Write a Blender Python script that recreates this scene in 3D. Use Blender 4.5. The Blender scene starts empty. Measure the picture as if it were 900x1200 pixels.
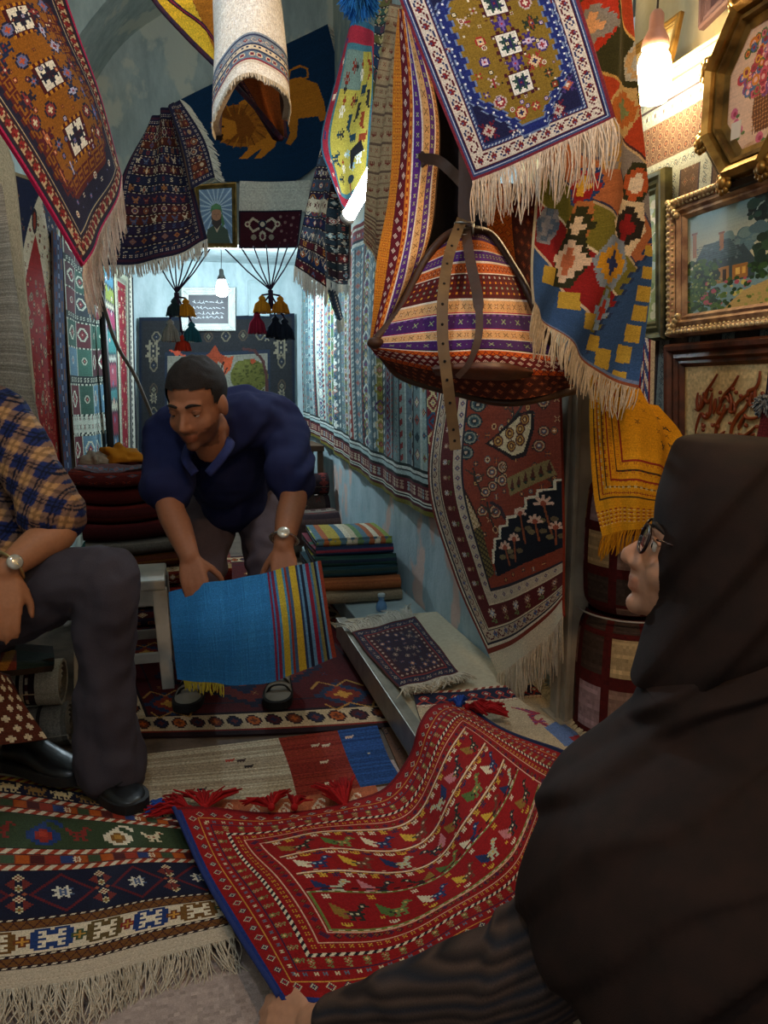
import bpy, bmesh, math, random
import numpy as np
from mathutils import Vector, noise as mnoise
random.seed(7); RNG=np.random.default_rng(11)
SC=bpy.context.scene; COL=SC.collection
# ---------------------------------------------------------------- camera model (900x1200 frame)
YAW=math.radians(15); PIT=math.radians(9.5); FPX=870.0; CAMH=1.02
CAM=np.array([0,0,CAMH])
_F=np.array([math.sin(YAW)*math.cos(PIT),math.cos(YAW)*math.cos(PIT),-math.sin(PIT)])
_R=np.array([math.cos(YAW),-math.sin(YAW),0.]); _U=np.cross(_R,_F)
def ray(px,py): return _F+(px-450)/FPX*_R+(600-py)/FPX*_U
def P(px,py,d): return CAM+d*ray(px,py)
def onX(px,py,X): r=ray(px,py); return CAM+r*(X/r[0])
def onY(px,py,Y): r=ray(px,py); return CAM+r*(Y/r[1])
def onZ(px,py,Z): r=ray(px,py); return CAM+r*((Z-CAMH)/r[2])
A=np.array
# ---------------------------------------------------------------- colour
def lin(h):
    if not isinstance(h,str): return np.array(h,float)
    h=h.lstrip('#'); c=np.array([int(h[i:i+2],16)/255 for i in (0,2,4)])
    return np.where(c<=.04045,c/12.92,((c+.055)/1.055)**2.4)
# ---------------------------------------------------------------- materials
MATS={}
def newmat(n):
    m=bpy.data.materials.new(n); m.use_nodes=True; nt=m.node_tree
    return m,nt,nt.nodes['Principled BSDF']
def nd(nt,t,**k):
    n=nt.nodes.new(t)
    for a,b in k.items():
        if a in n.inputs.keys(): n.inputs[a].default_value=b
        else: setattr(n,a,b)
    return n
def bumpy(nt,b,scale,strength,dist=.002,detail=3,coord='Object'):
    tc=nd(nt,'ShaderNodeTexCoord'); n=nd(nt,'ShaderNodeTexNoise'); n.inputs['Scale'].default_value=scale; n.inputs['Detail'].default_value=detail
    nt.links.new(tc.outputs[coord],n.inputs['Vector'])
    bp=nd(nt,'ShaderNodeBump'); bp.inputs['Strength'].default_value=strength; bp.inputs['Distance'].default_value=dist
    nt.links.new(n.outputs['Fac'],bp.inputs['Height']); nt.links.new(bp.outputs['Normal'],b.inputs['Normal'])
    return n
def colmat(name,rough=.9,scale=300,strength=.5,vary=.25,sheen=.0,spec=.2):
    """material that reads the knot colours of the mesh, with procedural fibre variation"""
    if name in MATS: return MATS[name]
    m,nt,b=newmat(name)
    at=nd(nt,'ShaderNodeAttribute'); at.attribute_name='Col'
    n=bumpy(nt,b,scale,strength)
    mr=nd(nt,'ShaderNodeMapRange'); mr.inputs['From Min'].default_value=.3; mr.inputs['From Max'].default_value=.7
    mr.inputs['To Min'].default_value=1-vary; mr.inputs['To Max'].default_value=1+vary
    nt.links.new(n.outputs['Fac'],mr.inputs['Value'])
    mx=nd(nt,'ShaderNodeVectorMath',operation='SCALE')
    nt.links.new(at.outputs['Color'],mx.inputs[0]); nt.links.new(mr.outputs['Result'],mx.inputs['Scale'])
    nt.links.new(mx.outputs['Vector'],b.inputs['Base Color'])
    b.inputs['Roughness'].default_value=rough; b.inputs['Specular IOR Level'].default_value=spec
    if sheen: b.inputs['Sheen Weight'].default_value=sheen
    MATS[name]=m; return m
def mat(name,c,rough=.6,metal=0,scale=40,bump=.15,vary=.15,c2=None,nscale=None,spec=.4,dist=.002):
    if name in MATS: return MATS[name]
    m,nt,b=newmat(name); c=lin(c); c2=lin(c2) if c2 is not None else c*(1-vary)
    n=bumpy(nt,b,scale,bump,dist)
    tc=nd(nt,'ShaderNodeTexCoord'); n2=nd(nt,'ShaderNodeTexNoise'); n2.inputs['Scale'].default_value=nscale or scale*.3; n2.inputs['Detail'].default_value=5
    nt.links.new(tc.outputs['Object'],n2.inputs['Vector'])
    cr=nd(nt,'ShaderNodeValToRGB'); cr.color_ramp.elements[0].position=.35; cr.color_ramp.elements[1].position=.65
    cr.color_ramp.elements[0].color=(*c2,1); cr.color_ramp.elements[1].color=(*c,1)
    nt.links.new(n2.outputs['Fac'],cr.inputs['Fac']); nt.links.new(cr.outputs['Color'],b.inputs['Base Color'])
    b.inputs['Roughness'].default_value=rough; b.inputs['Metallic'].default_value=metal; b.inputs['Specular IOR Level'].default_value=spec
    MATS[name]=m; return m
def emit(name,c,s):
    if name in MATS: return MATS[name]
    m,nt,b=newmat(name); b.inputs['Base Color'].default_value=(.8,.8,.8,1)
    b.inputs['Emission Color'].default_value=(*lin(c),1); b.inputs['Emission Strength'].default_value=s
    MATS[name]=m; return m
WOOL=colmat('wool_knots',.92,420,.5,.28)
FLAT=colmat('flat_weave',.9,600,.35,.2)
COTTON=colmat('cotton_fringe',.9,200,.2,.15)
PAINT=colmat('painted_surface',.45,250,.15,.08,spec=.4)
# ---------------------------------------------------------------- objects
def link(o,parent=None):
    COL.objects.link(o)
    if parent is not None: o.parent=parent
    return o
def tag(o,label,cat,group=None):
    o['label']=label; o['category']=cat
    if group: o['group']=group
    return o
def empty(name,loc=(0,0,0),label=None,cat=None,group=None):
    o=bpy.data.objects.new(name,None); o.empty_display_size=.05; link(o); o.location=tuple(loc)
    if label: tag(o,label,cat,group)
    return o
def put(name,me,m,parent=None,mats=None):
    o=bpy.data.objects.new(name,me)
    for q in (mats or [m]): me.materials.append(q)
    link(o,parent)
    if parent is not None and parent.type=='EMPTY':
        o.matrix_parent_inverse.identity(); o.location=tuple(-Vector(parent.location))
    return o
class MB:
    """collects shapes; build() links them as one mesh object"""
    def __init__(s): s.v=[]; s.f=[]; s.c=[]; s.n=0; s.mi=[]
    def add(s,vs,fs,c=(.5,.5,.5),mi=0):
        vs=np.asarray(vs,float).reshape(-1,3); s.v.append(vs); c=lin(c)
        for f in fs: s.f.append([i+s.n for i in f]); s.c.append(c); s.mi.append(mi)
        s.n+=len(vs); return s
    def box(s,lo,hi,c=(.5,.5,.5),mi=0,M=None):
        x0,y0,z0=lo; x1,y1,z1=hi
        v=A([[x0,y0,z0],[x1,y0,z0],[x1,y1,z0],[x0,y1,z0],[x0,y0,z1],[x1,y0,z1],[x1,y1,z1],[x0,y1,z1]],float)
        if M is not None: v=v@M[0].T+M[1]
        return s.add(v,[(0,3,2,1),(4,5,6,7),(0,1,5,4),(1,2,6,5),(2,3,7,6),(3,0,4,7)],c,mi)
    def hexa(s,b,t,c=(.5,.5,.5),mi=0):
        """b,t: four points each, same winding"""
        return s.add(list(b)+list(t),[(3,2,1,0),(4,5,6,7),(0,1,5,4),(1,2,6,5),(2,3,7,6),(3,0,4,7)],c,mi)
    def tube(s,pts,r,n=8,c=(.5,.5,.5),mi=0,cap=True,flat=1.0,up=None):
        pts=np.asarray(pts,float); m=len(pts); r=np.broadcast_to(np.asarray(r,float),(m,))
        T=np.gradient(pts,axis=0); T/=np.linalg.norm(T,axis=1)[:,None]+1e-12
        u=A(up,float) if up is not None else (A([0,0,1.]) if abs(T[0][2])<.9 else A([1.,0,0]))
        vs=[]; a=np.arange(n)/n*2*math.pi
        for i in range(m):
            x=np.cross(u,T[i]); x/=np.linalg.norm(x)+1e-12; y=np.cross(T[i],x); u=y if up is None else u
            vs.append(pts[i]+r[i]*(np.cos(a)[:,None]*x+flat*np.sin(a)[:,None]*y))
        fs=[]
        for i in range(m-1):
            for j in range(n): fs.append((i*n+j,i*n+(j+1)%n,(i+1)*n+(j+1)%n,(i+1)*n+j))
        if cap: fs.append(tuple(range(n))[::-1]); fs.append(tuple((m-1)*n+j for j in range(n)))
        return s.add(np.concatenate(vs),fs,c,mi)
    def ell(s,cen,rad,c=(.5,.5,.5),mi=0,nu=16,nv=10,R=None):
        vs=[[0,0,1]]; fs=[]
        for i in range(1,nv):
            th=math.pi*i/nv
            for j in range(nu): ph=2*math.pi*j/nu; vs.append([math.sin(th)*math.cos(ph),math.sin(th)*math.sin(ph),math.cos(th)])
        vs.append([0,0,-1]); L=len(vs)-1
        for j in range(nu):
            fs.append((0,1+j,1+(j+1)%nu)); fs.append((L,L-nu+(j+1)%nu,L-nu+j))
        for i in range(nv-2):
            for j in range(nu):
                a=1+i*nu+j; b=1+i*nu+(j+1)%nu; fs.append((a,a+nu,b+nu,b))
        v=A(vs)*A(rad,float)
        if R is not None: v=v@A(R).T
        return s.add(v+A(cen,float),fs,c,mi)
    def lathe(s,prof,cen,n=24,c=(.5,.5,.5),mi=0,axis=None):
        """prof: (r,z) pairs"""
        a=np.arange(n)/n*2*math.pi; vs=[]; fs=[]
        for r,z in prof: vs+= [[r*math.cos(t),r*math.sin(t),z] for t in a]
        for i in range(len(prof)-1):
            for j in range(n): fs.append((i*n+j,i*n+(j+1)%n,(i+1)*n+(j+1)%n,(i+1)*n+j))
        fs.append(tuple(range(n))[::-1]); fs.append(tuple((len(prof)-1)*n+j for j in range(n)))
        v=A(vs)
        if axis is not None: v=v@A(axis).T
        return s.add(v+A(cen,float),fs,c,mi)
    def mesh(s,name,smooth=True):
        me=bpy.data.meshes.new(name); V=np.concatenate(s.v)
        me.from_pydata(V.tolist(),[],s.f); 
        at=me.attributes.new('Col','FLOAT_COLOR','FACE'); cc=np.ones((len(s.f),4),np.float32); cc[:,:3]=np.array(s.c)
        at.data.foreach_set('color',cc.ravel())
        me.polygons.foreach_set('material_index',np.array(s.mi,np.int32))
        me.polygons.foreach_set('use_smooth',np.full(len(s.f),smooth))
        me.update(); return me
    def build(s,name,m,parent=None,smooth=True,bevel=0,mats=None,auto=False):
        o=put(name,s.mesh(name,smooth),m,parent,mats)
        if bevel:
            b=o.modifiers.new('bevel','BEVEL'); b.width=bevel; b.segments=2; b.limit_method='ANGLE'
        if auto and smooth:
            es=o.modifiers.new('split','EDGE_SPLIT'); es.split_angle=math.radians(40)
        return o
# ---------------------------------------------------------------- splines and sheets
def cr(Pt,m):
    """Catmull-Rom through the first axis of Pt, m samples"""
    Pt=np.asarray(Pt,float); n=len(Pt)
    if n==2:
        t=np.linspace(0,1,m).reshape((-1,)+(1,)*(Pt.ndim-1)); return Pt[0]*(1-t)+Pt[1]*t
    t=np.linspace(0,n-1,m); i=np.minimum(t.astype(int),n-2); f=(t-i).reshape((-1,)+(1,)*(Pt.ndim-1))
    ext=np.concatenate([[2*Pt[0]-Pt[1]],Pt,[2*Pt[-1]-Pt[-2]]])
    p0,p1,p2,p3=ext[i],ext[i+1],ext[i+2],ext[i+3]
    return .5*((2*p1)+(-p0+p2)*f+(2*p0-5*p1+4*p2-p3)*f**2+(-p0+3*p1-3*p2+p3)*f**3)
def grid(ctrl,nv,nu):
    g=cr(np.asarray(ctrl,float),nv+1); g=np.swapaxes(cr(np.swapaxes(g,0,1),nu+1),0,1); return g
def normals(g):
    n=np.cross(np.gradient(g,axis=1),np.gradient(g,axis=0)); return n/(np.linalg.norm(n,axis=2)[...,None]+1e-12)
def sheet(name,ctrl,cv,th=.008,back='#5a463a',rim=None,m=None,parent=None,wav=None,face=None,both=False,sub=1,jit=.10):
    """a rug: one coloured cell per knot on the face, a plain woven back and an edge, all one mesh"""
    col=cv.a if hasattr(cv,'a') else cv; nv,nu=col.shape[:2]
    g=grid(ctrl,nv,nu); N=normals(g)
    if isinstance(face,str): sgn=((g-g.mean(1,keepdims=True))*N).sum()
    else: sgn=N.mean((0,1))@(A(face,float) if face is not None else CAM-g.mean((0,1)))
    if sgn<0: N=-N; flip=True
    else: flip=False
    if wav is not None:
        for amp,fu,fv,ph in wav:
            vv,uu=np.mgrid[0:1:(nv+1)*1j,0:1:(nu+1)*1j]
            g=g+N*(amp*np.sin(2*math.pi*(fu*uu+fv*vv)+ph))[...,None]
        N2=normals(g); N=-N2 if flip else N2
    ii=np.arange((nv+1)*(nu+1)).reshape(nv+1,nu+1)
    q=np.stack([ii[:-1,:-1],ii[:-1,1:],ii[1:,1:],ii[1:,:-1]],-1).reshape(-1,4)
    if not flip: q=q[:,::-1]
    jc=col.reshape(-1,3)*(1+jit*RNG.standard_normal((nv*nu,1)))*(1+.04*RNG.standard_normal((nv,1,1))).repeat(nu,1).reshape(-1,1)
    # back
    bv,bu=max(4,min(40,nv//4)),max(4,min(40,nu//4))
    iv=np.linspace(0,nv,bv+1).astype(int); iu=np.linspace(0,nu,bu+1).astype(int)
    gb=(g-N*th)[np.ix_(iv,iu)]; k0=(nv+1)*(nu+1); jj=k0+np.arange((bv+1)*(bu+1)).reshape(bv+1,bu+1)
    qb=np.stack([jj[:-1,:-1],jj[1:,:-1],jj[1:,1:],jj[:-1,1:]],-1).reshape(-1,4)
    if not flip: qb=qb[:,::-1]
    if both:
        cb=col[np.ix_(np.minimum(iv[:-1]+1,nv-1),np.minimum(iu[:-1]+1,nu-1))].reshape(-1,3)*.8
    else: cb=np.tile(lin(back),(len(qb),1))
    # rim
    def ring(a):
        return np.concatenate([a[0,:-1],a[:-1,-1],a[-1,:0:-1],a[:0:-1,0]])
    rf=ring(g[np.ix_(iv,iu)].reshape(bv+1,bu+1,3)); rb=ring(gb); k1=k0+len(jj.ravel()); n=len(rf)
    fi=k1+np.arange(n); bi=k1+n+np.arange(n)
    qr=np.stack([fi,np.roll(fi,-1),np.roll(bi,-1),bi],-1)
    if flip: qr=qr[:,::-1]
    crm=np.tile(lin(rim or back),(n,1))
    V=np.concatenate([g.reshape(-1,3),gb.reshape(-1,3),rf,rb]); Q=np.concatenate([q,qb,qr]); C=np.concatenate([jc,cb,crm])
    me=bpy.data.meshes.new(name); me.vertices.add(len(V)); me.vertices.foreach_set('co',V.astype(np.float32).ravel())
    me.loops.add(4*len(Q)); me.loops.foreach_set('vertex_index',Q.astype(np.int32).ravel())
    me.polygons.add(len(Q)); me.polygons.foreach_set('loop_start',np.arange(0,4*len(Q),4,dtype=np.int32))
    me.polygons.foreach_set('use_smooth',np.ones(len(Q),bool))
    me.update(calc_edges=True)
    at=me.attributes.new('Col','FLOAT_COLOR','FACE'); c4=np.ones((len(Q),4),np.float32); c4[:,:3]=np.clip(C,0,1)
    at.data.foreach_set('color',c4.ravel())
    o=put(name,me,m or WOOL,parent); o_g[name]=g; LAST['g']=g; LAST['N']=N
    return o
o_g={}; LAST={}
def fringe(parent,edge,dirv,length,n,c='#d8cbb4',r=.0022,jit=.25,sag=.3,name='fringe',seg=4,c2=None,spread=.12,out=None):
    """knotted warp ends along a rug edge"""
    edge=np.asarray(edge,float); e=cr(edge,n) if len(edge)<60 else edge[np.linspace(0,len(edge)-1,n).astype(int)]
    tang=np.gradient(e,axis=0); tang/=np.linalg.norm(tang,axis=1)[:,None]+1e-12
    d=np.asarray(dirv,float); d=np.broadcast_to(d,e.shape); d=d/np.linalg.norm(d,axis=1)[:,None]
    mb=MB(); cl,c2l=lin(c),lin(c2 or c)
    clump=0
    for i in range(n):
        if i%5==0: clump=random.uniform(-1,1); cl_len=random.uniform(.75,1.1)
        L=length*cl_len*random.uniform(1-jit,1+jit*.4); k=clump*spread*L+random.uniform(-.5,.5)*spread*L; w=random.uniform(-.15,.15)*L
        pts=[]
        for s in np.linspace(0,1,seg+1):
            p=e[i]+d[i]*L*s+tang[i]*(k*s*s+w*math.sin(3*s))
            if out is not None: p=p+A(out)*L*(.25*math.sin(3*s)*random.uniform(.3,1))
            p=p+A([0,0,-1.])*sag*L*s*s
            pts.append(p)
        f=random.random(); cc=(cl*f+c2l*(1-f))*random.uniform(.8,1.1)
        mb.tube(pts,[r*random.uniform(.8,1.2)]*(seg)+[r*.5],3,cc,cap=False)
    return mb.build(name,COTTON,parent)
# ---------------------------------------------------------------- canvases (knot charts)
class Cv:
    def __init__(s,w,h,c): s.w=w; s.h=h; s.a=np.empty((h,w,3)); s.a[:]=lin(c); s.Y,s.X=np.mgrid[0:h,0:w]; 
    def set(s,m,c): s.a[m]=lin(c); return s
    def rect(s,x0,y0,x1,y1,c):
        s.a[max(0,int(y0)):max(0,int(y1)),max(0,int(x0)):max(0,int(x1))]=lin(c); return s
    def ringf(s,i,w,c):
        m=np.minimum(np.minimum(s.X,s.w-1-s.X),np.minimum(s.Y,s.h-1-s.Y)); s.a[(m>=i)&(m<i+w)]=lin(c); return s
    def dia(s,cx,cy,rx,ry,c,st=1):
        m=(np.floor(abs(s.X-cx)/st)*st/rx+np.floor(abs(s.Y-cy)/st)*st/ry)<=1; s.a[m]=lin(c); return s
    def hexg(s,cx,cy,rx,ry,c,cut=.5):
        m=(abs(s.Y-cy)<=ry)&(abs(s.X-cx)<=rx)&(abs(s.X-cx)/rx+abs(s.Y-cy)/ry*cut<=1); s.a[m]=lin(c); return s
    def disc(s,cx,cy,rx,ry,c):
        m=((s.X-cx)/rx)**2+((s.Y-cy)/ry)**2<=1; s.a[m]=lin(c); return s
    def poly(s,pts,c,ret=False):
        m=np.zeros((s.h,s.w),bool); n=len(pts)
        for i in range(n):
            x0,y0=pts[i]; x1,y1=pts[(i+1)%n]
            if y0==y1: continue
            k=((y0>s.Y)!=(y1>s.Y))&(s.X<(x1-x0)*(s.Y-y0)/(y1-y0)+x0); m^=k
        if ret: return m
        s.a[m]=lin(c); return s
    def line(s,pts,w,c):
        for (x0,y0),(x1,y1) in zip(pts[:-1],pts[1:]):
            dx,dy=x1-x0,y1-y0; t=np.clip(((s.X-x0)*dx+(s.Y-y0)*dy)/(dx*dx+dy*dy+1e-9),0,1)
            s.a[(s.X-x0-t*dx)**2+(s.Y-y0-t*dy)**2<=(w/2)**2]=lin(c)
        return s
    def stamp(s,m,pal,cx,cy,k=1,rot=0,fl=False):
        rows=MOT[m] if isinstance(m,str) and m in MOT else m
        ar=np.array([list(r.ljust(max(map(len,rows)),'.')) for r in rows])
        if fl: ar=ar[:,::-1]
        ar=np.rot90(ar,rot); ar=np.kron(ar.view(np.uint32).reshape(ar.shape),np.ones((k,k),np.uint32)) if k>1 else ar.view(np.uint32).reshape(ar.shape)
        h,w=ar.shape; x0=int(round(cx-w/2)); y0=int(round(cy-h/2))
        for ch,c in pal.items():
            ys,xs=np.where(ar==ord(ch)); ys=ys+y0; xs=xs+x0; ok=(ys>=0)&(ys<s.h)&(xs>=0)&(xs<s.w); s.a[ys[ok],xs[ok]]=lin(c)
        return s
    def row(s,m,pals,x0,x1,cy,step,k=1,rot=0,fl=False):
        pals=pals if isinstance(pals,list) else [pals]; i=0; n=max(1,int((x1-x0)//step)); off=((x1-x0)-n*step)/2
        for i in range(n): s.stamp(m,pals[i%len(pals)],x0+off+step*(i+.5),cy,k,rot,fl and i%2)
        return s
    def colm(s,m,pals,y0,y1,cx,step,k=1,rot=1):
        pals=pals if isinstance(pals,list) else [pals]; n=max(1,int((y1-y0)//step)); off=((y1-y0)-n*step)/2
        for i in range(n): s.stamp(m,pals[i%len(pals)],cx,y0+off+step*(i+.5),k,rot)
        return s
    def border(s,i,w,bg,m,pals,step,k=1):
        """motif band round all four sides"""
        s.ringf(i,w,bg); c=i+w/2
        s.row(m,pals,i,s.w-i,c,step,k); s.row(m,pals,i,s.w-i,s.h-c,step,k,2)
        s.colm(m,pals,i+w,s.h-i-w,c,step,k,1); s.colm(m,pals,i+w,s.h-i-w,s.w-c,step,k,3); return s
    def zig(s,y,amp,per,w,c,x0=0,x1=None):
        t=(s.X/per)%1; yy=y+amp*(abs(t*2-1)*2-1); m=(abs(s.Y-yy)<=w/2)&(s.X>=x0)&(s.X<(x1 or s.w)); s.a[m]=lin(c); return s
    def bar(s,y,h,c1,c2,per,skew=0,x0=0,x1=None):
        """striped line: alternating colours, optionally slanted"""
        x1=x1 or s.w; m=(s.Y>=y)&(s.Y<y+h)&(s.X>=x0)&(s.X<x1); k=((s.X+skew*s.Y)//per)%2==0
        s.a[m&k]=lin(c1); s.a[m&~k]=lin(c2); return s
    def vbar(s,x,w,c1,c2,per,skew=0,y0=0,y1=None):
        y1=y1 or s.h; m=(s.X>=x)&(s.X<x+w)&(s.Y>=y0)&(s.Y<y1); k=((s.Y+skew*s.X)//per)%2==0
        s.a[m&k]=lin(c1); s.a[m&~k]=lin(c2); return s
    def scatter(s,names,pals,n,x0,y0,x1,y1,k=1,mind=9):
        pts=[]; tries=0
        while len(pts)<n and tries<n*40:
            tries+=1; x=random.uniform(x0,x1); y=random.uniform(y0,y1)
            if all((x-a)**2+(y-b)**2>mind*mind for a,b in pts):
                pts.append((x,y)); s.stamp(random.choice(names),random.choice(pals),x,y,k,random.choice([0,0,1,2,3]),random.random()<.5)
        return s
    def tile(s,m,pals,x0,y0,x1,y1,sx,sy,k=1,brick=False,rot=0):
        pals=pals if isinstance(pals,list) else [pals]; j=0; y=y0+sy/2; i=0
        while y<y1:
            x=x0+sx/2+(sx/2 if brick and j%2 else 0)
            while x<x1: s.stamp(m,pals[(i+j)%len(pals)],x,y,k,rot); x+=sx; i+=1
            y+=sy; j+=1; i=j
        return s
    def T(s):
        c=Cv(s.h,s.w,'#000000'); c.a=np.swapaxes(s.a,0,1).copy(); return c
def M_(t): return [r for r in t.strip('\n').split('\n')]
MOT={
'bird':M_("""
a.........bb.
aa.......bcbb
aaa......bb..
aaaa....bb...
aaaaabbbb....
aaadbcbcbb...
.aaadbbbb....
..aa.b..b....
....bb.bb....
"""),
'bird2':M_("""
......aa
a.....aca
aa...aa.
.aaaaaa.
.acacaa.
..aaaa..
...a.a..
..aa.aa.
"""),
'camel':M_("""
..........cc.
...c..c...ccc
c.ccccccc.cc.
cc.cccccc.cc.
c.ccccccccc..
..ccccccccc..
..c.c..c.c...
..c.c..c.c...
.cc.cc.cc.cc.
"""),
'boteh':M_("""
......aaa.
.....a..aa
....aa...a
...aaaa...
..aabbaa..
.aabccbaa.
.aabccbaa.
.aabbbbaa.
..aabbaa..
...aaaa...
"""),
'star':M_("""
....a....
...aba...
a..aba..a
aaabbbaaa
.aabcbaa.
aaabbbaaa
a..aba..a
...aba...
....a....
"""),
'star8':M_("""
..a...a..
..aa.aa..
aaabababb
.aabbbaa.
..abcba..
.aabbbaa.
aaabababb
..aa.aa..
..a...a..
"""),
'ros':M_("""
..aaa..
.abbba.
abbcbba
abcccba
abbcbba
.abbba.
..aaa..
"""),
'ros5':M_("""
.aaa.
abbba
abcba
abbba
.aaa.
"""),
'flower':M_("""
..a.a..
.aabaa.
..bcb..
.aabaa.
..a.a..
...d...
.dd.d..
...dd..
"""),
'vine':M_("""
.aa....b...
a..a..bcb..
a.....bbb.a
.a...a.b.a.
..aaa...a..
"""),
'scroll':M_("""
..aaa....a
.a...a..a.
.a.b.a.a..
..a.a.a...
a....a....
"""),
'hook':M_("""
aaaaa
a...a
a.aaa
a....
aaaaa
"""),
'comb':M_("""
a.a.a.a
a.a.a.a
aaaaaaa
..aaa..
"""),
'ladder':M_("""
a.a.a
aaaaa
..a..
aaaaa
a.a.a
"""),
'x':M_("""
a...a
.a.a.
..b..
.a.a.
a...a
"""),
'x3':M_("""
a.a
.b.
a.a
"""),
'dia':M_("""
...a...
..aba..
.abcba.
abcccba
.abcba.
..aba..
...a...
"""),
'dia5':M_("""
..a..
.aba.
abcba
.aba.
..a..
"""),
'dot':M_("""
a
"""),
'dot2':M_("""
aa
aa
"""),
'dash':M_("""
aaa
"""),
'tri':M_("""
a.......
aa......
aaa.....
aaaa....
aaa.....
aa......
a.......
"""),
'cross':M_("""
..aaa..
..aba..
aaabaaa
abbbbba
aaabaaa
..aba..
..aaa..
"""),
'brick':M_("""
.aaaa.aaaa.
aabbaaabbaa
aaabaaabaaa
aabbbbbbbaa
aaaabbbaaaa
aabbbbbbbaa
aaabaaabaaa
aabbaaabbaa
.aaaa.aaaa.
"""),
'step':M_("""
...aaaaa...
..aa...aa..
.aa..b..aa.
aa..bbb..aa
a..bbcbb..a
aa..bbb..aa
.aa..b..aa.
..aa...aa..
...aaaaa...
"""),
'S':M_("""
.aaa
a...
.aa.
...a
aaa.
"""),
'hh':M_("""
a.a
aaa
a.a
"""),
'vase':M_("""
..b.b.b..
.bcbcbcb.
..b.b.b..
...aaa...
....a....
...aaa...
..aabaa..
..abbba..
...aaa...
"""),
'leaf':M_("""
a...a
.aba.
..b..
.aba.
a.b.a
..b..
"""),
'crab':M_("""
a.a...a.a
.aa.b.aa.
..abbba..
.abbcbba.
abbcccbba
.abbcbba.
..abbba..
.aa.b.aa.
a.a...a.a
"""),
'person':M_("""
..a..
.aaa.
..a..
.bbb.
b.b.b
.bbb.
.b.b.
"""),
'sheep':M_("""
......a
aaaaaaa
aaaaaa.
aaaaaa.
a.a.a..
"""),
'meander':M_("""
aaaa....
a..a....
a..aaaaa
"""),
}
WORLD_S=.38; EXPO=0.0; LW=130; LC=750; LT=110; LF=170; LG=210; LM=90
# ================================================================ the setting
def struct(o): o['kind']='structure'; return o
XR=.96; XN=1.20; YB=6.0; YL=4.75
def wallmat(name,base,alt,patch=None,patchz=None,scale=3.0):
    """old plaster or limewash: two tones in soft streaks and clouds, fine grain, worn patches of another coat"""
    m,nt,b=newmat(name)
    tc=nd(nt,'ShaderNodeTexCoord'); mp=nd(nt,'ShaderNodeMapping'); mp.inputs['Scale'].default_value=(1,1,.35)
    nt.links.new(tc.outputs['Object'],mp.inputs['Vector'])
    n1=nd(nt,'ShaderNodeTexNoise'); n1.inputs['Scale'].default_value=scale*4; n1.inputs['Detail'].default_value=8; n1.inputs['Roughness'].default_value=.65
    nt.links.new(mp.outputs['Vector'],n1.inputs['Vector'])
    r1=nd(nt,'ShaderNodeValToRGB'); e=r1.color_ramp.elements; e[0].position=.36; e[1].position=.64; e[0].color=(*lin(alt),1); e[1].color=(*lin(base),1)
    nt.links.new(n1.outputs['Fac'],r1.inputs['Fac']); last=r1.outputs['Color']
    if patch:
        n2=nd(nt,'ShaderNodeTexNoise'); n2.inputs['Scale'].default_value=scale*1.3; n2.inputs['Detail'].default_value=6; n2.inputs['Roughness'].default_value=.55
        mp2=nd(nt,'ShaderNodeMapping'); mp2.inputs['Location'].default_value=patchz or (0,0,0); mp2.inputs['Scale'].default_value=(1,1,.6)
        nt.links.new(tc.outputs['Object'],mp2.inputs['Vector']); nt.links.new(mp2.outputs['Vector'],n2.inputs['Vector'])
        r2=nd(nt,'ShaderNodeValToRGB'); r2.color_ramp.elements[0].position=.54; r2.color_ramp.elements[1].position=.575
        nt.links.new(n2.outputs['Fac'],r2.inputs['Fac'])
        mx=nd(nt,'ShaderNodeMix',data_type='RGBA'); nt.links.new(r2.outputs['Color'],mx.inputs['Factor'])
        nt.links.new(last,mx.inputs['A']); mx.inputs['B'].default_value=(*lin(patch),1); last=mx.outputs['Result']
    nt.links.new(last,b.inputs['Base Color']); b.inputs['Roughness'].default_value=.85
    n3=nd(nt,'ShaderNodeTexNoise'); n3.inputs['Scale'].default_value=60; n3.inputs['Detail'].default_value=6
    nt.links.new(tc.outputs['Object'],n3.inputs['Vector'])
    bp=nd(nt,'ShaderNodeBump'); bp.inputs['Strength'].default_value=.3; bp.inputs['Distance'].default_value=.006
    nt.links.new(n3.outputs['Fac'],bp.inputs['Height']); nt.links.new(bp.outputs['Normal'],b.inputs['Normal'])
    return m
M_DADO=wallmat('blue_limewash','#b2c5ca','#92abb2','#cfb3a6',(.3,.45,.1))
M_PLAST=wallmat('grey_plaster','#a9b7b4','#8f9d9b','#b8bdb0')
M_CREAM=wallmat('cream_plaster','#d9cda8','#c6b893')
M_FLOOR=wallmat('worn_floor','#6b5a4c','#4e4238')
M_BACK=wallmat('pale_plaster','#b5c6c8','#98abae')
def box(name,lo,hi,m,bevel=0):
    b=MB(); b.box(lo,hi); return struct(b.build(name,m,smooth=False,bevel=bevel))
box('floor',(-2.6,-1.6,-.12),(2.2,6.3,0),M_FLOOR)
box('wall_right',(XR,2.1,0),(XR+.35,YB+.2,1.9),M_DADO); box('wall_right_above',(XR,2.1,1.9),(XR+.35,YB+.2,3.7),M_PLAST)
box('wall_right_front',(XN,-1.0,0),(XN+.3,2.1,1.79),M_CREAM)
box('wall_right_upper',(XN+.12,-1.0,1.79),(XN+.3,2.1,3.9),M_CREAM)
box('wall_back',(-1.0,YB,0),(XR+.1,YB+.2,2.2),M_BACK)
wl=MB(); wl.hexa([(-.46,YB,0),(-.72,2.9,0),(-1.0,2.9,0),(-.8,YB,0)],[(-.46,YB,3.4),(-.72,2.9,3.4),(-1.0,2.9,3.4),(-.8,YB,3.4)])
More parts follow.
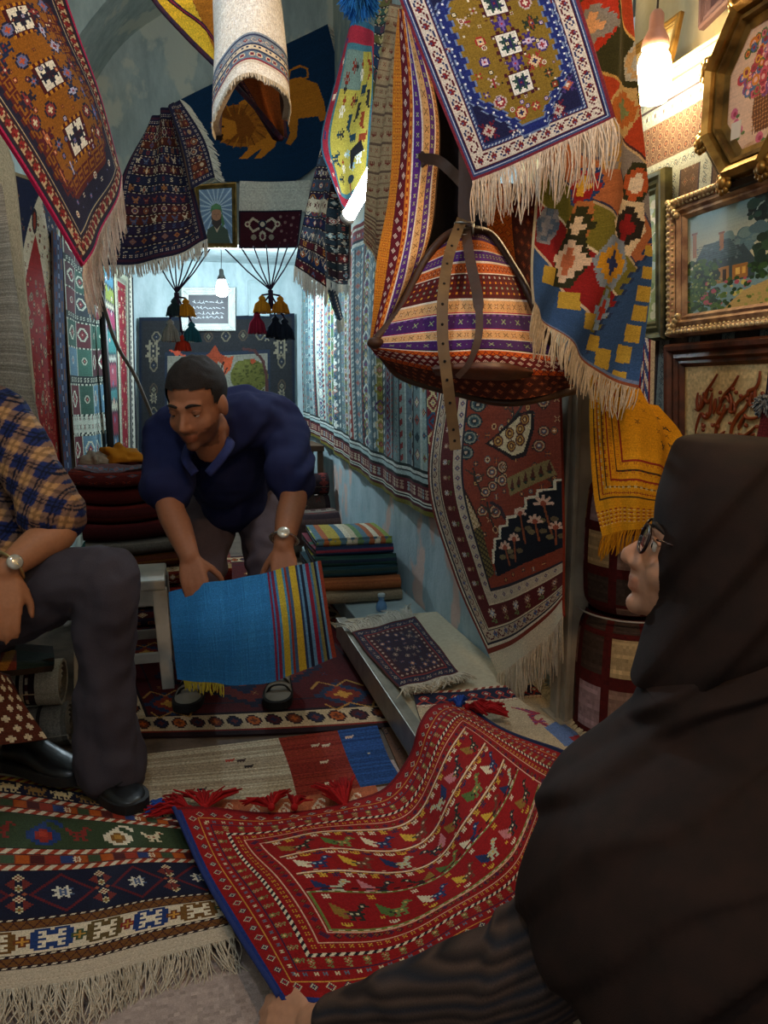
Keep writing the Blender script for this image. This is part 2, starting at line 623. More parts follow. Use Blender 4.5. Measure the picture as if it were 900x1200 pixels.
wl.hexa([(-.72,2.9,0),(-1.15,1.9,0),(-1.15,-.6,0),(-1.45,-.6,0),][0:2]+[(-1.4,1.9,0),(-1.0,2.9,0)],[(-.72,2.9,3.9),(-1.15,1.9,3.9),(-1.4,1.9,3.9),(-1.0,2.9,3.9)])
wl.hexa([(-1.15,1.9,0),(-1.15,-1.0,0),(-1.4,-1.0,0),(-1.4,1.9,0)],[(-1.15,1.9,3.9),(-1.15,-1.0,3.9),(-1.4,-1.0,3.9),(-1.4,1.9,3.9)])
struct(wl.build('wall_left',M_PLAST,smooth=False))
box('wall_lintel',(-.75,YL,1.87),(XR+.1,YL+.16,3.7),M_PLAST)
box('ceiling_back',(-.8,YL+.16,1.96),(XR+.1,YB+.1,2.1),M_BACK)
def vault(name,xc,hw,z0,zc,y0,y1,m,n=40,pw=.75):
    t=np.linspace(-1,1,n+1); x=xc+hw*t; z=z0+(zc-z0)*(1-abs(t)**(1/pw*1.6))**.85
    mb=MB(); ny=14
    for j in range(ny+1): pass
    ys=np.linspace(y0,y1,ny+1)
    V=np.array([[x[i]+.012*math.sin(7*ys[j]+i*.4),ys[j],z[i]+.012*math.sin(5*ys[j]+i*.7)] for j in range(ny+1) for i in range(n+1)])
    F=[(j*(n+1)+i,j*(n+1)+i+1,(j+1)*(n+1)+i+1,(j+1)*(n+1)+i) for j in range(ny) for i in range(n)]
    V2=V+A([0,0,.15]); k=len(V)
    mb.add(np.concatenate([V,V2]),F+[tuple(k+q for q in f[::-1]) for f in F])
    return struct(mb.build(name,m)),x,z
YV=4.15
vr,x1,z1=vault('ceiling_vault_rear',.75,1.3,2.44,3.36,YV,YL+.02,M_PLAST)
vf,x2,z2=vault('ceiling_vault_front',.22,1.42,2.35,3.95,-.2,YV,M_PLAST)
# the rib face where the low rear vault meets the tall front vault
mb=MB(); V=[];F=[]; nn=len(x1)
for i in range(nn): V+= [(x1[i],YV-.01,z1[i]-.005),(x1[i]*.8+x2[i]*.2,YV-.01,max(z2[i],z1[i])+.25),(x1[i],YV+.14,z1[i]-.004),(x1[i]*.8+x2[i]*.2,YV+.14,max(z2[i],z1[i])+.25)]
for i in range(nn-1):
    a=4*i; b=a+4; F+=[(a,b,b+1,a+1),(a+2,a+3,b+3,b+2),(a,a+2,b+2,b)]
mb.add(V,F); struct(mb.build('ceiling_rib',M_PLAST,smooth=False))
# door post between the shop bay and the picture wall
mb=MB(); p0=onX(668,650,.935)[1]
mb.box((.935,p0,.0),(.995,p0+.075,2.6)); mb.box((.925,p0+.02,.0),(.935,p0+.03,2.6)); mb.box((.935,p0-.006,.0),(.948,p0,2.6))
mb.box((.92,p0-.012,.125),(1.01,p0+.09,.15))
struct(mb.build('trim_post',mat('worn_grey_metal','#aba291',.6,0,30,.4,.3,'#80786a',9),smooth=False,bevel=.002))
# poles the front rugs hang from, slung under the vault
def pole(name,p,q):
    p,q=A(p),A(q); mb=MB(); mb.tube([p,q],.013,10)
    for e in (p*.92+q*.08,p*.08+q*.92): mb.tube([e,A([e[0]*.8,e[1],3.1])],.003,5)
    struct(mb.build(name,mat('pole_wood','#5e4a34',.6,0,50,.3)))
pole('trim_2',P(415,-62,1.575),P(700,-108,1.30)); pole('trim_3',P(625,-52,1.41),P(770,-52,1.62)); pole('trim_4',P(-150,-40,1.17),P(90,-62,1.58))
# ledge and rail on the picture wall
mb=MB(); mb.box((XN-.012,-.8,1.765),(XN+.13,2.1,1.795)); mb.box((XN-.02,-.8,1.785),(XN+.1,2.1,1.795))
struct(mb.build('trim_rail',mat('old_cream_wood','#c2ac7e',.55,0,25,.25,.25),smooth=False,bevel=.003))
# ================================================================ the rugs on walls and rails
def pxc(rows): return [[P(*q) for q in r] for r in rows]
def warp(cv,rows):
    """let a chart be drawn with the coordinates of its hanging outline"""
    g=np.array([[q[:2] for q in r] for r in rows],float); gg=grid(g,cv.h,cv.w); c=(gg[:-1,:-1]+gg[1:,1:])/2
    cv.X=c[...,0]; cv.Y=c[...,1]; return cv
def R_(a): return dict(zip('abcd',a.split()))
# ---- gold-field prayer rug, top left corner
def gold_chart(w,h,field,dark,cream):
    c=Cv(w,h,dark)
    c.ringf(0,2,'#b01d4c').ringf(2,3,'#27202e'); c.border(5,11,cream,'vine',[R_('#6e1a1c #8a2420 #5a1418'),R_('#4a2a1c #8a2420 #5a1418')],10,2)
    c.ringf(5,1,'#3a1a20').ringf(15,1,'#3a1a20').ringf(16,2,'#27202e').ringf(18,1,'#b9a27c').ringf(19,2,'#20203a')
    cx=w/2; m=(abs(c.X-cx)/(w/2-24)+np.maximum(0,abs(c.Y-h/2)-(h/2-75))/52)<1
    st=(np.floor(c.Y/6)%2)*3; m=(abs(c.X-cx)+st<(w/2-22)-np.maximum(0,abs(c.Y-h/2)-(h/2-62))*.7)
    m&=(abs(c.Y-h/2)<h/2-34); c.a[m]=lin('#5a1d17')
    m=(abs(c.X-cx)+st<(w/2-25)-np.maximum(0,abs(c.Y-h/2)-(h/2-62))*.7)&(abs(c.Y-h/2)<h/2-38); c.a[m]=lin(field)
    for y in range(50,h-50,11):
        for s in(-1,1): c.stamp('hook',R_('#5a1d17 #27203a'),cx+s*(w/2-33),y,2,1 if s>0 else 3)
    for x in range(40,w-36,11):
        for s in(-1,1): c.stamp('hook',R_('#5a1d17 #27203a'),x,h/2+s*(h/2-45),2,0)
    pal=[R_('#23253f #6d6f9a #c25a3a'),R_('#5a1a20 #c9774a #f0d9b0'),R_('#2a2233 #8a3330 #d9c9a8'),R_('#1f2a4a #b5b0c8 #8a2a22')]
    return c,pal,m
c,pal,m=gold_chart(150,250,'#945a14','#221a2e','#bfa47c')
for y in (70,125,180):
    x=75+(0 if y!=125 else 0)
    c.rect(x-15,y-15,x+15,y+15,'#4d1718'); c.bar(y-15,3,'#c07f1e','#4d1718',3,0,x-15,x+15); c.bar(y+12,3,'#c07f1e','#4d1718',3,0,x-15,x+15)
    c.rect(x-11,y-11,x+11,y+11,'#efe6d2'); c.stamp('star',R_('#1f2638 #3d1c28 #7a6a8a'),x,y,2); c.rect(x-11,y-1,x+11,y+1,'#2a2030'); c.rect(x-1,y-11,x+1,y+11,'#2a2030')
c.scatter(['x3','dot2','ros5'],pal,60,34,52,116,200,1,7)
for k in (-1,1): c.scatter(['ros','star','leaf','flower','crab','bird2'],pal,26,75+k*17-(24 if k<0 else 0),54,75+k*17+(24 if k>0 else 0),198,2,16)
c.scatter(['ros5','x3'],[R_('#efe2c4 #8a3a2a #fff0d0'),pal[0]],12,30,26,120,36,1,9); c.scatter(['ros','leaf'],pal,14,30,214,120,222,1,9)
rows=[[(97,312,1.50),(124,264,1.66),(144,206,1.84)],[(30,203,1.40),(84,140,1.55),(121,112,1.72)],[(-42,92,1.28),(30,38,1.44),(94,40,1.62)],[(-125,-25,1.18),(-15,-65,1.34),(62,-45,1.52)]]
o=sheet('hanging_rug',pxc(rows),c,.007,'#6b4a2a','#b01d4c',wav=[(.006,1.5,.5,.4)])
tag(o,'gold-field knotted rug with magenta edge slung under the vault at upper left','rug')
e=o_g['hanging_rug'][0]; fringe(o,e,A([.06,-.02,-1]),.11,130,'#c9a592','.3' and .0016,.2,.1,c2='#e8d8c4',out=(-.3,-.5,.2))
# ---- navy and olive prayer rug hanging front centre
c=Cv(170,230,'#1f2147'); W,H=170,230
c.ringf(0,3,'#7a2a38').ringf(3,2,'#3b4d7e'); 
for i in(5,6): c.ringf(i,1,'#b6c2d6' if i==5 else '#2a3566')
c.border(8,16,'#d9d0c4','vine',[R_('#5d1a28 #7a2228 #3a4068'),R_('#2f3763 #7a2228 #555b86')],16,2); c.border(12,8,'#0','ros5',[R_('#5d1a24 #8a2f30 #d9d0c4'),R_('#2b3766 #6a1f28 #d9d0c4')],16,1) if 0 else None; c.ringf(8,1,'#5d1a28').ringf(23,1,'#5d1a28')
c.ringf(24,1,'#2a3566').ringf(25,2,'#b6c2d6').ringf(27,2,'#2a3566')
for i,cc in ((25,'#39508a'),): c.set(((c.X+c.Y)%4<2)&(np.minimum(np.minimum(c.X,W-1-c.X),np.minimum(c.Y,H-1-c.Y))>=25)&(np.minimum(np.minimum(c.X,W-1-c.X),np.minimum(c.Y,H-1-c.Y))<27),'#39508a')
c.scatter(['ros','crab','leaf','vase','flower'],[R_('#6d1f35 #c8b9b0 #8a2a32'),R_('#e8e0d8 #7a3145 #2b2b55'),R_('#4b3a78 #b5604a #e6d7c4')],34,32,32,138,198,2,17)
st=np.floor(c.Y/6)%2*4
def hx(off): return (abs(c.X-85)+st<56-off-np.maximum(0,abs(c.Y-112)-42)*.85)&(abs(c.Y-112)<92-off)
c.a[hx(-5)]=lin('#7a8db4'); c.a[hx(-3)]=lin('#232f74'); 
for y in range(20,212,7):
    ww=56-max(0,abs(y-112)-42)*.85
    if ww>4:
        for s in(-1,1): c.stamp('dot2',R_('#e9eefc'),85+s*(ww-2),y,1)
c.a[hx(6)]=lin('#6c80ae'); c.a[hx(8)]=lin('#8b6f2a')
for y in(70,112,154):
    c.rect(70,y-15,100,y+15,'#4a1a26'); c.bar(y-15,3,'#8b6f2a','#4a1a26',4,0,70,100); c.bar(y+12,3,'#8b6f2a','#4a1a26',4,0,70,100); c.vbar(70,3,'#8b6f2a','#4a1a26',4,0,y-15,y+15); c.vbar(97,3,'#8b6f2a','#4a1a26',4,0,y-15,y+15)
    c.rect(74,y-11,96,y+11,'#f1ece2'); c.stamp('star8',R_('#2c4a44 #31285e #8a2f3a'),85,y,2); c.ringf(0,0,'#000000')
pal=[R_('#a83a32 #e7c9a0 #2d2a55'),R_('#2e3a2a #8c3f2a #d8c49a'),R_('#41307a #d8c3d8 #9a3440'),R_('#c9b6b0 #9b3038 #f2e6d2')]
c.scatter(['ros','star','leaf','crab','flower','x3','ros5'],pal,26,46,50,64,172,2,15); c.scatter(['ros','star','leaf','crab','flower','ros5'],pal,26,106,50,124,172,2,15); c.scatter(['star','ros','flower'],pal,4,70,176,100,188,2,16); c.scatter(['star','ros','leaf'],pal,4,70,36,100,48,2,16); c.scatter(['x3','dot2','ros5'],[R_('#2a2a1c #e8dcc0'),R_('#e8e0d0 #8a2a2a #e8dcc0'),R_('#41307a #d8c3d8')],50,44,40,126,184,1,7)
for y in(91,133): c.stamp('star',R_('#41307a #8a6fb0 #c8404a'),85,y,2)
rows=[[(445,-60,1.52),(548,-76,1.43),(648,-92,1.33)],[(500,80,1.46),(597,54,1.37),(688,30,1.28)],[(553,212,1.43),(636,178,1.34),(719,137,1.25)]]
o=sheet('prayer_rug',pxc(rows),c,.007,'#6b5a4a','#7a2a38',wav=[(.003,1.2,.6,0)]); g=o_g['prayer_rug']
tag(o,'navy and olive knotted prayer rug with cream fringe hanging above the saddle bag','rug')
fringe(o,g[-1],A([.05,0,-1]),.085,170,'#efe0cc',.0014,.25,.1,c2='#d9bfa8',out=(-.2,-.6,0))
# ---- tall kilim of wavy bands hanging by its corner
rows=[[(640,-40,1.41),(675,-40,1.45),(710,-40,1.55),(742,-40,1.58)],[(632,120,1.41),(675,120,1.45),(715,115,1.55),(752,110,1.60)],[(626,240,1.41),(675,245,1.45),(722,240,1.56),(764,230,1.60)],[(624,310,1.41),(668,335,1.45),(715,345,1.55),(767,320,1.60)],[(626,355,1.41),(652,388,1.45),(690,428,1.54),(746,456,1.58)]]
c=warp(Cv(150,400,'#b0452a'),rows); x=c.X-625; t=c.Y-1.02*x+12*np.sin((c.X+c.Y)/46)
def bands(L):
    for a,b,cc in L: c.set((t>=a)&(t<b),cc)
bands([(-999,-95,'#b5482a'),(-95,-91,'#d9b06a'),(-91,-8,'#3a3a20'),(-8,-4,'#c8a05a'),(-4,58,'#b54426'),(58,62,'#4a2a30'),(62,66,'#cdb48a'),(66,112,'#8c8580'),(112,116,'#4a4a60'),(116,172,'#b06a42'),(172,175,'#2f3355'),(175,178,'#b9a888'),(178,230,'#76702c'),(230,234,'#d8cdb4'),(234,298,'#8c1f20'),(298,302,'#c8b49a'),(302,420,'#33517e'),(420,999,'#33517e')])
def kilhex(px,py,o1,s1,cc,rx=24,ry=30,tilt=True):
    X0,Y0=c.X.copy(),c.Y.copy(); a=.25; dx,dy=c.X-px,c.Y-py; c.X=px+dx*.97+dy*a; c.Y=py+dy*.97-dx*a*.6
    c.X=np.floor(c.X/1.5)*1.5; c.Y=np.floor(c.Y/3)*3
    c.hexg(px,py,rx,ry,o1,.45); c.dia(px,py,rx*.8,ry*.8,s1,5); c.rect2=None
    m=(abs(c.X-px)<rx*.2)&(abs(c.Y-py)<ry*.75); c.a[m]=lin(s1); m=(abs(c.Y-py)<ry*.28)&(abs(c.X-px)<rx*.72); c.a[m]=lin(s1)
    c.dia(px,py,rx*.4,ry*.4,cc,4); c.X,c.Y=X0,Y0
for a in [(694,27,'#b8341f','#8e8a86','#e0a878',25,30),(752,68,'#b9b9b0','#c9a877','#b9b9b0',18,24),(728,128,'#c8aa72','#b96a30','#76875a',24,30),(748,212,'#333420','#b85a30','#e8d8c0',18,24),(715,180,'#b8904a','#8c8580','#b8904a',14,20),(687,215,'#28427a','#9a2426','#d8a83a',16,22),(735,264,'#dcc8a6','#2c2620','#8c1f20',24,31),(681,262,'#b07040','#33351e','#dcc8b0',13,28),(713,308,'#8694a6','#cf962a','#2a3a70',24,30),(670,303,'#2d3020','#d9c2ae','#c07050',19,30),(703,362,'#76702c','#8aa0b8','#b83a2a',13,26),(641,262,'#8c8a90','#5a6a80','#8c8a90',16,20)]: kilhex(*a)
rb=c.X+.62*(c.Y-285)+3*np.sign(np.sin(c.Y/2.2)); c.set((rb>768)&(t>60),'#33517e'); c.set((rb>764)&(rb<=768)&(t>60),'#2a3a5e')
for (px,py,r) in [(645,322,10),(668,352,10),(684,376,9),(696,402,9),(708,420,11),(660,425,1),(728,443,9),(734,414,10),(744,390,10),(752,366,9),(757,343,9),(762,318,7),(764,292,6)]:
    m=(abs(c.X-px+.15*(c.Y-py))<r*.85)&(abs(c.Y-py-.2*(c.X-px))<r*1.05); c.a[m]=lin('#b8973a')
e4=grid(np.array([[q[:2] for q in r] for r in rows],float),c.h,c.w)[-1]
c.a[-3:]=lin('#8a4a30'); c.a[-6:-3]=lin('#6a7a9a')
o=sheet('hanging_kilim',pxc(rows),c,.006,'#7a5a44','#b9a888',FLAT and FLAT,wav=[(.012,1.6,.4,.5),(.006,3,1,0)])
tag(o,'long kilim of wavy orange, olive and blue bands hanging corner down beside the gilt frames','kilim')
fringe(o,o_g['hanging_kilim'][-1],A([-.25,-.1,-1]),.06,150,'#d8c5a8',.0016,.25,.15,c2='#c4ab8c',out=(-.4,-.3,-.2))
# ---- orange and plum saddle bag
bag=empty('saddle_bag',P(545,400,1.5),'orange and plum woven saddle bag with leather straps hanging below the navy rug','bag')
LEATH=mat('brown_leather','#472b1a',.45,0,90,.35,.4,'#3a2416',14); TAN=mat('tan_leather','#7a5f3c',.5,0,90,.3,.3,'#5e472c',14)
c=Cv(200,190,'#b8541c'); y=0
def xb(y,h,bg,m,p,st,k=1): c.rect(0,y,200,y+h,bg); c.row(m,p,0,200,y+h/2,st,k)
xb(0,8,'#4a2250','x3',R_('#c8b86a #4a2250'),7); xb(8,9,'#d8702a','x',R_('#6a1d20 #f2dcc0'),9); c.rect(0,17,200,18,'#f0e0d0')
xb(18,9,'#5a2a78','x3',R_('#b8c86a #5a2a78'),8); c.rect(0,27,200,29,'#f0dcc8'); xb(29,9,'#d0662a','ros5',[R_('#6a1d20 #d0662a #f2dcc0')],8); c.rect(0,38,200,39,'#f0e0d0')
c.rect(0,39,200,62,'#5a1a1c')
for yy,cc in((42,'#b8b0a8'),(47,'#e08a2a'),(52,'#9aa890'),(57,'#e09a3a')): c.row(['aaa','aaa'],[R_(cc),R_('#7a2420')],0,200,yy,5); 
c.rect(0,62,200,64,'#f2e2d0'); xb(64,11,'#e2ae78','x',[R_('#3a1c14 #6a2a18'),R_('#8a3a1c #f4e4d0')],9); c.rect(0,75,200,76,'#c02a4a'); c.rect(0,76,200,77,'#f2e6da')
xb(77,15,'#4a2466','x',[R_('#9cc07a #e8dca0'),R_('#4a2466 #8ab08a')],9); c.bar(77,2,'#7a4a9a','#4a2466',4); c.rect(0,92,200,93,'#c02a4a'); c.rect(0,93,200,94,'#f2e6da')
xb(94,11,'#e2ae78','x',[R_('#3a1c14 #6a2a18'),R_('#8a3a1c #f4e4d0')],9); c.rect(0,105,200,106,'#f2e6da'); xb(106,15,'#4a2466','x',[R_('#9cc07a #e8dca0'),R_('#4a2466 #8ab08a')],9); c.rect(0,121,200,123,'#2a1a2a'); c.rect(0,123,200,125,'#f2ded0')
c.rect(0,125,200,133,'#d8601c'); c.zig(130,3,7,2,'#7a1c1a'); c.rect(0,133,200,150,'#6a1a1e'); c.tile('dia5',[R_('#f0d6c4 #6a1a1e #f0d6c4'),R_('#f4e0d0 #a83a2a #f4e0d0')],0,132,200,150,8,7,1,True)
c.rect(0,150,200,158,'#c4521a'); c.zig(153,3,7,2,'#6a1a1e'); c.rect(0,158,200,190,'#4a2016'); c.tile('dia',[R_('#7a3a22 #a8562a #5a1d1c'),R_('#8a4a30 #5a241c #b86a3a')],0,158,200,190,12,9,1,True)
rows=[[(512,287,1.58),(535,274,1.55),(560,272,1.54),(583,284,1.57)],[(476,345,1.55),(525,333,1.48),(575,332,1.47),(614,334,1.54)],[(440,397,1.52),(510,390,1.40),(575,388,1.39),(640,392,1.54)],[(437,412,1.52),(508,424,1.39),(585,424,1.38),(668,432,1.57)],[(472,441,1.56),(520,456,1.45),(598,468,1.44),(672,456,1.59)]]
sheet('front_pocket',pxc(rows),c,.07,'#3a2218','#3f2a1c',FLAT,bag,jit=.07); fg=o_g['front_pocket']
mb=MB(); edge=[P(438,402,1.51),P(470,362,1.54),P(497,308,1.57),P(522,278,1.56),P(548,270,1.53),P(575,276,1.56),P(600,312,1.55),P(618,343,1.53),P(640,392,1.53),P(672,440,1.56)]
mb.tube(cr(edge,60),.010,8); mb.tube(cr([P(437,400,1.515),P(450,420,1.53),P(474,443,1.56),P(540,462,1.5),P(600,472,1.48),P(674,458,1.58)],50),.008,8); mb.ell(P(440,402,1.50),(.018,.018,.012))
mb.build('leather_piping',LEATH,bag)
c=Cv(70,260,'#d8701c')
c.rect(0,0,14,260,'#e08a2a'); c.tile('x3',R_('#b8481c #f0b050'),0,0,14,260,5,5,1,True); c.rect(14,0,26,260,'#6a1a28'); c.tile('dia5',R_('#f2e2d4 #8a2436 #f2e2d4'),14,0,26,260,8,7,1,True); c.rect(26,0,32,260,'#d8742a'); c.vbar(28,2,'#f0a040','#a83a1a',3)
c.rect(32,0,34,260,'#f2e6d6'); c.rect(34,0,43,260,'#5a3088'); c.colm('x3',[R_('#b8d080 #e8dca0')],0,260,38.5,7); c.rect(43,0,45,260,'#f4e8da'); c.rect(45,0,54,260,'#e2b47c'); c.colm('x',[R_('#4a2414 #8a3a1c'),R_('#e2b47c #8a3a1c')],0,260,49.5,6)
c.rect(54,0,61,260,'#5a3088'); c.colm('x3',[R_('#b8d080 #e8dca0')],0,260,57.5,7); c.rect(61,0,63,260,'#f4e8da'); c.rect(63,0,68,260,'#d89a5c'); c.colm('x3',[R_('#4a2414 #8a3a1c')],0,260,65,5); c.rect(68,0,70,260,'#4a3020')
rows=[[(467,10,1.66),(474,12,1.63),(482,14,1.64)],[(460,130,1.66),(486,130,1.60),(515,138,1.63)],[(454,240,1.64),(482,240,1.58),(512,226,1.62)],[(440,320,1.58),(468,320,1.54),(495,305,1.60)],[(433,400,1.55),(444,400,1.54),(458,386,1.58)]]
sheet('back_panel',pxc(rows),c,.012,'#3a2416','#4a3020',FLAT,bag,wav=[(.004,1,2,0)],jit=.07)
c=Cv(60,60,'#161012'); sheet('lining',pxc([[(495,90,1.70),(530,100,1.72),(590,110,1.72)],[(490,230,1.68),(530,235,1.72),(585,240,1.70)],[(462,384,1.62),(530,340,1.66),(600,330,1.62)]]),c,.004,'#161012',None,FLAT,bag)
c=Cv(60,110,'#c4601c'); c.tile('dia',[R_('#6a1a1c #e08a2a #c4601c')],0,0,28,110,9,8,1,True); c.rect(28,0,60,110,'#4a1a18'); c.tile('dia',[R_('#8a3a2a #4a1a18 #a8562a')],28,0,60,110,11,10,1,True)
sheet('rear_pocket',pxc([[(570,215,1.66),(600,215,1.66),(628,215,1.66)],[(572,270,1.64),(603,280,1.64),(628,290,1.65)],[(590,330,1.62),(612,350,1.61),(632,372,1.60)]]),c,.03,'#3a2218',None,FLAT,bag)
def strap(name,pts,wd,m,par,th=.0035,n=40,holes=None):
    p=cr([P(*q) for q in pts],n); T=np.gradient(p,axis=0); T/=np.linalg.norm(T,axis=1)[:,None]; V=CAM-p; V/=np.linalg.norm(V,axis=1)[:,None]
    S=np.cross(T,V); S/=np.linalg.norm(S,axis=1)[:,None]; N=np.cross(S,T); ww=np.broadcast_to(wd,(n,))[:,None]/2
    vs=np.stack([p-S*ww-N*th,p+S*ww-N*th,p+S*ww+N*th,p-S*ww+N*th],1).reshape(-1,3); fs=[]
    for i in range(n-1):
        for j in range(4): fs.append((4*i+j,4*i+(j+1)%4,4*i+4+(j+1)%4,4*i+4+j))
    fs+= [(3,2,1,0),(4*n-4,4*n-3,4*n-2,4*n-1)]
    mb=MB(); mb.add(vs,fs)
    o=mb.build(name,m,par,smooth=False)
    if holes:
        for k in range(holes):
            hb=MB(); i=int((k+.7)/(holes)*(n-1)*.95); q=p[i]+N[i]*(th+.0006); hb.lathe([(.0026,-.001),(.0026,.0008)],q,8,axis=np.stack([S[i],T[i],N[i]],1)); hb.build('strap_hole',mat('hole_dark','#120c08',.9),o)
    return o
strap('strap',[(545,120,1.50),(545,200,1.50),(544,268,1.50)],.026,LEATH,bag)
strap('strap',[(545,268,1.495),(552,310,1.43),(560,350,1.38),(561,392,1.36),(550,425,1.36),(536,442,1.37)],[.020]*18+[.014]*10+[.011]*12,LEATH,bag)
strap('strap',[(541,258,1.49),(526,300,1.44),(519,350,1.38),(519,400,1.36),(524,445,1.36),(531,500,1.39),(534,527,1.40)],.021,TAN,bag,holes=12)
strap('strap',[(490,186,1.59),(512,188,1.585),(530,202,1.57),(545,218,1.52)],.022,LEATH,bag)
mb=MB(); mb.lathe([(.003,-.003),(.019,-.002),(.020,.001),(.017,.003),(.003,.0035)],P(491,187,1.592),18,axis=np.stack([_R*.9,_U,-_F],1)); mb.build('leather_tab',LEATH,bag,smooth=False)
mb=MB()
for a,b in(((-.018,-.012),(.018,-.012)),((.018,-.012),(.018,.012)),((.018,.012),(-.018,.012)),((-.018,.012),(-.018,-.012)),((-.018,0),(.012,.002))):
    q=P(544,268,1.48); mb.tube([q+_R*a[0]+_U*a[1],q+_R*b[0]+_U*b[1]],.0022,6)
mb.build('buckle',mat('dull_steel','#8d8a84',.35,1,60,.1),bag)
mb=MB(); bc=[P(x,y,d) for x,y,d in ((505,430,1.385),(540,425,1.365),(590,425,1.362),(625,434,1.40))]; bd=[P(x,y,d) for x,y,d in ((510,440,1.40),(545,444,1.39),(590,446,1.385),(622,442,1.42))]
ct=[[*bc],[*((A(bc)+A(bd))/2-_F*.012)],[*bd]]; sheet('leather_base',ct,Cv(30,12,'#5a301c'),.012,'#3a2014',None,colmat('leather_col',.4,60,.3,.15,spec=.5),bag)
# ---- beige long kilim behind the bag
c=Cv(60,220,'#a8916f')
for y in range(0,220,22):
    c.rect(0,y,60,y+2,'#6a5444'); c.row('x3',[R_('#8a4a34 #6a5444')],0,60,y+6,7); c.rect(0,y+10,60,y+11,'#8a6a50'); c.row('comb',[R_('#7a3a2c')],0,60,y+16,11)
for y in range(180,220,5): c.rect(0,y,60,y+2,'#6a4a3a')
rows=[[(456,5,2.05),(470,5,1.98),(480,5,1.92)],[(440,110,2.05),(455,110,1.98),(468,110,1.92)],[(431,220,2.04),(446,222,1.97),(462,215,1.91)],[(428,285,2.03),(444,309,1.96),(462,300,1.90)]]
o=sheet('narrow_kilim',pxc(rows),c,.006,'#8a7458',None,FLAT,wav=[(.006,2,.3,0)]); tag(o,'narrow beige kilim with fine brown bands hanging behind the saddle bag','kilim')
# ---- small runner with soft cream edge next to it (reverse of a rug)
# ---- striped blue kilim covering the right wall
rng=random.Random(3)
c=Cv(330,210,'#5c7f88'); x=0; base=['#748f92','#5f7a80','#8a9f9c','#52656a','#7d9698','#b0bbb2','#5f7880','#95aaa6','#6d848e']; acc=['#7a2a30','#7d7a34','#3c2f30','#92413a','#4a6a46']
while x<330:
    wd=rng.choice([4,5,6,7,9,10]); b=rng.choice(base) if rng.random()<.78 else rng.choice(acc); c.rect(x,0,x+wd,210,b); c.rect(x,0,x+1,210,rng.choice(['#b9c8c4','#33464e','#41585f']))
    if wd>=6:
        p=[R_(' '.join(rng.choice(['#d5dcd4','#33464e','#8a3a3a','#9a9448','#2f5a78','#c9b98a','#a86a5a','#5a3a66']) for _ in range(3))) for _ in range(3)]
        c.colm(rng.choice(['dia5','x','dia','star','step','leaf','dia5']),p,0,182,x+wd/2+.5,rng.choice([7,9,11,14]))
    else: c.vbar(x+1,2,rng.choice(['#c4cfc8','#8a3a3a']),b,rng.choice([2,3,4]),1,0,182)
    x+=wd
c.rect(0,0,330,3,'#8a4a4a'); c.rect(0,3,330,5,'#d0d4c8'); c.rect(0,5,330,13,'#8a4a50'); c.row('hh',[R_('#c9c4b4'),R_('#5a6a86')],0,330,9,5); c.rect(0,13,330,15,'#2f3c48'); c.rect(0,15,330,18,'#c8cec4'); c.rect(0,18,330,20,'#5a7a86')
for y,h,cc in((182,2,'#22302f'),(184,2,'#c9d2cc'),(186,1,'#22302f'),(187,3,'#9fb4b4'),(190,2,'#1d2022'),(192,10,'#5a2028'),(202,1,'#d0cfc0'),(203,1,'#1d2022'),(204,1,'#c0c8c0'),(205,2,'#4a1c22'),(207,3,'#6a6428')): c.rect(0,y,330,y+h,cc)
for xx in range(3,330,9): c.stamp(['aaa','.a.','aaa','.a.','aaa','aaa'],R_(rng.choice(['#b9a890','#a88a78','#8f9a9a'])),xx,197); c.stamp(['aaa','.a.','aaa','.a.','aaa','aaa'],R_(rng.choice(['#b9a890','#a88a78','#8f9a9a'])),xx+4,197)
yy=[5.92,5.2,4.5,3.9,3.3,2.8,2.45]; bpx=[(357,505),(372,514),(394,532),(423,556),(462,584),(508,608),(545,628)]
top=[A([XR-.035,onX(bx,by,XR-.04)[1],1.86]) for bx,by in bpx]; bot=[onX(bx,by,XR-.045) for bx,by in bpx]
mid=[t*.5+b*.5-A([.006*((i%2)*2-1)+.012,0,0]) for i,(t,b) in enumerate(zip(top,bot))]
o=sheet('wall_kilim',[top,mid,bot],c,.006,'#6a7a7a','#6a6428',FLAT,face=(-1,0,0),wav=[(.008,9,.2,0),(.005,17,.4,1)]); tag(o,'long blue-grey kilim of narrow stripes covering the right wall above pale blue dado','kilim')
# ---- rust floral rug with long white fringe by the door post
rows=[[(516,448),(585,446),(655,446)],[(503,565),(580,560),(656,556)],[(533,672),(597,660),(657,640)],[(571,762),(615,742),(658,700)],[(582,790),(622,764),(661,722)]]
ct=[[onX(x,y,.895) for x,y in r] for r in rows]
c=Cv(150,330,'#8a3a24'); E=250
c.scatter(['ros','flower','ros5','leaf'],[R_('#3a2622 #c99a5a #8a3a24'),R_('#4a5a66 #d9b98a #6a2a1e'),R_('#d8b07a #6a2a1e #3a2622'),R_('#2d3a3c #b8703a #e0c8a0')],90,50,6,148,200,1,9)
warp(c,rows)
def gul(x,y,r,cols):
    for k,cc in enumerate(cols): c.disc(x,y,r*(1-k/len(cols)),r*(1-k/len(cols))*1.1,cc)
for x,y in((561,473),(557,492),(552,511),(548,529)): gul(x,y,8,['#262c30','#8a8a78','#3f5458','#262c30','#b8a088'])
for x,y,r in((575,553,7),(588,547,7),(588,563,7),(568,577,6),(576,570,6),(635,522,7),(589,547,4),(600,465,8),(640,470,7),(580,600,8),(565,600,6),(560,560,5),(640,505,6)): gul(x,y,r,['#3a2622','#c9a27a','#8a4a34','#4a5668','#d8c0a0'])
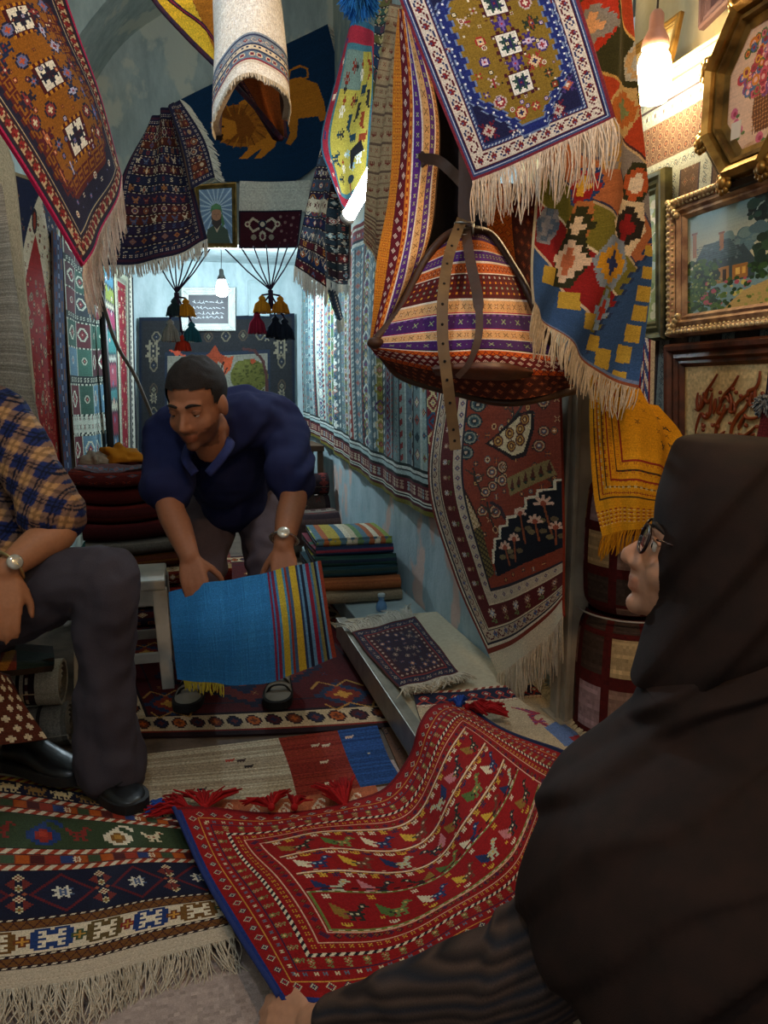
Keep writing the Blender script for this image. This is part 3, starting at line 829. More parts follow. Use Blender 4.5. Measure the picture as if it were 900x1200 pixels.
for x,y in((555,548),(570,590),(600,475),(645,555)): c.line([(x,y),(x+3,y+16),(x+8,y+28)],2,'#3a3028'); c.line([(x,y+8),(x-7,y+2)],2,'#4a3a2c'); c.line([(x+3,y+14),(x+11,y+8)],2,'#4a3a2c')
c.line([(545,455),(560,462),(575,450)],3,'#2d3634'); c.line([(585,505),(600,492),(612,478),(618,462)],3,'#2d3634'); c.line([(575,590),(586,596),(592,608)],4,'#3a2830')
c.poly([(567,519),(608,484),(629,480),(630,502),(620,534),(602,539)],'#241818'); c.poly([(571,518),(610,488),(626,484),(626,501),(617,529),(603,534)],'#d8c098')
for x,y in((582,516),(597,507),(612,502),(618,491),(600,522),(612,515)): gul(x,y,6.5,['#5a2a22','#b8843a','#5a2a22','#d8b070'])
c.poly([(594,561),(645,538),(652,556),(599,582)],'#8f7a4c'); 
for k in range(6): x=602+k*8.6; y=567-k*4.2; c.poly([(x-3,y+6),(x,y-7),(x+3,y+6)],'#5a2a1c'); c.disc(x,y+7,2,2,'#2f3a2a')
m=c.poly([(520,498),(515,535),(522,566),(547,630),(563,616),(545,575),(531,535)],'#0',True); IX,IY=np.meshgrid(np.arange(150),np.arange(330)); c.a[m]=np.where((((IX+IY)%5<1)|((IX-IY)%5<1))[...,None],lin('#a08058'),lin('#d2b990'))[m]
c.line([(531,533),(546,575),(564,617)],2,'#3a2018')
m=c.poly([(546,630),(563,617),(579,672),(560,690)],'#0',True); c.a[m]=np.where((((IX+IY)%4<1)|((IX-IY)%6<2))[...,None],lin('#3a3020'),lin('#7a6a3c'))[m]
bk=[(660,562),(640,574),(625,583),(613,597),(600,606),(590,617),(581,632),(577,645),(578,660),(582,676),(660,640)]
c.poly(bk,'#12141f'); st=[]
for (x0,y0),(x1,y1) in zip(bk[:8],bk[1:9]): st+=[(x0,y0),((x0+x1)/2,y0+1),((x0+x1)/2,y1-1)]
c.line(st,3,'#e6d8bc')
def bloom(x,y,r,stem):
    c.line([(x,y),(x+stem[0],y+stem[1])],2.2,'#8a4a2a'); c.disc(x+stem[0]*.5-6,y+stem[1]*.55,4,3,'#7a6a48'); c.disc(x+stem[0]*.6+6,y+stem[1]*.5,4,3,'#6a5a40')
    for k in range(5): th=math.pi*(k/4)+math.pi; c.line([(x,y),(x+r*math.cos(th),y+r*math.sin(th))],3.4,'#e0b8a0')
    c.disc(x,y,3,3,'#a8503a')
bloom(638,590,9,(8,36)); bloom(629,611,7,(4,22)); bloom(592,642,6,(6,20)); bloom(612,602,6,(6,34)); bloom(650,618,6,(0,20)); bloom(604,632,6,(2,26))
c.Y,c.X=np.mgrid[0:330,0:150]
# left and bottom borders
def lb(i,w,bg,m=None,p=None,st=10):
    i2,w2=i*1.6,w*1.6; mk=((c.X>=i)&(c.X<i+w)&(c.Y<E-i2))|((c.Y>=E-i2-w2)&(c.Y<E-i2)&(c.X>=i)); c.a[mk]=lin(bg)
    if m: c.colm(m,p,0,E-i2-w2,i+w/2,st); c.row(m,p,i,150,E-i2-w2/2,st*1.5,2 if w>7 else 1)
lb(0,3,'#7a2f22'); lb(3,2,'#d8cbb4'); lb(5,2,'#2a2630'); lb(7,8,'#b9a48c','vine',[R_('#5a2228 #4a5a80 #7a3a30')],13); lb(15,1,'#2a2630'); lb(16,1,'#d0bfa0')
lb(17,14,'#5a1f1e','flower',[R_('#c9b29a #8fa0b8 #e8d8c4 #6a7a4a'),R_('#8a5a4a #d8c0a0 #3a3a5a #8a7a4a')],14); lb(31,1,'#d0bfa0'); lb(32,7,'#c2ae96','dia5',[R_('#4a5a80 #7a3a30 #e0d0b4')],9); lb(39,2,'#2a2630')
c.rect(0,E,150,E+4,'#7a2f1c'); c.rect(0,E+4,150,330,'#d8c8ac'); c.bar(E+8,1,'#c2b08f','#d8c8ac',3)
o=sheet('wall_rug',ct,c,.007,'#6a4a3a','#7a2f22',wav=[(.006,1.5,.6,0)]); tag(o,'rust floral rug with long white fringe hanging low beside the grey post','rug')
fringe(o,o_g['wall_rug'][-1],A([.02,-.04,-1]),.115,170,'#e6d8c2',.0019,.2,.1,c2='#d2c0a4',out=(-.3,-.3,0))
# ================================================================ rugs deeper in the shop
def pr(name,rows,cv,label,cat='rug',th=.007,back='#4a3a30',rim=None,m=None,wav=None,**k):
    o=sheet(name,pxc(rows) if len(rows[0][0])==3 and not isinstance(rows[0][0],np.ndarray) else rows,cv,th,back,rim,m,None,wav,**k)
    if label: tag(o,label,cat)
    return o
# ---- lion rug in the lunette
y0=YL-.03
def pyc(rows,Y): return [[onY(x,y,Y) for x,y in r] for r in rows]
rows=[[(205,120),(265,90),(325,57),(384,28)],[(219,150),(280,130),(340,110),(398,92)],[(236,185),(290,176),(345,170),(398,150)],[(255,212),(300,213),(345,212),(388,180)]]
c=warp(Cv(190,180,'#0e2f4e'),rows)
LI='#b8721f'; LD='#7a4312'
c.poly([(318,98),(352,90),(372,98),(380,120),(372,136),(340,140),(300,150),(285,160),(280,120)],LI); c.poly([(366,108),(380,122),(383,140),(376,142),(372,130),(360,122)],LI)
c.poly([(368,125),(380,126),(379,140),(375,142)],LI); c.poly([(335,134),(350,134),(348,160),(341,170),(335,168),(340,156)],LI); c.poly([(300,150),(320,150),(314,170),(300,178),(290,186),(280,186),(290,176)],LI); c.poly([(318,148),(330,148),(322,172),(306,186),(298,186),(306,176)],LI)
c.disc(282,147,34,25,'#96591a'); c.poly([(252,140),(262,126),(284,126),(300,150),(290,168),(264,166),(250,158)],LD)
for k in range(26):
    th=k*2*math.pi/26; c.line([(282+20*math.cos(th),147+14*math.sin(th)),(282+35*math.cos(th+.12),147+26*math.sin(th+.12))],1.6,'#a8691c' if k%2 else '#6e3f14')
c.poly([(250,146),(262,138),(276,142),(278,156),(270,163),(258,162),(249,156)],LI); c.disc(261,148,1.8,1.5,'#20180e'); c.poly([(250,156),(262,157),(260,165),(254,164)],'#241408'); c.line([(250,152),(254,150)],1.5,'#241408')
c.line([(338,92),(340,82),(352,77),(360,80),(361,90),(352,94)],2.2,LI)
o=pr('lion_rug',pyc(rows,y0),c,'dark blue rug with an orange lion hanging in the vaulted lunette',wav=[(.004,2,.5,0)])
fringe(o,o_g['lion_rug'][:,-1],A([1,0,-.3]),.05,70,'#c9c0ac',.003,.3,.3); fringe(o,o_g['lion_rug'][:,0],A([-.8,0,-.35]),.05,70,'#c9c0ac',.003,.3,.3)
# ---- strip of white cloth and floral runner under it on the lintel
rows=[[(281,212),(320,213),(364,211)],[(280,247),(318,248),(360,248)]]
pr('lintel_cloth',pyc(rows,y0-.01),Cv(60,24,'#cfd0c4'),'plain off-white cloth strip pinned under the lion rug','cloth',m=COTTON)
c=Cv(90,52,'#3c1420'); 
for s in (-1,1):
    c.line([(34+s*4,16),(34+s*14,10),(34+s*22,18),(34+s*14,28),(34+s*6,24)],3,'#b9ae98'); c.disc(34+s*22,18,4,4,'#c9bda4'); c.disc(34+s*22,18,2,2,'#5a2030'); c.disc(34+s*13,36,4,4,'#8f8676')
c.disc(34,18,6,6,'#1d2438'); c.disc(34,18,3.4,3.4,'#c9bda4'); c.disc(34,34,5,7,'#b9ae98'); c.disc(34,35,2.5,4,'#5a2030'); c.scatter(['ros5','x3'],[R_('#6a3040 #8a7a70 #3c1420')],16,60,6,88,46,1,7); c.ringf(0,2,'#1d1a2a')
rows=[[(280,247),(316,247),(354,246)],[(280,291),(316,291),(349,290)]]
pr('lintel_runner',pyc(rows,y0-.02),c,'dark maroon floral runner strip along the lintel edge')
# ---- portrait of a bearded man in a green turban, in its frame
def frame(name,corners,depth,wd,m,label,picture,cat='picture',mname='frame',inner=None,ornate=0,m2=None,group=None):
    """corners: TL,TR,BR,BL world points of the outer edge; a moulded frame with mitred sides and the picture inside"""
    Q=[A(q,float) for q in corners]; cen=sum(Q)/4; ux=(Q[1]-Q[0]); ux/=np.linalg.norm(ux); uy=(Q[0]-Q[3]); uy/=np.linalg.norm(uy); n=np.cross(ux,uy)
    if n@(CAM-cen)<0: n=-n
    root=empty(name,cen,label,cat,group); N=len(Q)
    prof=[(0,0),(0,depth*.7),(wd*.12,depth),(wd*.3,depth*.95),(wd*.4,depth*.62),(wd*.62,depth*.78),(wd*.74,depth*.55),(wd*.86,depth*.6),(wd*1.0,depth*.35),(wd*1.0,0)]
    mb=MB(); V=[];F=[]
    for i in range(N):
        a=Q[i]; p=Q[i-1]-a; q=Q[(i+1)%N]-a; p/=np.linalg.norm(p); q/=np.linalg.norm(q); bis=p+q; s=np.linalg.norm(np.cross(p,q)); bis=bis/(s+1e-9)
        for w_,d_ in prof: V.append(a+bis*w_+n*d_)
    k=len(prof)
    for i in range(N):
        for j in range(k): F.append((i*k+j,i*k+(j+1)%k,((i+1)%N)*k+(j+1)%k,((i+1)%N)*k+j))
    mb.add(V,F); mb.build('moulding',m,root,smooth=False)
    if ornate:
        ob=MB(); r=wd*.115
        for i in range(N):
            a,b=Q[i],Q[(i+1)%N]; L=np.linalg.norm(b-a); t=(b-a)/L; inn=np.cross(n,t); 
            if inn@(cen-a)<0: inn=-inn
            for s in np.arange(r*2,L-r*2,r*ornate):
                ob.ell(a+t*s+inn*wd*.2+n*depth*.95,(r,r,r*.9),nu=7,nv=5); ob.ell(a+t*(s+r)+inn*wd*.36+n*depth*.8,(r*.7,r*.7,r*.7),nu=6,nv=4)
            for k2 in range(5): ob.ell(a+inn*wd*(.15+.17*k2)+t*wd*(.15+.17*k2)+n*depth*.9,(r*1.35,r*1.35,r*1.2),nu=8,nv=5)
        ob.build('carved_ornament',m2 or m,root)
    # inner opening
    I=[]
    for i in range(N):
        a=Q[i]; p=Q[i-1]-a; q=Q[(i+1)%N]-a; p/=np.linalg.norm(p); q/=np.linalg.norm(q); s=np.linalg.norm(np.cross(p,q)); I.append(a+(p+q)/s*wd*.96+n*depth*.3)
    if picture is not None and N==4: sheet('picture',[[I[0],I[1]],[I[3],I[2]]],picture,.004,'#3a2a1e',None,PAINT,root,jit=.03)
    return root,I,n,ux,uy
GILT=mat('old_gilt','#b08a45',.38,.75,70,.4,.3,'#6e5020',20); GILTD=mat('dark_gilt','#8a7440',.4,.7,70,.4,.3,'#4e4020',20)
SILV=mat('white_carved','#cfd4cc',.5,.0,60,.5,.2)
c=Cv(90,130,'#6f93b8')
for k in range(40):
    th=k*2*math.pi/40; c.line([(45,45),(45+120*math.cos(th),45+120*math.sin(th))],3 if k%2 else 1,'#b9d3e4' if k%2 else '#4a6a96')
c.poly([(12,130),(18,96),(36,86),(58,86),(76,98),(82,130)],'#2f4a3a'); c.poly([(36,86),(45,104),(56,86)],'#c8b89a'); c.disc(45,62,14,18,'#b07a58'); c.poly([(30,62),(32,84),(45,96),(58,84),(60,62),(55,72),(45,76),(35,72)],'#2a1a14'); c.poly([(28,56),(32,40),(45,34),(58,40),(62,56),(54,50),(45,48),(36,50)],'#3f7a4a'); c.disc(45,42,12,6,'#4f8a55'); c.poly([(60,52),(68,84),(60,92),(58,70)],'#3f7a4a'); c.line([(38,60),(42,60)],1.5,'#1d120c'); c.line([(48,60),(52,60)],1.5,'#1d120c'); c.line([(45,60),(44,68)],1.2,'#7a4a34')
frame('framed_portrait',[onY(x,y,y0-.06) for x,y in((227,217),(277,214),(278,291),(231,291))],.02,.028,GILTD,'framed bust portrait of a bearded man in a green turban under the lion rug',c)
# ---- dark rugs hanging at the left of the lintel
def stripechart(w,h,seed,cols,mots,bg='#241826',bd=None):
    r=random.Random(seed); c=Cv(w,h,bg); y=0
    while y<h:
        hh=r.choice([9,11,13,15]); b=r.choice(cols); c.rect(0,y,w,y+hh,b); c.rect(0,y,w,y+1,'#120e18'); c.bar(y+1,1,'#b8a890','#2a1a20',3)
        p=[R_(' '.join(r.choice(mots) for _ in range(3))) for _ in range(3)]; c.row(r.choice(['dia','star','hook','step','cross','S','ros','bird2']),p,0,w,y+hh/2+1,r.choice([11,13,16])); y+=hh
    if bd:
        for i,cc in enumerate(bd): c.ringf(i*3,3,cc)
        c.border(len(bd)*3,7,'#1f1f38','x3',[R_('#c9bfa8 #7a3030')],6)
    return c
c=stripechart(110,180,5,['#241c34','#3a1a26','#1c2038','#4a2018'],['#a89a84','#6a2a2a','#8a5a34','#3a4a6a','#c2b49a'],bd=['#1a1a30','#3c2030'])
rows=[[(178,140,3.45),(188,130,3.42),(198,122,3.40)],[(142,215,3.45),(188,216,3.40),(226,216,3.36)],[(127,312,3.45),(188,304,3.40),(244,281,3.36)]]
o=pr('striped_rug',rows,c,'dark striped tribal rug with white end fringe hanging below the arch at left',wav=[(.012,2,.3,0)])
fringe(o,o_g['striped_rug'][-1],A([.05,-.1,-1]),.06,120,'#cfcabc',.003,.25,.1)
c=stripechart(44,120,9,['#241c34','#3a1a26','#4a2018'],['#a89a84','#6a2a2a','#8a5a34'],bd=['#1a1a30'])
rows=[[(197,124,3.32),(204,120,3.36),(211,117,3.40)],[(212,172,3.28),(225,167,3.34),(238,164,3.40)],[(224,222,3.26),(238,214,3.34),(252,208,3.40)]]
o=pr('narrow_rug',rows,c,'narrow dark rug with a pale fringed side beside the lion rug',wav=[(.008,1,.5,0)])
fringe(o,o_g['narrow_rug'][:,-1],A([1,.1,-.4]),.05,80,'#b9b5a6',.003,.3,.2)
# ---- rug rolled over at the top, bright reverse side outward
c=Cv(120,150,'#f2efe6')
for x in range(0,120,2): c.vbar(x,1,'#e6e0d4','#f4f1e8',7,x%7)
y=104; 
for h,cc in((2,'#8a9aa8'),(2,'#2f3a5a'),(8,'#7f8fa0'),(2,'#2f3a5a'),(5,'#d8cdb4'),(2,'#2f3a5a'),(8,'#6a7f96'),(2,'#8a3040'),(3,'#d8d0c0')): c.rect(0,y,120,y+h,cc); y+=h
c.row('vine',[R_('#c9b8a8 #8a3a44 #d8cdb4')],0,120,112,12); c.row('dot2',[R_('#2f3a5a')],0,120,120,5); c.row('ros5',[R_('#d8cdb4 #8a3040 #2f3a5a')],0,120,129,7)
ax0,ax1=P(285,-60,1.25),P(292,92,1.18); axd=(ax1-ax0)/np.linalg.norm(ax1-ax0); rx=np.cross(axd,_F); rx/=np.linalg.norm(rx); ry=np.cross(axd,rx); 
if rx@_R<0: rx=-rx
if ry@_F>0: ry=-ry          # ry points to the viewer
def roll(turn0,turn1,n,r0,r1,zs,tilt=.0):
    out=[]
    for s in zs:
        row=[]
        for t in np.linspace(turn0,turn1,n):
            r=r0+(r1-r0)*(t-turn0)/(turn1-turn0); r=r*(1-.12*(1-s)); cen=ax0+(ax1-ax0)*s
            row.append(cen+(rx*math.cos(t)+ry*math.sin(t))*r+axd*(tilt*(1-math.cos(t))*-.5))
        out.append(row)
    return out
ct=roll(math.pi*1.02,-.55,9,.058,.064,(0,.35,.7,1.0),-.10)
ct=[[p+axd*.055*max(0,math.cos(math.pi*1.02+(-.55-math.pi*1.02)*j/8))*s for j,p in enumerate(r)] for r,s in zip(ct,(0,.35,.7,1.))]
o=pr('rolled_rug',ct,c,'rolled rug with its bright pale reverse outward hanging under the vault','rug',.010,'#4a2a1e','#b9a890',wav=[(.0015,3,1,0)],m=FLAT)
rg=o_g['rolled_rug']; fringe(o,rg[-1],axd,.012,150,'#d8cdb8',.0013,.4,0)
c=Cv(60,90,'#7a3c14'); c.ringf(0,8,'#34142a').border(2,5,'#3a1a3a','x3',[R_('#b07a4a #8a3040')],5); c.rect(30,0,60,90,'#8a4a1c')
rows=[[(262,78,1.30),(295,60,1.30),(328,70,1.27)],[(283,100,1.27),(306,105,1.29),(331,112,1.25)],[(322,160,1.22),(327,162,1.23),(333,160,1.21)]]
sheet('rolled_corner',pxc(rows),c,.006,'#5a3018','#2a1424',WOOL,o)
c=Cv(70,80,'#e8bb34'); c.rect(0,0,70,80,'#e6b830'); c.rect(48,0,70,80,'#b06a1c'); c.vbar(47,1,'#7a3a1c','#d9b04a',3)
for k in range(3): c.set(abs((c.Y-c.X*1.05)-(8-k*3))<1.6,['#2a1424','#8a2a3a','#2a2040'][k])
rows=[[(150,-60,1.34),(200,-60,1.32),(258,-60,1.30)],[(176,-4,1.33),(210,-4,1.31),(254,-6,1.29)],[(214,38,1.32),(232,32,1.31),(253,28,1.29)],[(252,76,1.30),(254,70,1.30),(256,62,1.29)]]
sheet('field_fold',pxc(rows),c,.006,'#8a5a2a','#34142a',WOOL,o)
mb=MB(); mb.tube(cr([P(150,-62,1.335),P(178,-4,1.325),P(216,40,1.315),P(254,78,1.295),P(296,122,1.25),P(330,163,1.215)],30),.0045,6); mb.build('edge_binding',colmat('binding',.9,300,.3,.2) if 0 else mat('dark_binding','#4a1a2c',.9,0,300,.4,.4,'#1c1a34',120),o)
# ---- rugs hanging on the right beyond the bag
c=Cv(110,150,'#b3a548'); c.ringf(0,4,'#2f5f78'); c.ringf(4,11,'#98283a'); c.ringf(15,4,'#3f6f7c'); c.set((c.X<60)&(c.Y<44)&(c.X>18)&(c.Y>18),'#6f857c')
c.scatter(['person','sheep','person','bird2','sheep'],[R_('#2a2a2a #7a2a20'),R_('#8a3a20 #e0d8c8'),R_('#1d3a4a #2a2a2a'),R_('#d8e0e0 #8ab0c0')],20,26,28,86,118,2,15)
c.poly([(60,92),(80,84),(86,94),(70,100),(64,112),(60,110)],'#1d1c20'); c.rect(58,122,61,134,'#8a2a2a'); c.disc(60,120,9,4,'#22303a'); c.scatter(['person','sheep'],[R_('#e8d8c0 #2a3a6a'),R_('#2a3a6a #e0c0a0')],9,8,10,14,140,1,14)
rows=[[(410,28,2.72),(424,22,2.70),(440,34,2.66)],[(394,95,2.72),(420,92,2.66),(446,96,2.62)],[(378,165,2.70),(408,155,2.64),(446,150,2.60)],[(388,205,2.68),(408,200,2.64),(442,196,2.60)],[(402,243,2.64),(412,254,2.62),(430,222,2.60)]]
pr('pictorial_rug',rows,c,'yellow picture rug with tiny figures and red border hanging at the right of the lion',wav=[(.01,1.3,.4,0)])
c=stripechart(70,150,21,['#1f2a4a','#3a2a1c','#4a1c28','#2a2038','#3f4a5a'],['#c9bfa8','#8a2a2a','#b07a34','#4a6a8a','#d8cdb4'])
c.rect(0,70,70,84,'#cabfa6'); c.row('star',[R_('#5a1c22 #cabfa6 #8a2a2a')],0,70,77,14); c.zig(110,3,7,2,'#c9bfa8'); c.zig(128,3,7,2,'#a89a84'); c.ringf(0,2,'#2a1a20')
rows=[[(378,165,3.00),(392,160,2.96),(406,178,2.92)],[(362,240,3.00),(376,238,2.95),(390,245,2.92)],[(347,313,3.00),(364,324,2.96),(383,338,2.92)]]
o=pr('striped_runner',rows,c,'dark runner with blue and brown panels and white fringe hanging before the wall kilim',wav=[(.012,1.6,.3,0)])
fringe(o,o_g['striped_runner'][-1],A([-.1,0,-1]),.06,60,'#d8d2c4',.003,.3,.2)
c=stripechart(46,170,33,['#2a1a20','#1f2a30','#3f1c20','#22303a'],['#a8b0a8','#6a8a90','#8a3a34','#c9c4b4']); c.ringf(0,2,'#39424a')
rows=[[(392,196,2.84),(402,192,2.80),(412,205,2.76)],[(384,262,2.84),(398,262,2.78),(411,262,2.76)],[(386,328,2.82),(400,334,2.78),(412,328,2.76)]]
o=pr('patterned_rug',rows,c,'small dark patterned rug with short fringe between the runner and the tube lamp',wav=[(.014,2,.3,0)])
fringe(o,o_g['patterned_rug'][-1],A([0,0,-1]),.035,50,'#b9bdb4',.003,.3,.2)
c=Cv(20,90,'#39485a'); c.vbar(3,2,'#a8b0a8','#39485a',4); c.vbar(14,2,'#c9c4b4','#39485a',3); rows=[[(380,318,2.88),(384,322,2.86),(388,318,2.86)],[(386,350,2.88),(391,352,2.86),(396,346,2.86)],[(395,374,2.88),(399,376,2.86),(402,372,2.86)]]
o=pr('hanging_strip',rows,c,'thin blue-grey woven strip dangling in front of the wall kilim','woven strip'); fringe(o,o_g['hanging_strip'][-1],A([.1,0,-1]),.04,20,'#b9bdb4',.0028,.3,.2)
# navy and tan strip beside the beige kilim, near the top
c=stripechart(24,120,41,['#1f3a5a','#2a3a4a','#5a5a34','#2a4a44'],['#8a8a5a','#b0a070','#6a3040']); rows=[[(440,-10,2.30),(450,-10,2.28),(458,-8,2.26)],[(438,60,2.30),(446,64,2.28),(455,50,2.26)],[(436,150,2.30),(442,170,2.28),(450,160,2.26)]]
pr('blue_kilim',rows,c,'slim blue and olive kilim hanging just left of the beige kilim','kilim')
# ---- plastered grey sheet end and loose pale fringe by the lion rug's right side
# ---- pom-pom
def pompom(name,cen,r,col,label,n=420,cat='pom-pom',group=None):
    root=empty(name,cen,label,cat,group); mb=MB(); mb.ell(cen,(r*.6,)*3,lin(col)*.7)
    for k in range(n):
        d=RNG.standard_normal(3); d/=np.linalg.norm(d); L=r*random.uniform(.85,1.1); p=A(cen)+d*L; mb.tube([A(cen)+d*r*.3,(A(cen)+d*r*.7+A([0,0,.06*r])),p-A([0,0,r*.15])],[.0022,.002,.0012],3,lin(col)*random.uniform(.7,1.25),cap=False)
    mb.build('yarn_ball',COTTON,root); t=MB(); t.tube([A(cen),A(cen)+A([.005,0,.15]),A(cen)+A([0,.0,.5])],.002,5); t.build('string',mat('purple_cord','#33203a',.9),root); return root
pompom('pom_pom',P(421,-4,1.9),.055,'#2f7fc8','fluffy bright blue yarn pom-pom hanging at the top above the pictorial rug')
# ================================================================ left wall, back wall
def lw(px,py,off=.06):
    """point on the plane of the left wall's hangings"""
    r=ray(px,py); n=A([1,-.0839,0]); n/=np.linalg.norm(n); p0=A([-.385+off,YB,0]); t=((p0-CAM)@n)/(r@n); q=CAM+r*t; return q if 0<q[1]<YB-.05-off else onY(px,py,YB-.05-off)
# taupe cloth roll edge at the far left
c=Cv(60,200,'#8a7f70')
for y in range(0,200,2): c.rect(0,y,60,y+1,random.choice(['#7d7264','#968a7a','#857a6c','#a09484']))
rows=[[(-40,215,2.35),(-10,215,2.40),(2,215,2.44)],[(-40,300,2.35),(-5,300,2.40),(12,300,2.44)],[(-40,400,2.35),(5,400,2.40),(30,400,2.44)],[(-40,510,2.35),(14,520,2.40),(50,525,2.44)]]
pr('taupe_rug',rows,c,'plain taupe hand-woven rug hanging behind the seated man','rug',.02,'#9a8f80','#9a8f80',wav=[(.01,1,1,0)])
rows=[[(-40,140,2.55),(-2,150,2.55),(14,190,2.55)],[(-40,260,2.55),(0,260,2.55),(22,260,2.55)],[(-40,420,2.55),(5,430,2.55),(40,470,2.55)]]
c=Cv(50,140,'#bfb094'); c.vbar(30,1,'#a89a80','#bfb094',5); pr('cream_rug',rows,c,'cream rug edge hanging between the taupe rug and the red vase rug',th=.015,back='#a89a80')
# red-centred vase rug
rows=[[(14,200),(50,215),(70,245)],[(22,280),(48,290),(68,300)],[(26,400),(50,405),(70,410)],[(40,560),(58,560),(74,560)]]
c=Cv(100,280,'#1d2440'); c.ringf(0,5,'#8a7a5c'); c.ringf(5,2,'#2a2030')
c.set((c.X-50+ (c.Y-40)*-.0)*0+abs(c.X-45)*1.0<(c.Y-15)*.42,'#c9c0a8'); c.scatter(['leaf','ros5','x3'],[R_('#6a6a4a #8a3a34 #2a3a4a'),R_('#3a4a5a #8a3a34 #c0a070')],120,4,30,96,250,1,6)
c.set((abs(c.X-36)<(c.Y-80)*.46)&(c.Y<300),'#932626'); c.scatter(['flower','leaf','ros5','ros','boteh'],[R_('#5a1a20 #c08a6a #d8c4a0 #6a5a3a'),R_('#8a8a70 #6a2a2a #c9b090 #3a4a5a'),R_('#c0705a #3a1a20 #d8c0a0 #2a3a4a')],90,14,130,80,278,1,8)
c.scatter(['flower','ros','leaf'],[R_('#7a8a9a #c9b090 #8a3a34 #5a6a4a')],20,66,10,96,130,1,9); c.disc(34,62,6,18,'#2a2028'); c.disc(34,62,3,12,'#8a3a2a')
pr('vase_rug',[[lw(x,y,.10) for x,y in r] for r in rows],c,'fine rug with a red centre and cream ground hanging on the left wall','rug',face=(1,0,0))
# narrow dark blue border rug, green patchwork kilim, colourful runner, red medallion rug, checked strip
def lk(name,rows,c,label,cat='kilim',off=.06,**k): return pr(name,[[lw(x,y,off) for x,y in r] for r in rows],c,label,cat,face=(1,-.2,0),**k)
c=Cv(26,200,'#2c3a5e'); c.vbar(4,4,'#5a2a30','#2c3a5e',6); c.vbar(12,3,'#7a8aa8','#2a2030',4); c.vbar(19,4,'#6a4a3a','#2c3a5e',9)
lk('blue_runner',[[(62,270),(73,280)],[(66,420),(77,420)],[(78,580),(86,580)]],c,'slim navy runner hanging between the red rug and the green kilim','runner',.12)
c=Cv(130,300,'#3a5a4e'); r=random.Random(5); y=0
while y<300:
    k=r.choice(['m','p','p','s'])
    if k=='m':
        c.rect(0,y,130,y+22,'#b8bfb0'); c.tile('leaf',[R_('#2a3a3a #8a3a34'),R_('#3a5a4a #2a2a3a'),R_('#7a2a2a #3a4a4a')],0,y,130,y+22,9,9); c.bar(y,2,'#22302e','#d0d4c4',5,1); c.bar(y+20,2,'#22302e','#d0d4c4',5,1); y+=22
    elif k=='s': c.rect(0,y,130,y+9,'#22302e'); c.row('S',[R_('#c9cdb8')],0,130,y+4,7); y+=9
    else:
        for i in range(4):
            b=r.choice(['#5a1c24','#2f5648','#5a7f92','#26323a','#3a6a5a','#4a2a30']); c.rect(i*33,y,i*33+33,y+34,b); c.stamp('step',R_('#c9cdb8 #8a2a30 #d8d4c0'),i*33+16,y+17,2 if r.random()<.6 else 1); c.rect(i*33,y,i*33+2,y+34,'#a8b0a0')
        c.bar(y,2,'#c9cdb8','#22302e',4); y+=34
lk('patchwork_kilim',[[(72,265),(100,290),(122,305)],[(77,400),(104,405),(124,405)],[(88,560),(112,556),(130,552)]],c,'green patchwork kilim with white latch motifs hanging on the left wall','kilim',.06,wav=[(.01,2,.4,0)])
c=Cv(50,200,'#4a8a94')
for i,(y,cc) in enumerate([(0,'#3f6678'),(22,'#6a7436'),(40,'#96927f'),(48,'#7a3048'),(70,'#346a68'),(96,'#96968a'),(104,'#843e4a'),(128,'#3c6c6c'),(140,'#96927f'),(150,'#702834'),(172,'#466070'),(190,'#70324a')]): c.rect(0,y,50,200,cc); c.zig(y,2,8,2,'#2a2a34')
c.scatter(['tri','dia'],[R_('#b8503a #d8c0a0 #3a3a5a'),R_('#3a6a8a #d8c0a0 #8a3a4a')],20,4,6,46,196,1,12)
lk('bright_runner',[[(117,300),(132,318)],[(122,420),(136,420)],[(128,548),(140,545)]],c,'turquoise and pink banded runner hanging on the left wall','runner',.05)
c=Cv(60,200,'#7a1f2a'); c.ringf(0,6,'#a8a890'); c.border(6,7,'#8a8a78','x3',[R_('#2a3a34 #7a2a30')],6); c.scatter(['flower','ros','boteh','leaf'],[R_('#c9a080 #2a3a34 #e0d0b0 #5a7a5a'),R_('#3a4a44 #c08070 #e0d0b0 #8a8a5a')],34,15,15,45,185,1,9)
lk('red_rug',[[(133,312),(150,325)],[(138,420),(151,420)],[(142,545),(153,540)]],c,'red floral rug with pale border near the back left corner','rug',.035)
c=Cv(20,200,'#c9c4b4'); c.rect(0,0,5,200,'#2a2c34'); c.rect(15,0,20,200,'#2a2c34'); c.colm('tri',[R_('#1d1d24')],0,200,10,6,1,0)
lk('checked_strip',[[(149,318),(156,325)],[(151,420),(158,420)],[(153,540),(161,536)]],c,'black and white checked strip at the back left corner','woven strip',.03)
# leaning wooden stick and dark iron post of the left wall
mb=MB(); mb.tube(cr([P(112,325,4.0),P(135,400,4.15),P(158,440,4.3),P(183,500,4.45)],14),[.011]*14,8); q=tag(mb.build('wooden_stick',mat('grey_wood','#5e5348',.8,0,60,.5,.3)),'long bare wooden stick leaning against the left wall rugs','stick')
a,b=lw(131,545,.09),lw(131,300,.09); mb=MB(); mb.tube([A([a[0],a[1],0]),A([a[0],a[1],1.95])],.022,6); struct(mb.build('trim_1',mat('black_iron','#18181a',.5)))
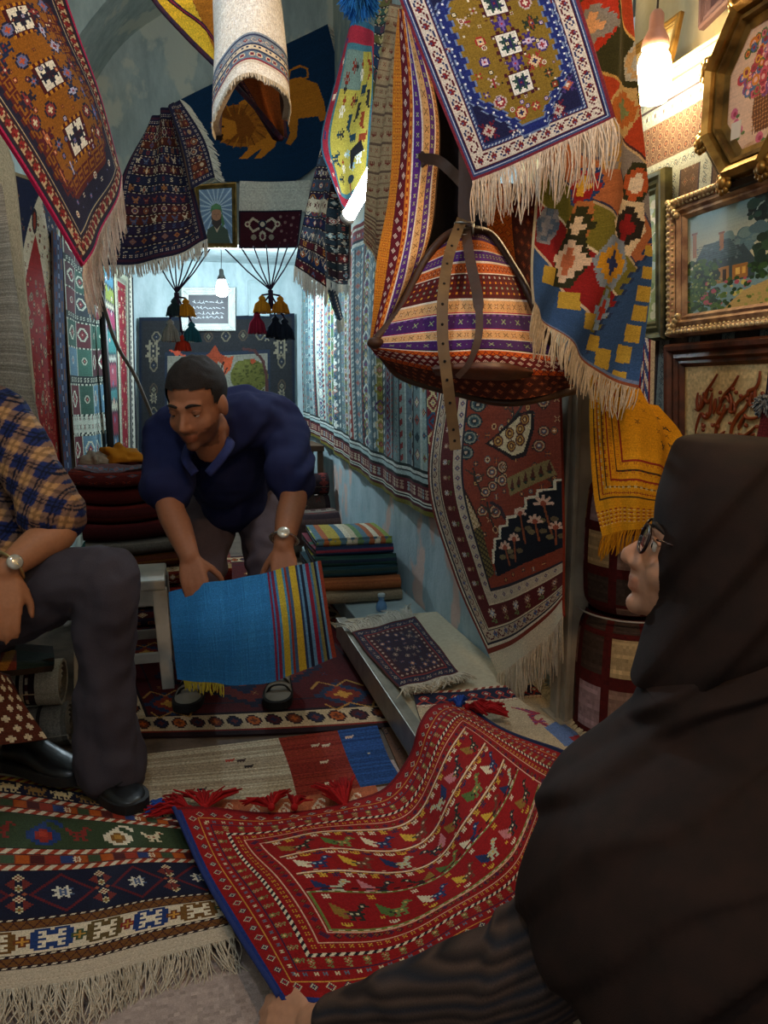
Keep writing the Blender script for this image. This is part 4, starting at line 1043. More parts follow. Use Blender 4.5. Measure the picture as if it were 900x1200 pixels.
# ---- back wall rug
rows=[[(163,372),(255,371),(345,367)],[(163,545),(255,545),(346,540)],[(163,640),(255,640),(346,640)]]
c=Cv(180,260,'#141c28'); c.border(3,26,'#1f2022','step',[R_('#5a5344 #1d2430 #746c58'),R_('#3c3228 #5a5544 #141c28')],20,1); c.scatter(['star','ros','leaf'],[R_('#8a7f68 #2a3444 #b0a488'),R_('#6a4a34 #9a8f74 #1d2a38')],1,4,4,170,20)
for i in range(6): c.stamp('star8',R_('#6a6352 #26282a #7c7462'),16,28+i*38,2 if i%2==0 else 1); c.stamp('star8',R_('#6a6352 #26282a #7c7462'),164,28+i*38,2 if i%2==0 else 1)
c.ringf(29,3,'#1d2430'); m=(np.minimum(np.minimum(c.X,179-c.X),np.minimum(c.Y,259-c.Y))>=32); c.a[m]=lin('#67655a')
warp(c,rows); c.disc(292,440,22,20,'#45451d'); c.disc(284,430,10,9,'#4c4c22')
for k in range(60): c.disc(272+random.random()*40,424+random.random()*34,1.4,1.2,'#303214')
c.poly([(238,418),(246,412),(252,403),(258,414),(268,418),(262,428),(256,422),(250,434),(246,424),(240,426)],'#74301c'); c.poly([(262,420),(274,416),(270,432),(262,440)],'#8a3a20'); c.disc(207,412,4,4,'#9a3f2a'); c.line([(199,410),(216,416)],2,'#9a3f2a'); c.disc(296,422,3,3,'#74301c')
c.line([(252,446),(262,424)],2,'#2a1a14'); c.line([(258,448),(266,430)],1.6,'#2a1a14'); c.line([(285,408),(298,410),(308,422),(312,440),(313,470)],3.4,'#3a2220'); c.poly([(225,455),(245,440),(250,470),(230,480)],'#8a5a3a')
pr('pictorial_carpet',pyc(rows,YB-.04),c,'navy-bordered carpet with a pale picture field hanging on the back wall','carpet',wav=[(.006,2,.3,0)])
# ---- framed calligraphy panel on the back wall
c=Cv(120,84,'#0b0f1c'); 
for y in (22,38,54,66):
    x=12
    while x<104:
        L=random.uniform(5,14); c.line([(x,y+random.uniform(-2,2)),(x+L*.4,y+random.uniform(-5,0)),(x+L,y+random.uniform(-1,3))],1.6,'#b9c0c4'); 
        if random.random()<.4: c.line([(x+L*.5,y-6),(x+L*.5,y+1)],1.4,'#b9c0c4')
        x+=L+random.uniform(2,5)
frame('framed_inscription',[onY(x,y,YB-.05) for x,y in((212,337),(276,337),(276,388),(212,388))],.03,.055,SILV,'white carved frame holding a dark panel of pale script on the back wall',c,'picture',ornate=2.6)
# small wall cabinet box outline beside it
mb=MB(); p=onY(300,345,YB-.05); mb.box(p+A([-.06,0,-.16]),p+A([.10,.03,.1])); mb.box(p+A([-.045,-.006,-.145]),p+A([.085,0,.085])); tag(mb.build('wall_cabinet',mat('pale_panel','#9fb2b4',.6),smooth=False,bevel=.004),'flat pale wall cabinet on the back wall beside the hanging bulb','cabinet')
# ---- yarn tassel clusters hung on fans of cord
def tassel_bunch(name,px,py,Y,top,cols,label,knots):
    c0=onY(px,py,Y); root=empty(name,c0,label,'tassel'); mb=MB()
    for tx,ty in top: mb.tube([onY(tx,ty,Y+.25 if ty>0 else Y),(onY(tx,ty,Y+.25)+c0)/2+A([0,0,-.012]),c0],.0042,5)
    mb.tube([c0,c0-A([0,0,.10])],.014,8); mb.build('cords',mat('purple_cord','#33203a',.9),root)
    for (dx,dz,r,l),cc in zip(knots,cols):
        cen=c0+A([dx,-.02,dz]); t=MB(); prof=[(.004,0),(r*.35,-.01),(r*.45,-.02),(r*.3,-.03),(r*.75,-l*.5),(r,-l),(r*.9,-l*1.02)]
        t.lathe(prof,cen,14,cc)
        for k in range(50):
            th=random.random()*6.28; t.tube([cen+A([r*.3*math.cos(th),r*.3*math.sin(th),-.03]),cen+A([r*.8*math.cos(th),r*.8*math.sin(th),-l*.55]),cen+A([r*1.08*math.cos(th),r*1.08*math.sin(th),-l*1.06])],.004,3,lin(cc)*random.uniform(.75,1.2),cap=False)
        t.tube([c0-A([0,0,.02]),cen],.005,5,'#33203a'); t.build('tassel',COTTON,root)
YT=4.25
tassel_bunch('tassel_cluster',207,343,YT,[(185,306),(196,303),(205,300),(216,300),(228,298),(238,295),(246,292)],['#23363e','#c8861f','#8f9088','#1f5a66','#b8331f'],'cluster of teal, orange and red yarn tassels hanging below the framed portrait',[(-.015,-.03,.04,.09),(.045,-.03,.045,.09),(-.04,-.14,.045,.11),(.07,-.15,.045,.10),(.02,-.22,.04,.08)])
tassel_bunch('tassel_cluster',317,340,YT,[(264,292),(282,289),(297,288),(312,287),(327,287),(338,286),(349,287)],['#c8861f','#c07a1c','#8a2038','#141a28','#1a2230'],'cluster of orange, crimson and black yarn tassels hanging before the back carpet',[(-.05,-.03,.045,.09),(.05,-.03,.045,.09),(-.08,-.12,.045,.11),(.02,-.14,.05,.11),(.07,-.15,.05,.11)])
# ================================================================ the picture wall
XP=XN-.03
def px3(rows,X): return [onX(x,y,X) for x,y in rows]
# carpet strips covering the wall behind the frames
c=Cv(500,380,'#43362f')
for x in range(0,500,40):
    c.rect(x,0,x+14,380,'#7c8684'); c.colm('scroll',[R_('#3a4450 #5a3a34')],0,380,x+7,11); c.rect(x+14,0,x+16,380,'#2a2630'); c.tile('dia',[R_('#5f5246 #3a2a2a #6a4a3a')],x+17,0,x+38,380,10,11); c.rect(x+38,0,x+40,380,'#2a2630')
c.rect(0,0,500,26,'#6f7c82'); c.row('scroll',[R_('#2f3a48 #6a4a3a'),R_('#4a5a68 #4a3a34')],0,500,6,11); c.rect(0,11,500,13,'#2a2630'); c.row('star',[R_('#9aa09c #3a4450 #5a3a34')],0,500,19,12); c.rect(0,26,500,58,'#4f4038'); c.tile('ros',[R_('#6a5c4e #3a2a2a #6a4a3a')],0,26,500,58,9,8); c.rect(0,58,500,72,'#7c8684'); c.row('scroll',[R_('#3a4450 #5a3a34')],0,500,65,11)
za,zb=1.755,.62
sheet_=[[A([XN-.012,2.05,za]),A([XN-.012,.6,za])],[A([XN-.012,2.05,zb]),A([XN-.012,.6,zb])]]
tag(sheet('wall_carpet',sheet_,c,.006,'#3a2e2a',None,WOOL,face=(-1,0,0)),'grey and brown strip-patterned carpet covering the wall behind the gilt frames','carpet')
# octagonal frame with flower embroidery
oc=[(838,28),(880,-2),(925,-6),(960,40),(968,130),(925,188),(858,206),(818,158),(816,92)]
cen=onX(893,98,XP-.02); n_=A([-1,0,0.]); Ry,Rz=.195,.30
def octa(r,s=1.0): return [cen+A([0,-math.cos(t)*.158*r,math.sin(t)*.205*r]) for t in (math.radians(22.5+45*k) for k in range(8))]
def ringloft(name,prof,m,par):
    V=[];F=[]
    for r,d in prof: V+= [q+n_*d for q in octa(r)]
    k=8
    for i in range(len(prof)-1):
        for j in range(k): F.append((i*k+j,i*k+(j+1)%k,(i+1)*k+(j+1)%k,(i+1)*k+j))
    mb=MB(); mb.add(V,F); return mb.build(name,m,par,smooth=False)
root=empty('octagonal_frame',cen,'octagonal gilt frame with an oval flower embroidery beside the warm bulb','picture')
GD=mat('dark_frame_wood','#2c2118',.4,.2,60,.3)
ringloft('outer_rim',[(1.0,-.028),(1.02,.0),(1.0,.018),(.95,.024),(.92,.012)],GD,root); ringloft('gilt_band',[(.92,.012),(.90,.034),(.84,.044),(.78,.034),(.76,.016)],GILT,root); ringloft('inner_band',[(.76,.016),(.74,.026),(.70,.026),(.69,.010),(.60,.006)],GILTD,root)
for q in octa(.93): 
    ob=MB()
    for k in range(9): 
        th=k*.7; ob.ell(q+A([-.03,.016*math.cos(th),.018*math.sin(th)]),(.006,.009,.009),nu=7,nv=5)
    ob.ell(q+A([-.034,0,0]),(.009,.013,.014),nu=9,nv=6); ob.build('corner_ornament',GILT,root)
c=Cv(120,150,'#4f4a2c')
c.disc(60,75,54,68,'#8a7a44'); c.disc(60,75,52,66,'#e0bfa4')
c.poly([(52,82),(76,80),(82,104),(76,122),(58,122),(50,104)],'#7a4a2c'); 
for y in range(82,122,4): c.line([(51,y),(81,y-1)],1,'#c08a5a')
for x in range(52,82,4): c.line([(x,82),(x+1,122)],1,'#4a2a1c')
c.line([(46,84),(42,60),(58,42),(70,50)],2,'#6a4a2c')
fl=['#c03a4a','#d05a70','#7a4a8a','#d8802a','#d8707a','#4a6aa0','#b03048','#e0a03a','#c86a8a']
for k in range(75):
    th=random.random()*6.28; rr=random.random()**.6; x,y=62+34*rr*math.cos(th),56+30*rr*math.sin(th)
    if y>88: continue
    c.disc(x,y,5,5,random.choice(['#4a6a3a','#3a5a34','#6a7a44'])) if k%3==0 else None
    cc=random.choice(fl); q=random.uniform(3,6); c.disc(x,y,q,q,cc); c.disc(x,y,q*.5,q*.5,'#e8b8b0' if k%2 else '#8a2a3a')
for x,y in((26,104),(32,112),(24,116),(96,96),(102,104),(92,106),(22,92),(64,128)): c.disc(x,y,5.5,5.5,'#d06a8a'); c.disc(x+1,y+1,2.5,2.5,'#a83a5a'); c.disc(x+6,y+4,3,2,'#5a7a44')
w2,h2=.112,.145
sheet('embroidery',[[cen+A([-.004,w2,h2]),cen+A([-.004,-w2,h2])],[cen+A([-.004,w2,-h2]),cen+A([-.004,-w2,-h2])]],c,.003,'#3a2a1e',None,PAINT,root,face=(-1,0,0),jit=.03)
mb=MB(); q=onX(862,153,XP-.075); mb.box(q+A([-.001,-.014,-.016]),q+A([.001,.012,.016])); mb.build('paper_tag',mat('white_paper','#d8d4c8',.8),root,smooth=False)
mb=MB(); q0=cen+A([.0,.0,.2]); mb.tube([cen+A([.02,.05,.19]),cen+A([.03,.0,.38]),cen+A([.02,-.05,.19])],.002,5); mb.build('hanging_wire',mat('wire','#4a463e',.5,.6),root)
# landscape painting: plain cottage, trees, path
c=Cv(240,190,'#7fa3a8')
for y in range(0,110): c.rect(0,y,240,y+1,lin('#6f9aa0')*(1-y/110)+lin('#d8cfa6')*(y/110))
def blob(n,x0,y0,x1,y1,r0,r1,cols):
    for _ in range(n): r=random.uniform(r0,r1); c.disc(random.uniform(x0,x1),random.uniform(y0,y1),r*1.2,r,random.choice(cols))
blob(90,120,-5,240,44,4,10,['#17343c','#1f444a','#234a44','#102a30']); blob(50,150,30,240,70,2,5,['#1f444a','#2a5450','#17343c']); blob(40,70,54,150,84,5,11,['#5f8088','#4f7078','#6f8c8a']); blob(60,130,70,200,118,4,9,['#27453a','#34563e','#1d3830'])
c.poly([(16,140),(20,84),(60,72),(110,78),(128,104),(130,140)],'#3c5058'); c.poly([(14,96),(34,62),(84,60),(108,96)],'#4a646c')
for k in range(9): c.line([(16+k,96-k*4),(106-k*2.4,96-k*4)],1,'#33484e')
c.rect(12,36,20,82,'#a0683f'); c.rect(10,34,22,38,'#7a4a2e'); c.rect(66,48,74,80,'#a0683f'); c.rect(64,46,76,50,'#7a4a2e')
c.poly([(52,140),(52,112),(84,110),(84,140)],'#b08048'); c.poly([(90,138),(90,112),(118,112),(118,136)],'#a8743c'); c.rect(58,118,66,132,'#f0c060'); c.rect(96,118,104,130,'#f2c868'); c.rect(72,116,79,138,'#3a2a20'); c.rect(108,118,114,130,'#e8b858')
blob(130,0,92,60,178,3,7,['#1d3a24','#2a4c2a','#375a2c','#17301f','#46662f']); blob(60,0,130,130,178,2,5,['#1d3a24','#4a6a30','#2f5228','#c05a6a','#d8c86a']); blob(70,120,118,240,150,3,6,['#27482a','#35592c','#1d3a24'])
c.poly([(70,190),(110,160),(160,146),(240,128),(240,150),(180,170),(150,190)],'#c9ac6a'); c.poly([(150,190),(190,164),(240,146),(240,190)],'#6f8a3a'); blob(90,0,95,70,180,1,2.4,['#4f7a3c','#6a8a44','#2f5a34','#8a9a4a','#a8b060']); blob(60,150,100,240,150,1,2.2,['#4a7040','#6a8a44','#23402a']); blob(50,20,62,110,100,1,2,['#5a7078','#33474f','#6a7f84']); blob(40,100,160,240,190,1.5,3,['#8aa04a','#a8a85a','#5f7a34']); blob(50,0,160,90,190,2,5,['#23401f','#34562a','#5a7a34'])
c.rect(204,84,206,134,'#22302c'); c.disc(205,82,3,4,'#f8d880'); c.disc(205,82,6,6,'#e8c87a'); c.disc(205,82,3,4,'#fff0b0')
def wallq(x0,y0,x1,y1,X,wide):
    a=onX(x0,y0,X); b=onX(x0,y1,X); return [a,a+A([0,-wide,0]),b+A([0,-wide,0]),b]
FR=mat('rose_gilt','#c4a582',.45,.35,90,.5,.3,'#7a5a48',30); frame('framed_landscape',wallq(794,236,900,396,XP,.50),.035,.052,FR,'carved rose-gilt frame with a painted cottage landscape below the octagonal frame',c,'painting',ornate=2.4,m2=mat('pale_gilt','#cdb98c',.4,.4,90,.4,.25))
# calligraphy relief in a brown carved frame
BR=mat('carved_brown','#5e3018',.42,0,80,.6,.4,'#331a0e',24)
rt,I,n,ux,uy=frame('framed_calligraphy',wallq(790,404,900,575,XP,.52),.035,.055,BR,'brown carved frame with raised brown script on a cream panel behind the woman',None,'picture')
a,b,cc_,d=I; sheet('panel',[[a,b],[d,cc_]],Cv(60,40,'#c9b483'),.004,'#3a2a1e',None,colmat('parchment',.7,120,.3,.2),rt,face=(-1,0,0))
def callig(strokes,name,m,depth,w0):
    mb=MB()
    for st in strokes:
        p=[onX(x,y,XP-.016) for x,y in st]; p=cr(np.array(p),max(6,len(p)*5)); nn=len(p); t=np.linspace(0,1,nn); r=w0*(.35+.65*np.sin(math.pi*np.clip(t*.9+.08,0,1))); mb.tube(p,r,8,flat=.7)
    for x,y in DOTS: mb.ell(onX(780+x*120/900,380+y*160/1200,XP-.018),(.004,.0048,.0048),nu=8,nv=6)
    return mb.build(name,m,rt)
def zc(L): return [[(780+x*120/900,380+y*160/1200) for x,y in st] for st in L]
ST=zc([[(455,440),(400,530),(365,585),(350,640),(330,700),(290,760),(255,745)],[(640,450),(590,540),(530,610),(490,680),(470,740)],[(830,410),(820,500),(790,560),(730,590),(720,620),(640,680),(610,740),(605,790)],[(285,600),(275,680),(290,750),(310,700),(300,620)],[(330,600),(345,650),(370,690),(400,650),(410,600)],[(405,640),(395,720),(385,790),(350,820),(310,790),(275,880),(260,970)],[(440,650),(430,720),(420,790)],[(470,640),(480,700),(460,770),(500,780),(520,700)],[(545,740),(500,800),(460,870),(440,960),(435,1020)],[(560,600),(580,680),(570,770),(610,760),(600,680)],[(740,640),(700,740),(640,800),(590,890),(570,980),(568,1060)],[(690,790),(720,825),(790,825),(850,790)],[(700,800),(660,870),(640,930)],[(790,560),(780,640),(790,740)],[(760,600),(740,700),(800,740)],[(640,960),(690,980),(750,940),(800,885)],[(690,990),(650,1060),(625,1080)],[(780,960),(730,1010),(700,1070)],[(500,950),(530,1010),(545,1060)],[(320,870),(335,900),(345,880)],[(400,870),(420,895),(430,870)],[(560,860),(575,880)],[(500,660),(540,640),(560,690)],[(850,590),(855,640)],[(615,960),(615,1020)],[(470,1010),(490,970),(520,940)],[(280,960),(300,990)],[(340,1000),(360,990)],[(700,870),(712,905)],[(640,880),(650,920)]])
DOTS=((400,575),(340,610),(660,630),(590,570),(480,600),(365,790),(415,980),(460,900),(800,900),(330,930),(720,660),(620,600))
callig(ST,'raised_script',mat('script_brown','#7a3410',.4,0,60,.1),.01,.0052)
# dark green-gold frame half hidden behind the kilim
c=Cv(60,120,'#8a9a5a'); 
for k in range(120): c.disc(random.random()*60,random.random()*120,4,4,random.choice(['#7a8f4a','#b9b890','#5f7a44','#9ab0a0','#c9c8a4']))
Q=wallq(734,200,785,398,XP,.0); a=onX(788,196,XP); b=onX(788,398,XP)
frame('framed_print',[a+A([0,.30,0]),a,b,b+A([0,.30,0])],.03,.05,mat('green_gilt','#5a5a34',.45,.4,80,.5,.3,'#2f2f1c',20),'dark olive-gold frame with a green print half hidden behind the wavy kilim',c,'picture')
# small gilt frame leaning on the ledge under the bulb, and dark frame at the top edge
c=Cv(60,60,'#c9c4b0'); c.tile('scroll',[R_('#2a2a2a #5a5a4a')],0,0,60,60,11,7); c.ringf(0,5,'#b8a67a')
q=onX(768,150,XN+.02); frame('small_frame',[A([XN+.03,q[1]+.13,1.80+.13]),A([XN+.03,q[1]-.08,1.80+.13]),A([XN+.005,q[1]-.08,1.797]),A([XN+.005,q[1]+.13,1.797])],.014,.026,GILT,'small gilt frame of black ornament leaning on the ledge below the warm bulb',c,'picture')
c=Cv(40,30,'#3a2a30'); q=onX(846,6,XN+.06); frame('tilted_frame',[q+A([0,.07,.14]),q+A([0,-.12,.18]),q+A([0,-.10,.0]),q+A([0,.06,-.03])],.02,.03,mat('mauve_frame','#5a4648',.5,0,60,.4),'dark mauve frame high on the wall above the octagonal frame',c,'picture')
mb=MB(); mb.tube(cr([onX(x,y,XN+.11) for x,y in((752,60),(775,128),(792,156),(812,150),(830,140))],30),.0035,6); tag(mb.build('cable',mat('dark_cable','#3f382c',.6)),'thin dark cable running along the cream wall behind the bulb','cable')
# yellow embroidered cloth hung by the post
rows=[[(692,440,1.72),(715,446,1.70),(742,452,1.70),(770,476,1.74)],[(692,500,1.70),(720,500,1.67),(765,505,1.68),(800,520,1.72)],[(698,580,1.68),(726,575,1.64),(765,580,1.64),(800,585,1.70)],[(708,628,1.67),(728,622,1.64),(765,618,1.64),(800,612,1.70)]]
c=Cv(130,190,'#c98a14')
for k,(i,cc) in enumerate([(8,'#3a2a1c'),(14,'#8a2a1c'),(22,'#3a2a1c'),(30,'#8a2a1c'),(40,'#3a2a1c'),(50,'#8a2a1c')]):
    m=((c.X>=i)&(c.X<i+1.5)&(c.Y<140-i*.9))|((c.Y>=140-i*.9)&(c.Y<141.5-i*.9)&(c.X>=i)); c.a[m]=lin(cc)
for i in (11,18,26,35,45): c.colm('x3' if i%2 else 'hh',[R_('#8a2a1c #c98a14') if i!=18 else R_('#b9a878 #c98a14')],0,138-i*.9,i,7); c.row('x3' if i%2 else 'hh',[R_('#8a2a1c #c98a14') if i!=18 else R_('#b9a878 #c98a14')],i,130,144-i*.9-6,7)
for y in (150,157,164,171): c.bar(y,1.5,'#8a2a1c','#c98a14',4); c.bar(y+3,1,'#d8c08a','#c98a14',3)
c.scatter(['bird2','leaf','crab','x'],[R_('#2a2420 #8a5a1c #c98a14'),R_('#3a2a1c #8a2a1c #c98a14')],13,58,14,126,80,1,13)
o=pr('yellow_cloth',rows,c,'golden yellow embroidered cloth with fringe hung between the post and the woman','cloth',.006,'#b07a14','#a86a10',FLAT,wav=[(.008,2,.2,0),(.004,4,.3,1)])
fringe(o,o_g['yellow_cloth'][-1],A([-.25,-.05,-1]),.045,90,'#c98a14',.0018,.3,.2,c2='#a8680c')
# striped cloth peeping out behind the kilim's tip
c=Cv(30,50,'#7a1f34'); c.vbar(14,3,'#c9d0d8','#2a4a90',6,2); c.vbar(18,5,'#d8dce0','#3a5aa0',7,-2); c.vbar(25,5,'#c9c0a8','#c9c0a8',3); c.zig(20,4,8,2,'#d8c8b0',0,14)
pr('striped_cloth',[[(738,400,1.72),(752,395,1.74),(768,400,1.76)],[(738,480,1.72),(752,484,1.74),(766,476,1.76)]],c,'red, blue and white patterned cloth showing behind the tip of the wavy kilim','cloth')
# plaid bundles standing below the yellow cloth
def bundle(cx,cy,z0,z1,r,seed,label):
    rr=random.Random(seed); c=Cv(110,70,'#4f1512')
    for i in range(9):
        for j in range(5):
            b=rr.choice(['#a88a62','#8a6a5c','#33242c','#94787a','#3f3028','#b0946a','#4a1614','#9a7c50']); c.rect(i*13+2,j*14+2,i*13+12,j*14+13,b)
            for q in range(3): c.rect(i*13+2,j*14+3+q*4,i*13+12,j*14+4+q*4,lin(b)*1.35)
    ct=[]
    for s,t in((0,.82),(.12,.98),(.5,1.03),(.88,.98),(1,.82)):
        ct.append([A([cx+r*t*math.cos(a),cy+r*t*1.1*math.sin(a),z0+(z1-z0)*s]) for a in np.linspace(math.pi*2.02,0,17)][::-1])
    o=sheet('wrapped_bundle',ct[::-1],c,.01,'#3a1614',None,FLAT,face='out'); tag(o,label,'bundle')
    for zc,hh in((z1-.035,.034),(z0+.03,.03)): mb=MB(); mb.ell((cx,cy,zc),(r*.84,r*.92,hh),'#3a1815',nu=20); mb.build('end_cap',FLAT,o)
bundle(1.075,1.62,.0,.46,.115,4,'dark red plaid wrapped bundle standing behind the woman, below another')
bundle(1.085,1.63,.465,.80,.112,8,'dark red plaid wrapped bundle resting on another, under the yellow cloth')
mb=MB(); mb.tube([A([1.08+.122*math.cos(a),1.625+.132*math.sin(a),.462]) for a in np.linspace(0,6.28,40)],.0025,5); tag(mb.build('white_cord',mat('white_string','#b9aea4',.8)),'thin white cord tied round the plaid bundles','cord')
# dark red fuzzy cloth at the right edge
c=Cv(40,70,'#4a1418'); c.tile('x3',[R_('#5f2024 #3a1014')],0,0,40,70,5,5)
pr('red_cloth',[[(893,480,1.30),(912,474,1.28),(935,476,1.28)],[(884,530,1.30),(910,540,1.28),(940,545,1.28)],[(880,600,1.30),(910,610,1.28),(940,610,1.28)]],c,'dark red knitted cloth hanging in front of the script panel at the frame edge','cloth',.02,'#3a1014')
pompom('pom_pom',P(897,474,1.30),.022,'#6a6e70','grey yarn ball on top of the dark red knitted cloth',200)
# ================================================================ platform, floor rugs, stacks, stool
PZ=.135; PX=.545
c=Cv(60,120,'#9a917e'); 
mb=MB(); mb.box((PX+.012,.9,.02),(XR-.004,2.74,PZ-.006)); plat=empty('low_platform',(PX+.2,1.8,0),'low cloth-covered platform with a metal edge along the right wall','platform')
mb.build('deck',mat('beige_cloth','#b3a88e',.9,0,300,.3,.15),plat,smooth=False,bevel=.004)
mb=MB(); mb.box((PX-.004,.9,.055),(PX+.012,2.745,PZ)); mb.box((PX-.004,.9,PZ-.004),(PX+.034,2.745,PZ-.001)); mb.build('edge_trim',mat('brushed_metal','#9c9788',.4,.6,60,.15,.3),plat,smooth=False,bevel=.0015)
mb=MB(); 
for y in (1.1,1.9,2.68): pass
for k,y in enumerate((1.1,1.9,2.68)): 
    q=MB(); q.box((PX+.03,y,.0145),(PX+.08,y+.05,.055)); q.build('foot',mat('black_iron','#18181a',.5),plat,smooth=False)
mb=MB(); mb.box((PX+.10,2.76,0),(XR-.004,4.3,.09)); tag(mb.build('back_step',mat('pale_blue_step','#9cb0b2',.8,0,30,.3,.2),smooth=False,bevel=.006),'pale low step along the wall beyond the platform, under the folded kilims','step')
def gz(name,rows,cv,label,z=None,cat='rug',th=.006,m=None,wav=None,back='#5a4638',rim=None,jit=.1):
    ct=[[onZ(*q[:2],q[2] if len(q)>2 else z) for q in r] for r in rows]; o=sheet(name,ct,cv,th,back,rim,m,None,wav,face=(0,0,1),jit=jit)
    if label: tag(o,label,cat)
    return o
# main red floor rug
c=Cv(280,420,'#4a1012'); W,H=280,420
c.ringf(0,5,'#241418'); c.ringf(5,2,'#7a2418'); c.border(7,19,'#c2a884','ros',[R_('#2a1c20 #6a3018 #a8521c'),R_('#2a1c20 #23243c #6a2a2a'),R_('#3a1c1c #a8521c #6a3018'),R_('#2a1c20 #4a1c20 #23243c')],17,2)
c.ringf(26,3,'#23161c'); c.ringf(29,12,'#4a1216'); c.ringf(41,2,'#2a1a24')
for y in (330,235,140):
    c.dia(130,y,78,52,'#1d1c30',4); c.dia(130,y,70,46,'#64201a',4); c.dia(130,y,46,32,'#1c2440',4); c.dia(130,y,30,20,'#8a3a1c',4); c.stamp('cross',R_('#23243c #c08a3a #6a1c18'),130,y,2)
for y in (375,282,188): 
    for x in (52,208): c.dia(x,y,22,16,'#22304a',3); c.dia(x,y,14,10,'#7a2a1c',3); c.dia(x,y,6,4,'#c08a3a',2); c.line([(x-20,y+12),(x-14,y+20),(x,y+12),(x+14,y+20),(x+20,y+12)],1.6,'#a87a3a'); c.line([(x-22,y-10),(x-12,y-20),(x,y-12),(x+12,y-20),(x+22,y-10)],1.6,'#a87a3a')
c.scatter(['hook','S','x','star'],[R_('#8a5a2a #c9a46a #5a1414'),R_('#23304a #8a3a1c #5a1414'),R_('#3a1018 #a8521c #5a1414')],90,46,46,214,372,1,13)
ct=[[A([-.42,4.5,.008]),A([.1,4.5,.008]),A([.50,4.5,.008])],[A([-.42,3.3,.008]),A([.1,3.3,.008]),A([.66,3.3,.008])],[onZ(145,864,.008),onZ(330,859,.008),onZ(545,846,.008)]]
tag(sheet('floor_rug',ct,c,.006,'#3a1a18','#241418',face=(0,0,1)),'large dark red floor rug with a cream rosette border under the standing man','rug')
gz('gabbeh_rug',[[(150,886),(300,868),(442,850)],[(152,915),(312,901),(454,884)],[(158,950),(320,938),(472,915)]],(lambda c:(c.rect(0,0,112,90,'#b0a28a'),[c.rect(0,y,112,y+2,random.choice(['#a5967e','#bab096','#a89a80','#9c8c74'])) for y in range(0,90,2)],c.rect(112,0,158,90,'#7e2a20'),[c.rect(112,y,158,y+2,random.choice(['#8a3024','#762419','#84301f'])) for y in range(0,90,2)],c.rect(158,0,190,90,'#24457a'),[c.rect(158,y,190,y+2,random.choice(['#1f3a6a','#2a4e86','#22406f'])) for y in range(0,90,3)],
 c.stamp('sheep',R_('#3a2a28'),80,28),c.stamp('sheep',R_('#a83a2a'),72,26),c.stamp('sheep',R_('#2a2020'),84,38),c.stamp('sheep',R_('#8a3a2a'),40,66),c.stamp('sheep',R_('#2a2430'),48,66),c.stamp('sheep',R_('#c9b89a'),138,18),c.stamp('sheep',R_('#c9b89a'),146,20),c.stamp('sheep',R_('#c9b89a'),140,45),c.stamp('sheep',R_('#c9b89a'),138,76),c.stamp('sheep',R_('#c9a890'),166,12),c.stamp('dot2',R_('#c9b89a'),176,40),c)[-1])(Cv(190,90,'#b0a28a')),'shaggy floor gabbeh in cream, red and blue blocks in front of the red rug',.012,th=.011,m=colmat('shaggy_wool',.95,160,.9,.35),back='#6a5a48')
c=Cv(30,40,'#6a4a38'); c.scatter(['x3','ros5'],[R_('#3a2a28 #7a5a44 #4a3028')],8,2,2,28,38); gz('brown_felt',[[(446,850),(478,838)],[(474,914),(500,892)]],c,'small worn brown felt mat between the gabbeh and the platform',.007,'mat',.005)
# pink cloth under the soumaks
c=Cv(200,150,'#a8968e'); c.tile('cross',[R_('#7a1f2a #5a1a24')],0,10,200,150,36,28,1,True); c.rect(92,0,118,150,'#9a96a4'); c.tile('x',[R_('#7a1f2a #7a1f2a')],92,0,118,150,13,22)
ct=[[A([-.75,1.84,.006]),A([.2,1.84,.006]),A([.52,1.84,.006])],[A([-.75,.75,.006]),A([.2,.75,.006]),A([.52,.75,.006])]]
tag(sheet('pink_spread',ct,c,.005,'#8a7468',None,FLAT,face=(0,0,1)),'pinkish beige spread with small dark red crosses under the two front rugs','spread')
c=Cv(120,16,'#b0603e'); c.row('boteh',[R_('#d8c0a4 #b0603e #d8c0a4')],0,120,8,22); c.rect(0,12,120,14,'#c9b59a')
gz('salmon_runner',[[(240,936),(330,936),(440,920)],[(250,958),(335,962),(452,950)]],c,'salmon runner edge with pale motifs showing behind the red front rug',.014,'runner',.005)
# ---- navy soumak at lower left
c=Cv(260,294,'#1b1d33'); y=0
def bd(h,bg): 
    global y; c.rect(0,y,260,y+h,bg); y0=y; y+=h; return y0
def wr():
    q=bd(9,'#cdbfa6'); c.bar(q+1,7,'#9a3a24','#cdbfa6',6,1); c.rect(0,q,260,q+1,'#241820'); c.rect(0,q+8,260,q+9,'#241820')
bd(4,'#c2b49a'); q=bd(8,'#a8902a'); c.bar(q,8,'#7a2a1c','#b8963a',5,1); q=bd(22,'#191b30'); c.row('camel',[R_('#000000 #000000 #cbb98c'),R_('#000000 #000000 #8a6a3a')],0,260,q+11,28,2)
wr(); q=bd(13,'#7a3420')
def sqs(q,h):
    for i in range(20): c.rect(i*13,q+1,i*13+12,q+h-1,['#a8501c','#4a1c1c','#8a2f20','#2a3a6a','#9a4a1c','#3a4a34'][i%6]); 
    c.row('star8',[R_('#d8ccb0 #8a3a24 #d8ccb0')],6,260,q+h/2,78)
sqs(q,13); wr(); q=bd(50,'#33412a')
